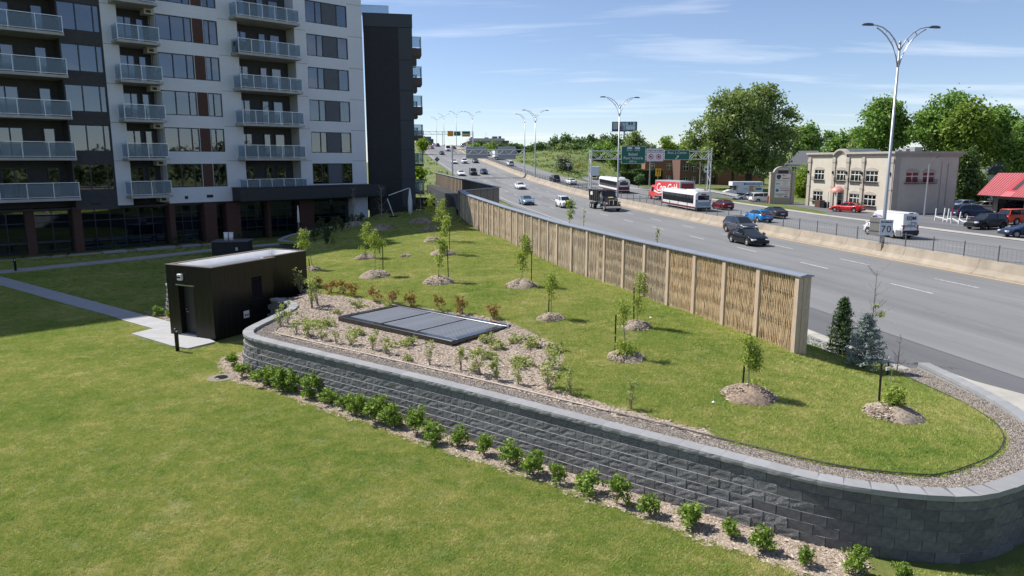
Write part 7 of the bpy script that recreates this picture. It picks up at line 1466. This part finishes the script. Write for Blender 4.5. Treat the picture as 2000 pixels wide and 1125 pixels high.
for k, (u, vt, hw, y) in enumerate(((938, 276, 10, 420), (950, 284, 9, 400), (963, 278, 9, 410), (978, 284, 12, 400), (925, 283, 9, 400))): simple(f'{ORD[k]} far shrub-like tree in front of the brown institutional building', u, vt, 296, hw, y, [L_FAR, L_LIME, L_COTTON][k % 3], 160 + k, 900, 10.5, .7, 'far_tree', 'trees before the far brown building', .9, .2)
simple('silvery round bush alone on the grassy bank', 1103, 306, 341, 16, 196, L_GREYG, 170, 3500, 5.2, .28, 'bank_bush', None, .5, .15)
for k, (u, vt, hw, y, z_) in enumerate(((824, 272, 10, 260, 2.0), (815, 330, 6, 130, 2.0))): simple(f'{ORD[k]} leafy tree peeking past the side balconies of the dark tower', u, vt, 300 + k * 50, hw, y, [L_LIME, L_LIME][k], 175 + k, 1600, z_, .4, 'slope_tree', 'trees past the dark tower', .6, .15)
# clipped hedge in front of the brick blocks
def hedge(label, u0, u1, vt, y, zb, lm, seed, n=7000, depth=2.0, name='hedge'):
    r = np.random.default_rng(seed); a, b = at(u0, vt, y), at(u1, vt, y); h = a.z - zb; T = thing(name, label, 'hedge', (a.x, a.y, zb)); w = b.x - a.x
    p = r.uniform(0, 1, (n, 3)); f = r.integers(0, 3, n); p[f == 0, 1] = 0; p[f == 1, 2] = 1; c = p * np.array([w, depth, h]) + r.normal(size=(n, 3)) * .08
    m = MB(); m.box(.1, w - .1, .15, depth - .1, -.2, h - .15); m.build('stems', mat('hedge_dark', (.012, .02, .008), .9), T); link('leaves', np_mesh('leaves', leaves(c, .13, r), 4, lm), T)
hedge('tall dark clipped cedar hedge before the brick blocks', 1236, 1296, 332, 158, 1.6, L_SPR, 41); hedge('lower bright hedge row beside the cedar hedge', 1212, 1250, 338, 152, 1.6, leaf_mat('hedge_green', (.05, .09, .018), (.10, .15, .03), .2), 42, 4000)
simple('ball-shaped shrub in front of the cedar hedge', 1249, 341, 357, 7, 140, L_FAR, 43, 1500, 1.4, .16, 'ball_shrub', None, .25, .08)
# roadside chain-link glimpse, left to the fence builder
# ------------------------------------------------------------------ mulch mounds, stakes, saplings on the raised lawn
M_MOUND = mat('mound_mulch', (.30, .245, .19), .95, var=.5, scale=16, bump=1.0, bscale=45); M_STAKE = mat('stake_black', (.014, .014, .016), .5); M_SOIL = mat('mound_soil', (.27, .20, .15), .95, var=.5, scale=14, bump=1.0, bscale=40)
def mound(u, v, wpx, label, seed, mt=None):
    p = GT(u, v); sc = F_PX / p.y; rad = wpx / 2 / sc; r = random.Random(seed); m = MB(); n, k = 22, 7; ph = [r.uniform(0, 6.28) for _ in range(4)]
    for j in range(k):
        q = j / (k - 1)
        for i in range(n):
            a = 2 * math.pi * i / n; R_ = rad * (1 + .10 * math.sin(2 * a + ph[0]) + .06 * math.sin(5 * a + ph[1])); h = rad * .40 * (1 - q ** 2.2) ** .9 * (1 + .1 * math.sin(3 * a + ph[2])) + r.uniform(-.03, .03)
            x, y = R_ * (q + .02) * math.cos(a), R_ * (q + .02) * math.sin(a); m.v.append((x, y, zt(p.x + x, p.y + y) - p.z + h - (.05 if j == k - 1 else 0)))
    m.f = [(j * n + i, j * n + (i + 1) % n, (j + 1) * n + (i + 1) % n, (j + 1) * n + i) for j in range(k - 1) for i in range(n)] + [tuple(range(n))]; m.m = [0] * len(m.f)
    T = thing('mulch_mound', label, 'mulch mound', p, 0, 'mulch mounds round the saplings'); b = m.build('heap', mt or M_MOUND, T, True)
    c = MB(); rr2 = random.Random(seed + 1)
    for _ in range(800):
        a = rr2.uniform(0, 6.28); q = math.sqrt(rr2.random()) * .98; h = rad * .40 * (1 - q ** 2.2) ** .9; x, y = rad * q * math.cos(a), rad * q * math.sin(a); l = rr2.uniform(.02, .045); M4 = Matrix.Translation((x, y, zt(p.x + x, p.y + y) - p.z + h + .004)) @ Matrix.Rotation(rr2.uniform(0, 6.28), 4, 'Z') @ Matrix.Rotation(rr2.uniform(-.7, .7), 4, 'X'); c.add([M4 @ Vector(z) for z in ((-l, -l * .4, 0), (l, -l * .3, 0), (l, l * .4, .004), (-l, l * .3, .004))], [(0, 1, 2, 3)])
    tag(c.build('bark_chips', M_CHIP, T), kind='stuff'); return p + Vector((0, 0, rad * .36)), rad
def stake(u, vb, vt, label, lean=0.0, top=None):
    p = GT(u, vb); h = (vb - vt) * p.y / F_PX * 1.02; m = MB(); m.bar((0, 0, -.2), (lean, 0, h), .04); o = m.build('tree_stake', M_STAKE, None, False, p); tag(o, label, 'stake', 'black stakes beside the saplings')
def sapling(pos, htop, blobs, n, size, lm, label, seed, stem=.016, spread=.07, name='sapling', bare=False, lean=(0, 0)):
    r = np.random.default_rng(seed); rr = random.Random(seed); T = thing(name, label, 'tree', pos, 0, 'young trees on the raised lawn'); m = MB(); top = Vector((lean[0], lean[1], htop)); m.tube([Vector((0, 0, -.15)), top * .5 + Vector((rr.uniform(-.03, .03), 0, 0)), top], [stem, stem * .8, stem * .35], 6)
    nb = 26 if bare else 16
    for k in range(nb):
        z = rr.uniform(.35, .95) if not bare else rr.uniform(.15, .98); a = rr.uniform(0, 6.28); l = (htop * .22 if bare else .16) * rr.uniform(.5, 1.2) * (1.1 - z * .6); s0 = top * z; e = s0 + Vector((math.cos(a) * l, math.sin(a) * l, l * rr.uniform(.6, 1.3))); m.tube([s0, s0.lerp(e, .5) + Vector((0, 0, -.02)), e], [stem * .35, stem * .25, stem * .12], 4, False)
        if bare:
            for _ in range(2): f = s0.lerp(e, rr.uniform(.4, .8)); m.tube([f, f + Vector((rr.uniform(-.1, .1), rr.uniform(-.1, .1), rr.uniform(.05, .14))) * l * 3], stem * .12, 3, False)
    m.build('trunk', M_STEM if not bare else M_TWIG, T)
    if blobs and n: link('crown', np_mesh('crown', leaves(clumps(blobs, max(14, n // 14), n, spread, r, .35), size, r, .2), 4, lm), T)
    return T
SAP = [  # mound px, width, stake (u, base v, top v), crown blobs as (u, v, half-width, half-height) px, leaf count, label bits
    ((612, 527), 34, (605, 524, 505), [(594, 455, 9, 12), (592, 475, 12, 14)], 420, 'just behind the shed end'),
    ((714, 505), 44, None, [(714, 442, 7, 10), (717, 462, 14, 16), (708, 484, 5, 6)], 460, 'farther of the close pair near the shadow edge'),
    ((733, 540), 62, (748, 530, 470), [(731, 455, 6, 10), (738, 474, 13, 16), (727, 462, 9, 9)], 460, 'nearer of the close pair near the shadow edge'),
    ((841, 449), 34, None, [(838, 392, 10, 10), (838, 410, 11, 10), (846, 382, 6, 8)], 420, 'standing at the edge of the building shadow'),
    ((846, 471), 38, None, [(862, 392, 8, 8), (862, 408, 12, 12), (852, 424, 9, 8)], 430, 'second beyond the tall staked trio'),
    ((866, 497), 50, (878, 492, 448), [(872, 424, 10, 8), (870, 438, 13, 12), (866, 455, 9, 10)], 460, 'middle of the staked trio before the barrier'),
    ((856, 552), 64, (876, 548, 480), [(862, 470, 7, 9), (866, 485, 9, 12), (858, 502, 6, 8), (860, 516, 4, 4)], 420, 'front of the staked trio before the barrier'),
    ((1018, 559), 66, (1038, 550, 490), [(1026, 466, 8, 9), (1027, 482, 11, 12), (1018, 502, 10, 14), (1022, 520, 5, 6)], 560, 'with leaning stake close to the willow barrier'),
    ((1076, 623), 56, (1071, 614, 560), [(1076, 540, 10, 10), (1078, 556, 12, 12), (1078, 578, 5, 6)], 480, 'alone past the far corner of the grate'),
    ((1243, 639), 64, (1238, 628, 560), [(1252, 538, 7, 14), (1253, 560, 10, 14), (1247, 585, 8, 12), (1249, 606, 6, 8)], 620, 'narrow and tall against the willow panels'),
    ((1223, 700), 78, (1201, 690, 612), [(1215, 590, 5, 10), (1221, 605, 11, 15), (1217, 625, 6, 8), (1224, 682, 23, 17), (1215, 668, 9, 8)], 1000, 'with a bushy base of leaves on its mound'),
    ((1462, 775), 116, (1450, 755, 678), [(1464, 664, 10, 11), (1472, 690, 15, 20), (1462, 700, 9, 10), (1474, 712, 10, 8), (1476, 746, 4, 6)], 900, 'on the large brown and grey mound'),
    ((1745, 812), 118, (1717, 785, 705), [(1748, 768, 14, 16), (1746, 784, 10, 8)], 620, 'low and leafy on the mound nearest the rounded end')]
for k, (mp, wpx, stk, bl, n, bit) in enumerate(SAP):
    top, rad = mound(*mp, wpx, f'mulch mound round the sapling {bit}', 300 + k, M_SOIL if k == 11 else None)
    if stk: stake(stk[0], stk[1], stk[2], f'black stake of the sapling {bit}', .03 * (k % 3 - 1))
    y = top.y; q = [(*(at(u, v, y) - top), a * y / F_PX, a * y / F_PX, b * y / F_PX) for u, v, a, b in bl]; hi = max(b[2] + b[5] for b in q); hx = [b for b in q if b[2] + b[5] == hi][0][0]
    sapling(top - Vector((0, 0, .05)), hi, q, int(n * 2.0), .036 if y < 30 else .05, L_YOUNG, f'young leafy tree {bit}', 400 + k, .016, .085, lean=(hx * .9, 0))
# trees standing between barrier and road, tops showing over the coping
for k, (u, vt, y, x_, n, lb, sp_) in enumerate(((1114, 388, 46, 0, 520, 'leafy sapling top rising above the coping near the dump truck', 10), (1141, 402, 46.5, 0, 40, 'thin sparse sapling top above the barrier coping', 3), (1285, 440, 34, 0, 60, 'wispy sapling top above the near part of the barrier', 3))):
    top = at(u, vt, y); zb = zt(top.x, top.y); b = Vector((top.x, top.y, zb)); h = top.z - zb; w = sp_ * y / F_PX
    sapling(b, h, [(0, 0, h - .35, w, w, .35), (0, 0, h - .95, w * .8, w, .35)], n, .06, L_YOUNG, lb, 450 + k, .02, .06)
# bare saplings and spruces by the road
p = GT(1698, 700); T = sapling(p, (700 - 520) * p.y / F_PX, [(.02, 0, 1.75, .07, .07, .08), (.25, 0, 1.5, .09, .09, .12)], 90, .05, L_YOUNG, 'tall bare sapling with two leaf tufts behind the blue spruce', 460, .02, .05, bare=True)
p = GT(1751, 732); sapling(p, 1.25, None, 0, .05, L_YOUNG, 'small leafless sapling near the kerb end', 461, .014, .05, bare=True); stake(1733, 735, 706, 'short black stake beside the small leafless sapling'); stake(1619, 682, 612, 'leaning dark stake beside the green spruce', .08)
p = GT(1738, 745); T = thing('garden_stake', 'pale tag on a bent wire near the leafless sapling', 'garden stake', p, .4); m = MB(); m.tube([(0, 0, 0), (.05, 0, .3), (-.1, 0, .42)], .012, 4); m.build('wire', M_ALU, T); m = MB(); m.box(-.2, -.05, -.01, .01, .36, .46); m.build('tag', M_WROOF, T)
def spruce(u, vb, vt, hwpx, label, lm, seed, lm2=None):
    p = GT(u, vb); h = (vb - vt) * p.y / F_PX; w = hwpx * p.y / F_PX; r = np.random.default_rng(seed); rr = random.Random(seed); T = thing('spruce_tree', label, 'tree', p); m = MB(); m.tube([(0, 0, -.1), (0, 0, h * .5), (0, 0, h)], [.05, .035, .008], 7); C = []
    for k in range(90):
        f = (k + .5) / 90; z = h * (.04 + .94 * f); a = k * 2.399 + rr.uniform(-.4, .4); l = w * (1 - f) ** .8 * rr.uniform(.65, 1.1) + .05; e = Vector((math.cos(a) * l, math.sin(a) * l, z + l * (.15 + .35 * f))); s0 = Vector((0, 0, z)); m.tube([s0, e], [.012, .004], 4, False)
        for q in np.linspace(.25, 1.0, 9): c = s0.lerp(e, q); C.append(np.array(c) + r.normal(size=(9, 3)) * np.array([.045, .045, .03]))
    m.build('trunk', M_BARK, T); C = np.concatenate(C); link('needles', np_mesh('needles', leaves(C, .052, r, .5, .28), 4, lm), T)
spruce(1686, 722, 608, 46, 'blue-grey spruce on the grass at the end of the barrier', L_BLUE, 1); spruce(1641, 694, 576, 33, 'slender green spruce behind the blue-grey one', L_SPR, 2)
# ------------------------------------------------------------------ shrubs
def shrub_mesh(kind, seed):
    r = np.random.default_rng(seed); rr = random.Random(seed)
    if kind == 'leafy': w_ = rr.uniform(.11, .2); bl = [(rr.uniform(-w_, w_), rr.uniform(-w_, w_), rr.uniform(.12, .38), rr.uniform(.09, .15), rr.uniform(.08, .15), rr.uniform(.09, .16)) for _ in range(rr.randint(6, 10))] + [(rr.uniform(-.06, .06), 0, .28, .17, .17, .22)]; C = clumps(bl, 60, rr.randint(700, 1100), .035, r, .5); s, lm = .036, L_SHRUB
    elif kind == 'upright': bl = [(rr.uniform(-.13, .13), rr.uniform(-.13, .13), rr.uniform(.15, .55), .08, .08, .13) for _ in range(9)]; C = clumps(bl, 40, 420, .03, r, .3); s, lm = .03, L_PALE
    elif kind == 'wispy': bl = [(rr.uniform(-.1, .1), rr.uniform(-.1, .1), rr.uniform(.2, .7), .05, .05, .16) for _ in range(8)]; C = clumps(bl, 30, 300, .03, r, .3); s, lm = .028, L_PALE
    elif kind == 'low': bl = [(rr.uniform(-.2, .2), rr.uniform(-.2, .2), rr.uniform(.06, .18), .12, .12, .09) for _ in range(7)]; C = clumps(bl, 40, 420, .03, r, .4); s, lm = .034, L_PALE
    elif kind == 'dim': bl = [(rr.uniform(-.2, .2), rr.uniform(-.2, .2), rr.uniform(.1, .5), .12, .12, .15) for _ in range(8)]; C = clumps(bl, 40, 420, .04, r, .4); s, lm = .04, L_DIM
    else: bl = [(rr.uniform(-.18, .18), rr.uniform(-.18, .18), rr.uniform(.15, .48), .12, .12, .14) for _ in range(9)]; C = clumps(bl, 50, 560, .03, r, .4); s, lm = .03, L_BARB
    C[:, 2] = np.abs(C[:, 2]); lv = np_mesh('leaves', leaves(C, s, r, .3), 4, lm); m = MB()
    for _ in range(9 if kind != 'leafy' else 7): e = C[rr.randrange(len(C))]; m.tube([(rr.uniform(-.03, .03), rr.uniform(-.03, .03), -.03), (e[0] * .45, e[1] * .45, e[2] * .5), tuple(e)], [.008, .006, .003], 4, False)
    return lv, m.mesh('stems', M_TWIG)
SHM = {k: [shrub_mesh(k, 500 + 10 * i + j) for j in range(7)] for i, k in enumerate(('leafy', 'upright', 'wispy', 'low', 'barberry', 'dim'))}
sr = random.Random(9)
def shrub(kind, p, sc, label, group, name='shrub'):
    T = thing(name, label, 'shrub', p, sr.uniform(0, 6.28), group); lv, st = sr.choice(SHM[kind]); e_ = sr.uniform(.86, 1.12); T.scale = (sc * e_ * sr.uniform(.9, 1.1), sc * e_, sc * sr.uniform(.85, 1.15)); T.rotation_euler = (sr.uniform(-.12, .12), sr.uniform(-.12, .12), T.rotation_euler[2]); link('leaves', lv, T); link('stems', st, T); return T
row = [(456, 722, .9), (472, 739, .9), (502, 746, .75), (523, 756, 1.1), (551, 764, 1.3), (574, 769, 1.05), (605, 781, 1.3), (638, 792, 1.05), (674, 800, .8), (698, 814, 1.15), (731, 827, 1.15), (766, 837, 1.1), (811, 848, 1.05), (850, 866, 1.05), (894, 873, 1.0), (945, 889, .8), (992, 909, 1.1), (1042, 927, 1.05), (1093, 947, .7), (1152, 964, 1.05), (1203, 984, 1.02), (1270, 1008, .78), (1350, 1028, .9), (1426, 1050, .62), (1488, 1078, .85), (1573, 1106, .62), (1666, 1120, .88), (1764, 1130, .6)]
for k, (u, v, sc) in enumerate(row):
    p = G(u, v - 4, .03); shrub('leafy', p, sc * 1.14, f'{ORD[k]} leafy green shrub from the shed along the foot of the wall', 'row of shrubs along the wall foot')
bedl = [('low', 657, 612, .7), ('wispy', 657, 671, .8), ('upright', 686, 674, .95), ('low', 700, 655, .9), ('upright', 728, 684, .95), ('upright', 754, 692, .8), ('low', 790, 676, 1.0), ('low', 797, 705, .6), ('wispy', 839, 712, .75), ('upright', 900, 723, .95), ('upright', 939, 732, .95), ('low', 950, 700, .9), ('upright', 969, 742, .95), ('upright', 1012, 750, .85), ('upright', 1070, 761, 1.1), ('low', 954, 668, .9), ('low', 974, 682, .9), ('low', 1012, 667, .95), ('low', 1041, 677, 1.0), ('low', 1022, 713, 1.1), ('low', 1082, 689, .95), ('upright', 1079, 720, .9),
        ('upright', 547, 636, 1.05), ('wispy', 562, 632, .9), ('wispy', 579, 652, .8), ('upright', 607, 657, 1.1), ('low', 622, 637, 1.1), ('upright', 628, 664, .85), ('wispy', 610, 602, 1.5), ('upright', 622, 598, 1.3), ('wispy', 588, 570, 1.3), ('low', 700, 600, .9), ('low', 757, 600, .7), ('wispy', 1115, 772, .9), ('wispy', 1232, 800, .8)]
for k, (kd, u, v, sc) in enumerate(bedl):
    p = GT(u, v); kn = {'low': 'low spreading pale shrub', 'upright': 'upright pale green shrub', 'wispy': 'thin wispy young shrub'}[kd]
    wh = 'beside the shed' if u < 640 and v < 610 else ('at the shed corner of the wall' if u < 640 else ('in front of the grate' if v > 660 and u < 880 else ('behind the grate' if v < 620 else ('at the open end of the bed' if u < 1090 else 'at the lawn tip of the bed'))))
    shrub(kd, p, sc * 1.22, f'{ORD[k]} {kn} of the mulch bed, {wh}', 'small shrubs in the mulch bed')
barb = [(622, 563, .9), (646, 572, 1.0), (671, 575, 1.15), (692, 580, 1.0), (732, 590, 1.05), (766, 593, 1.0), (802, 598, 1.1), (861, 607, .85), (904, 614, 1.0), (964, 623, .95)]
for k, (u, v, sc) in enumerate(barb): shrub('barberry', GT(u, v), sc * 1.12, f'{ORD[k]} reddish barberry from the shed along the mulch bed edge', 'row of reddish barberries', 'barberry_shrub')
for k, (u, v) in enumerate(((309, 617), (332, 619))): shrub('leafy', G(u, v, .02), 1.0, ('low' if k else 'small') + ' green shrub against the planter wall beside the shed door face', 'shrubs by the shed walk')
# planting in the shade along the building
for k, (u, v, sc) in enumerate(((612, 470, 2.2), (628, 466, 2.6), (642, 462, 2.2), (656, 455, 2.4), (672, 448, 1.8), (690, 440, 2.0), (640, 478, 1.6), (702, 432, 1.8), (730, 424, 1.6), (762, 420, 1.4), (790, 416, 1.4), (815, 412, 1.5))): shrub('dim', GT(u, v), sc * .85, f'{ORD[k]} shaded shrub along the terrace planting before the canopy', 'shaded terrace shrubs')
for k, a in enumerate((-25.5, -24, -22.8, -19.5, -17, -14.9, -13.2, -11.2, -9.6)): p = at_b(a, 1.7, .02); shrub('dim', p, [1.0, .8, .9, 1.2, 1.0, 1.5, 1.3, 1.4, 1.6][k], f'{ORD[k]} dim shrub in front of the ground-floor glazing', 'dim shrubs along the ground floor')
for k, (u, v, wpx) in enumerate(((692, 442, 44), (746, 448, 46), (822, 434, 44))):
    top, rad = mound(u, v, wpx, f'{ORD[k]} shaded mulch mound below the entrance canopy', 330 + k); sapling(top, 2.9, None, 0, .05, L_YOUNG, f'{ORD[k]} leafless sapling in the shade below the entrance canopy', 470 + k, .03, .05, bare=True)
top, rad = mound(792, 501, 24, 'tiny bare mulch patch in the grass left without a tree', 340)

# rough herbage on the banks
wr = np.random.default_rng(5); pts = []
for (s0, s1, t0, t1, n) in ((168, 330, 11.5, 42, 9000), (120, 330, -34, -15.2, 3500)):
    q = np.c_[wr.uniform(s0, s1, n), wr.uniform(t0, t1, n)]; g = np.sin(q[:, 0] * .35 + 2 * np.sin(q[:, 1] * .4)) + np.sin(q[:, 1] * .7 + q[:, 0] * .11); q = q[g > (-.2 if t0 > 0 else .3)]
    for a, b in q: w_ = W(a, b, 0); pts.append((w_.x, w_.y, zg(a, b) + wr.uniform(0, .35)))
tag(link('herbage', np_mesh('herbage', leaves(np.array(pts), .42, wr, .1, .35), 4, leaf_mat('weeds_green', (.085, .135, .03), (.20, .235, .07), .25))), 'rough tall grass and weeds on the highway banks', 'weeds', kind='stuff')
for k, (u, v, lb) in enumerate(((1271, 622, 'crumpled white paper scrap beside the tall narrow sapling'), (1207, 640, 'white scrap lying at the mound by the leafy base sapling'), (1394, 788, 'tiny pale scrap on the grass near the brown mound'))):
    p = GT(u, v); T = thing('paper_scrap', lb, 'litter', p, k, 'scraps of litter on the raised lawn'); m = MB(); m.add([(-.09, -.05, .02), (.08, -.06, .05), (.10, .06, .03), (-.06, .07, .07), (0, 0, .12)], [(0, 1, 4), (1, 2, 4), (2, 3, 4), (3, 0, 4)]); m.build('sheet', M_WROOF, T); T.scale = (.6, .6, .6)

# belt of trees along the boulevard beyond the frame edge: what the apartment windows mirror
wr = np.random.default_rng(8); bl = [(58 + k * 2.2 + wr.uniform(-3, 3), -34 + k * 6.5, wr.uniform(4, 8.5), wr.uniform(3.5, 5.5), wr.uniform(3.5, 5.5), wr.uniform(4, 6)) for k in range(15)]
tag(link('treeline', np_mesh('treeline', leaves(clumps(bl, 300, 12000, .9, wr, .4), .5, wr), 4, L_DIM)), 'belt of boulevard trees past the frame edge mirrored in the windows', 'trees', kind='stuff')
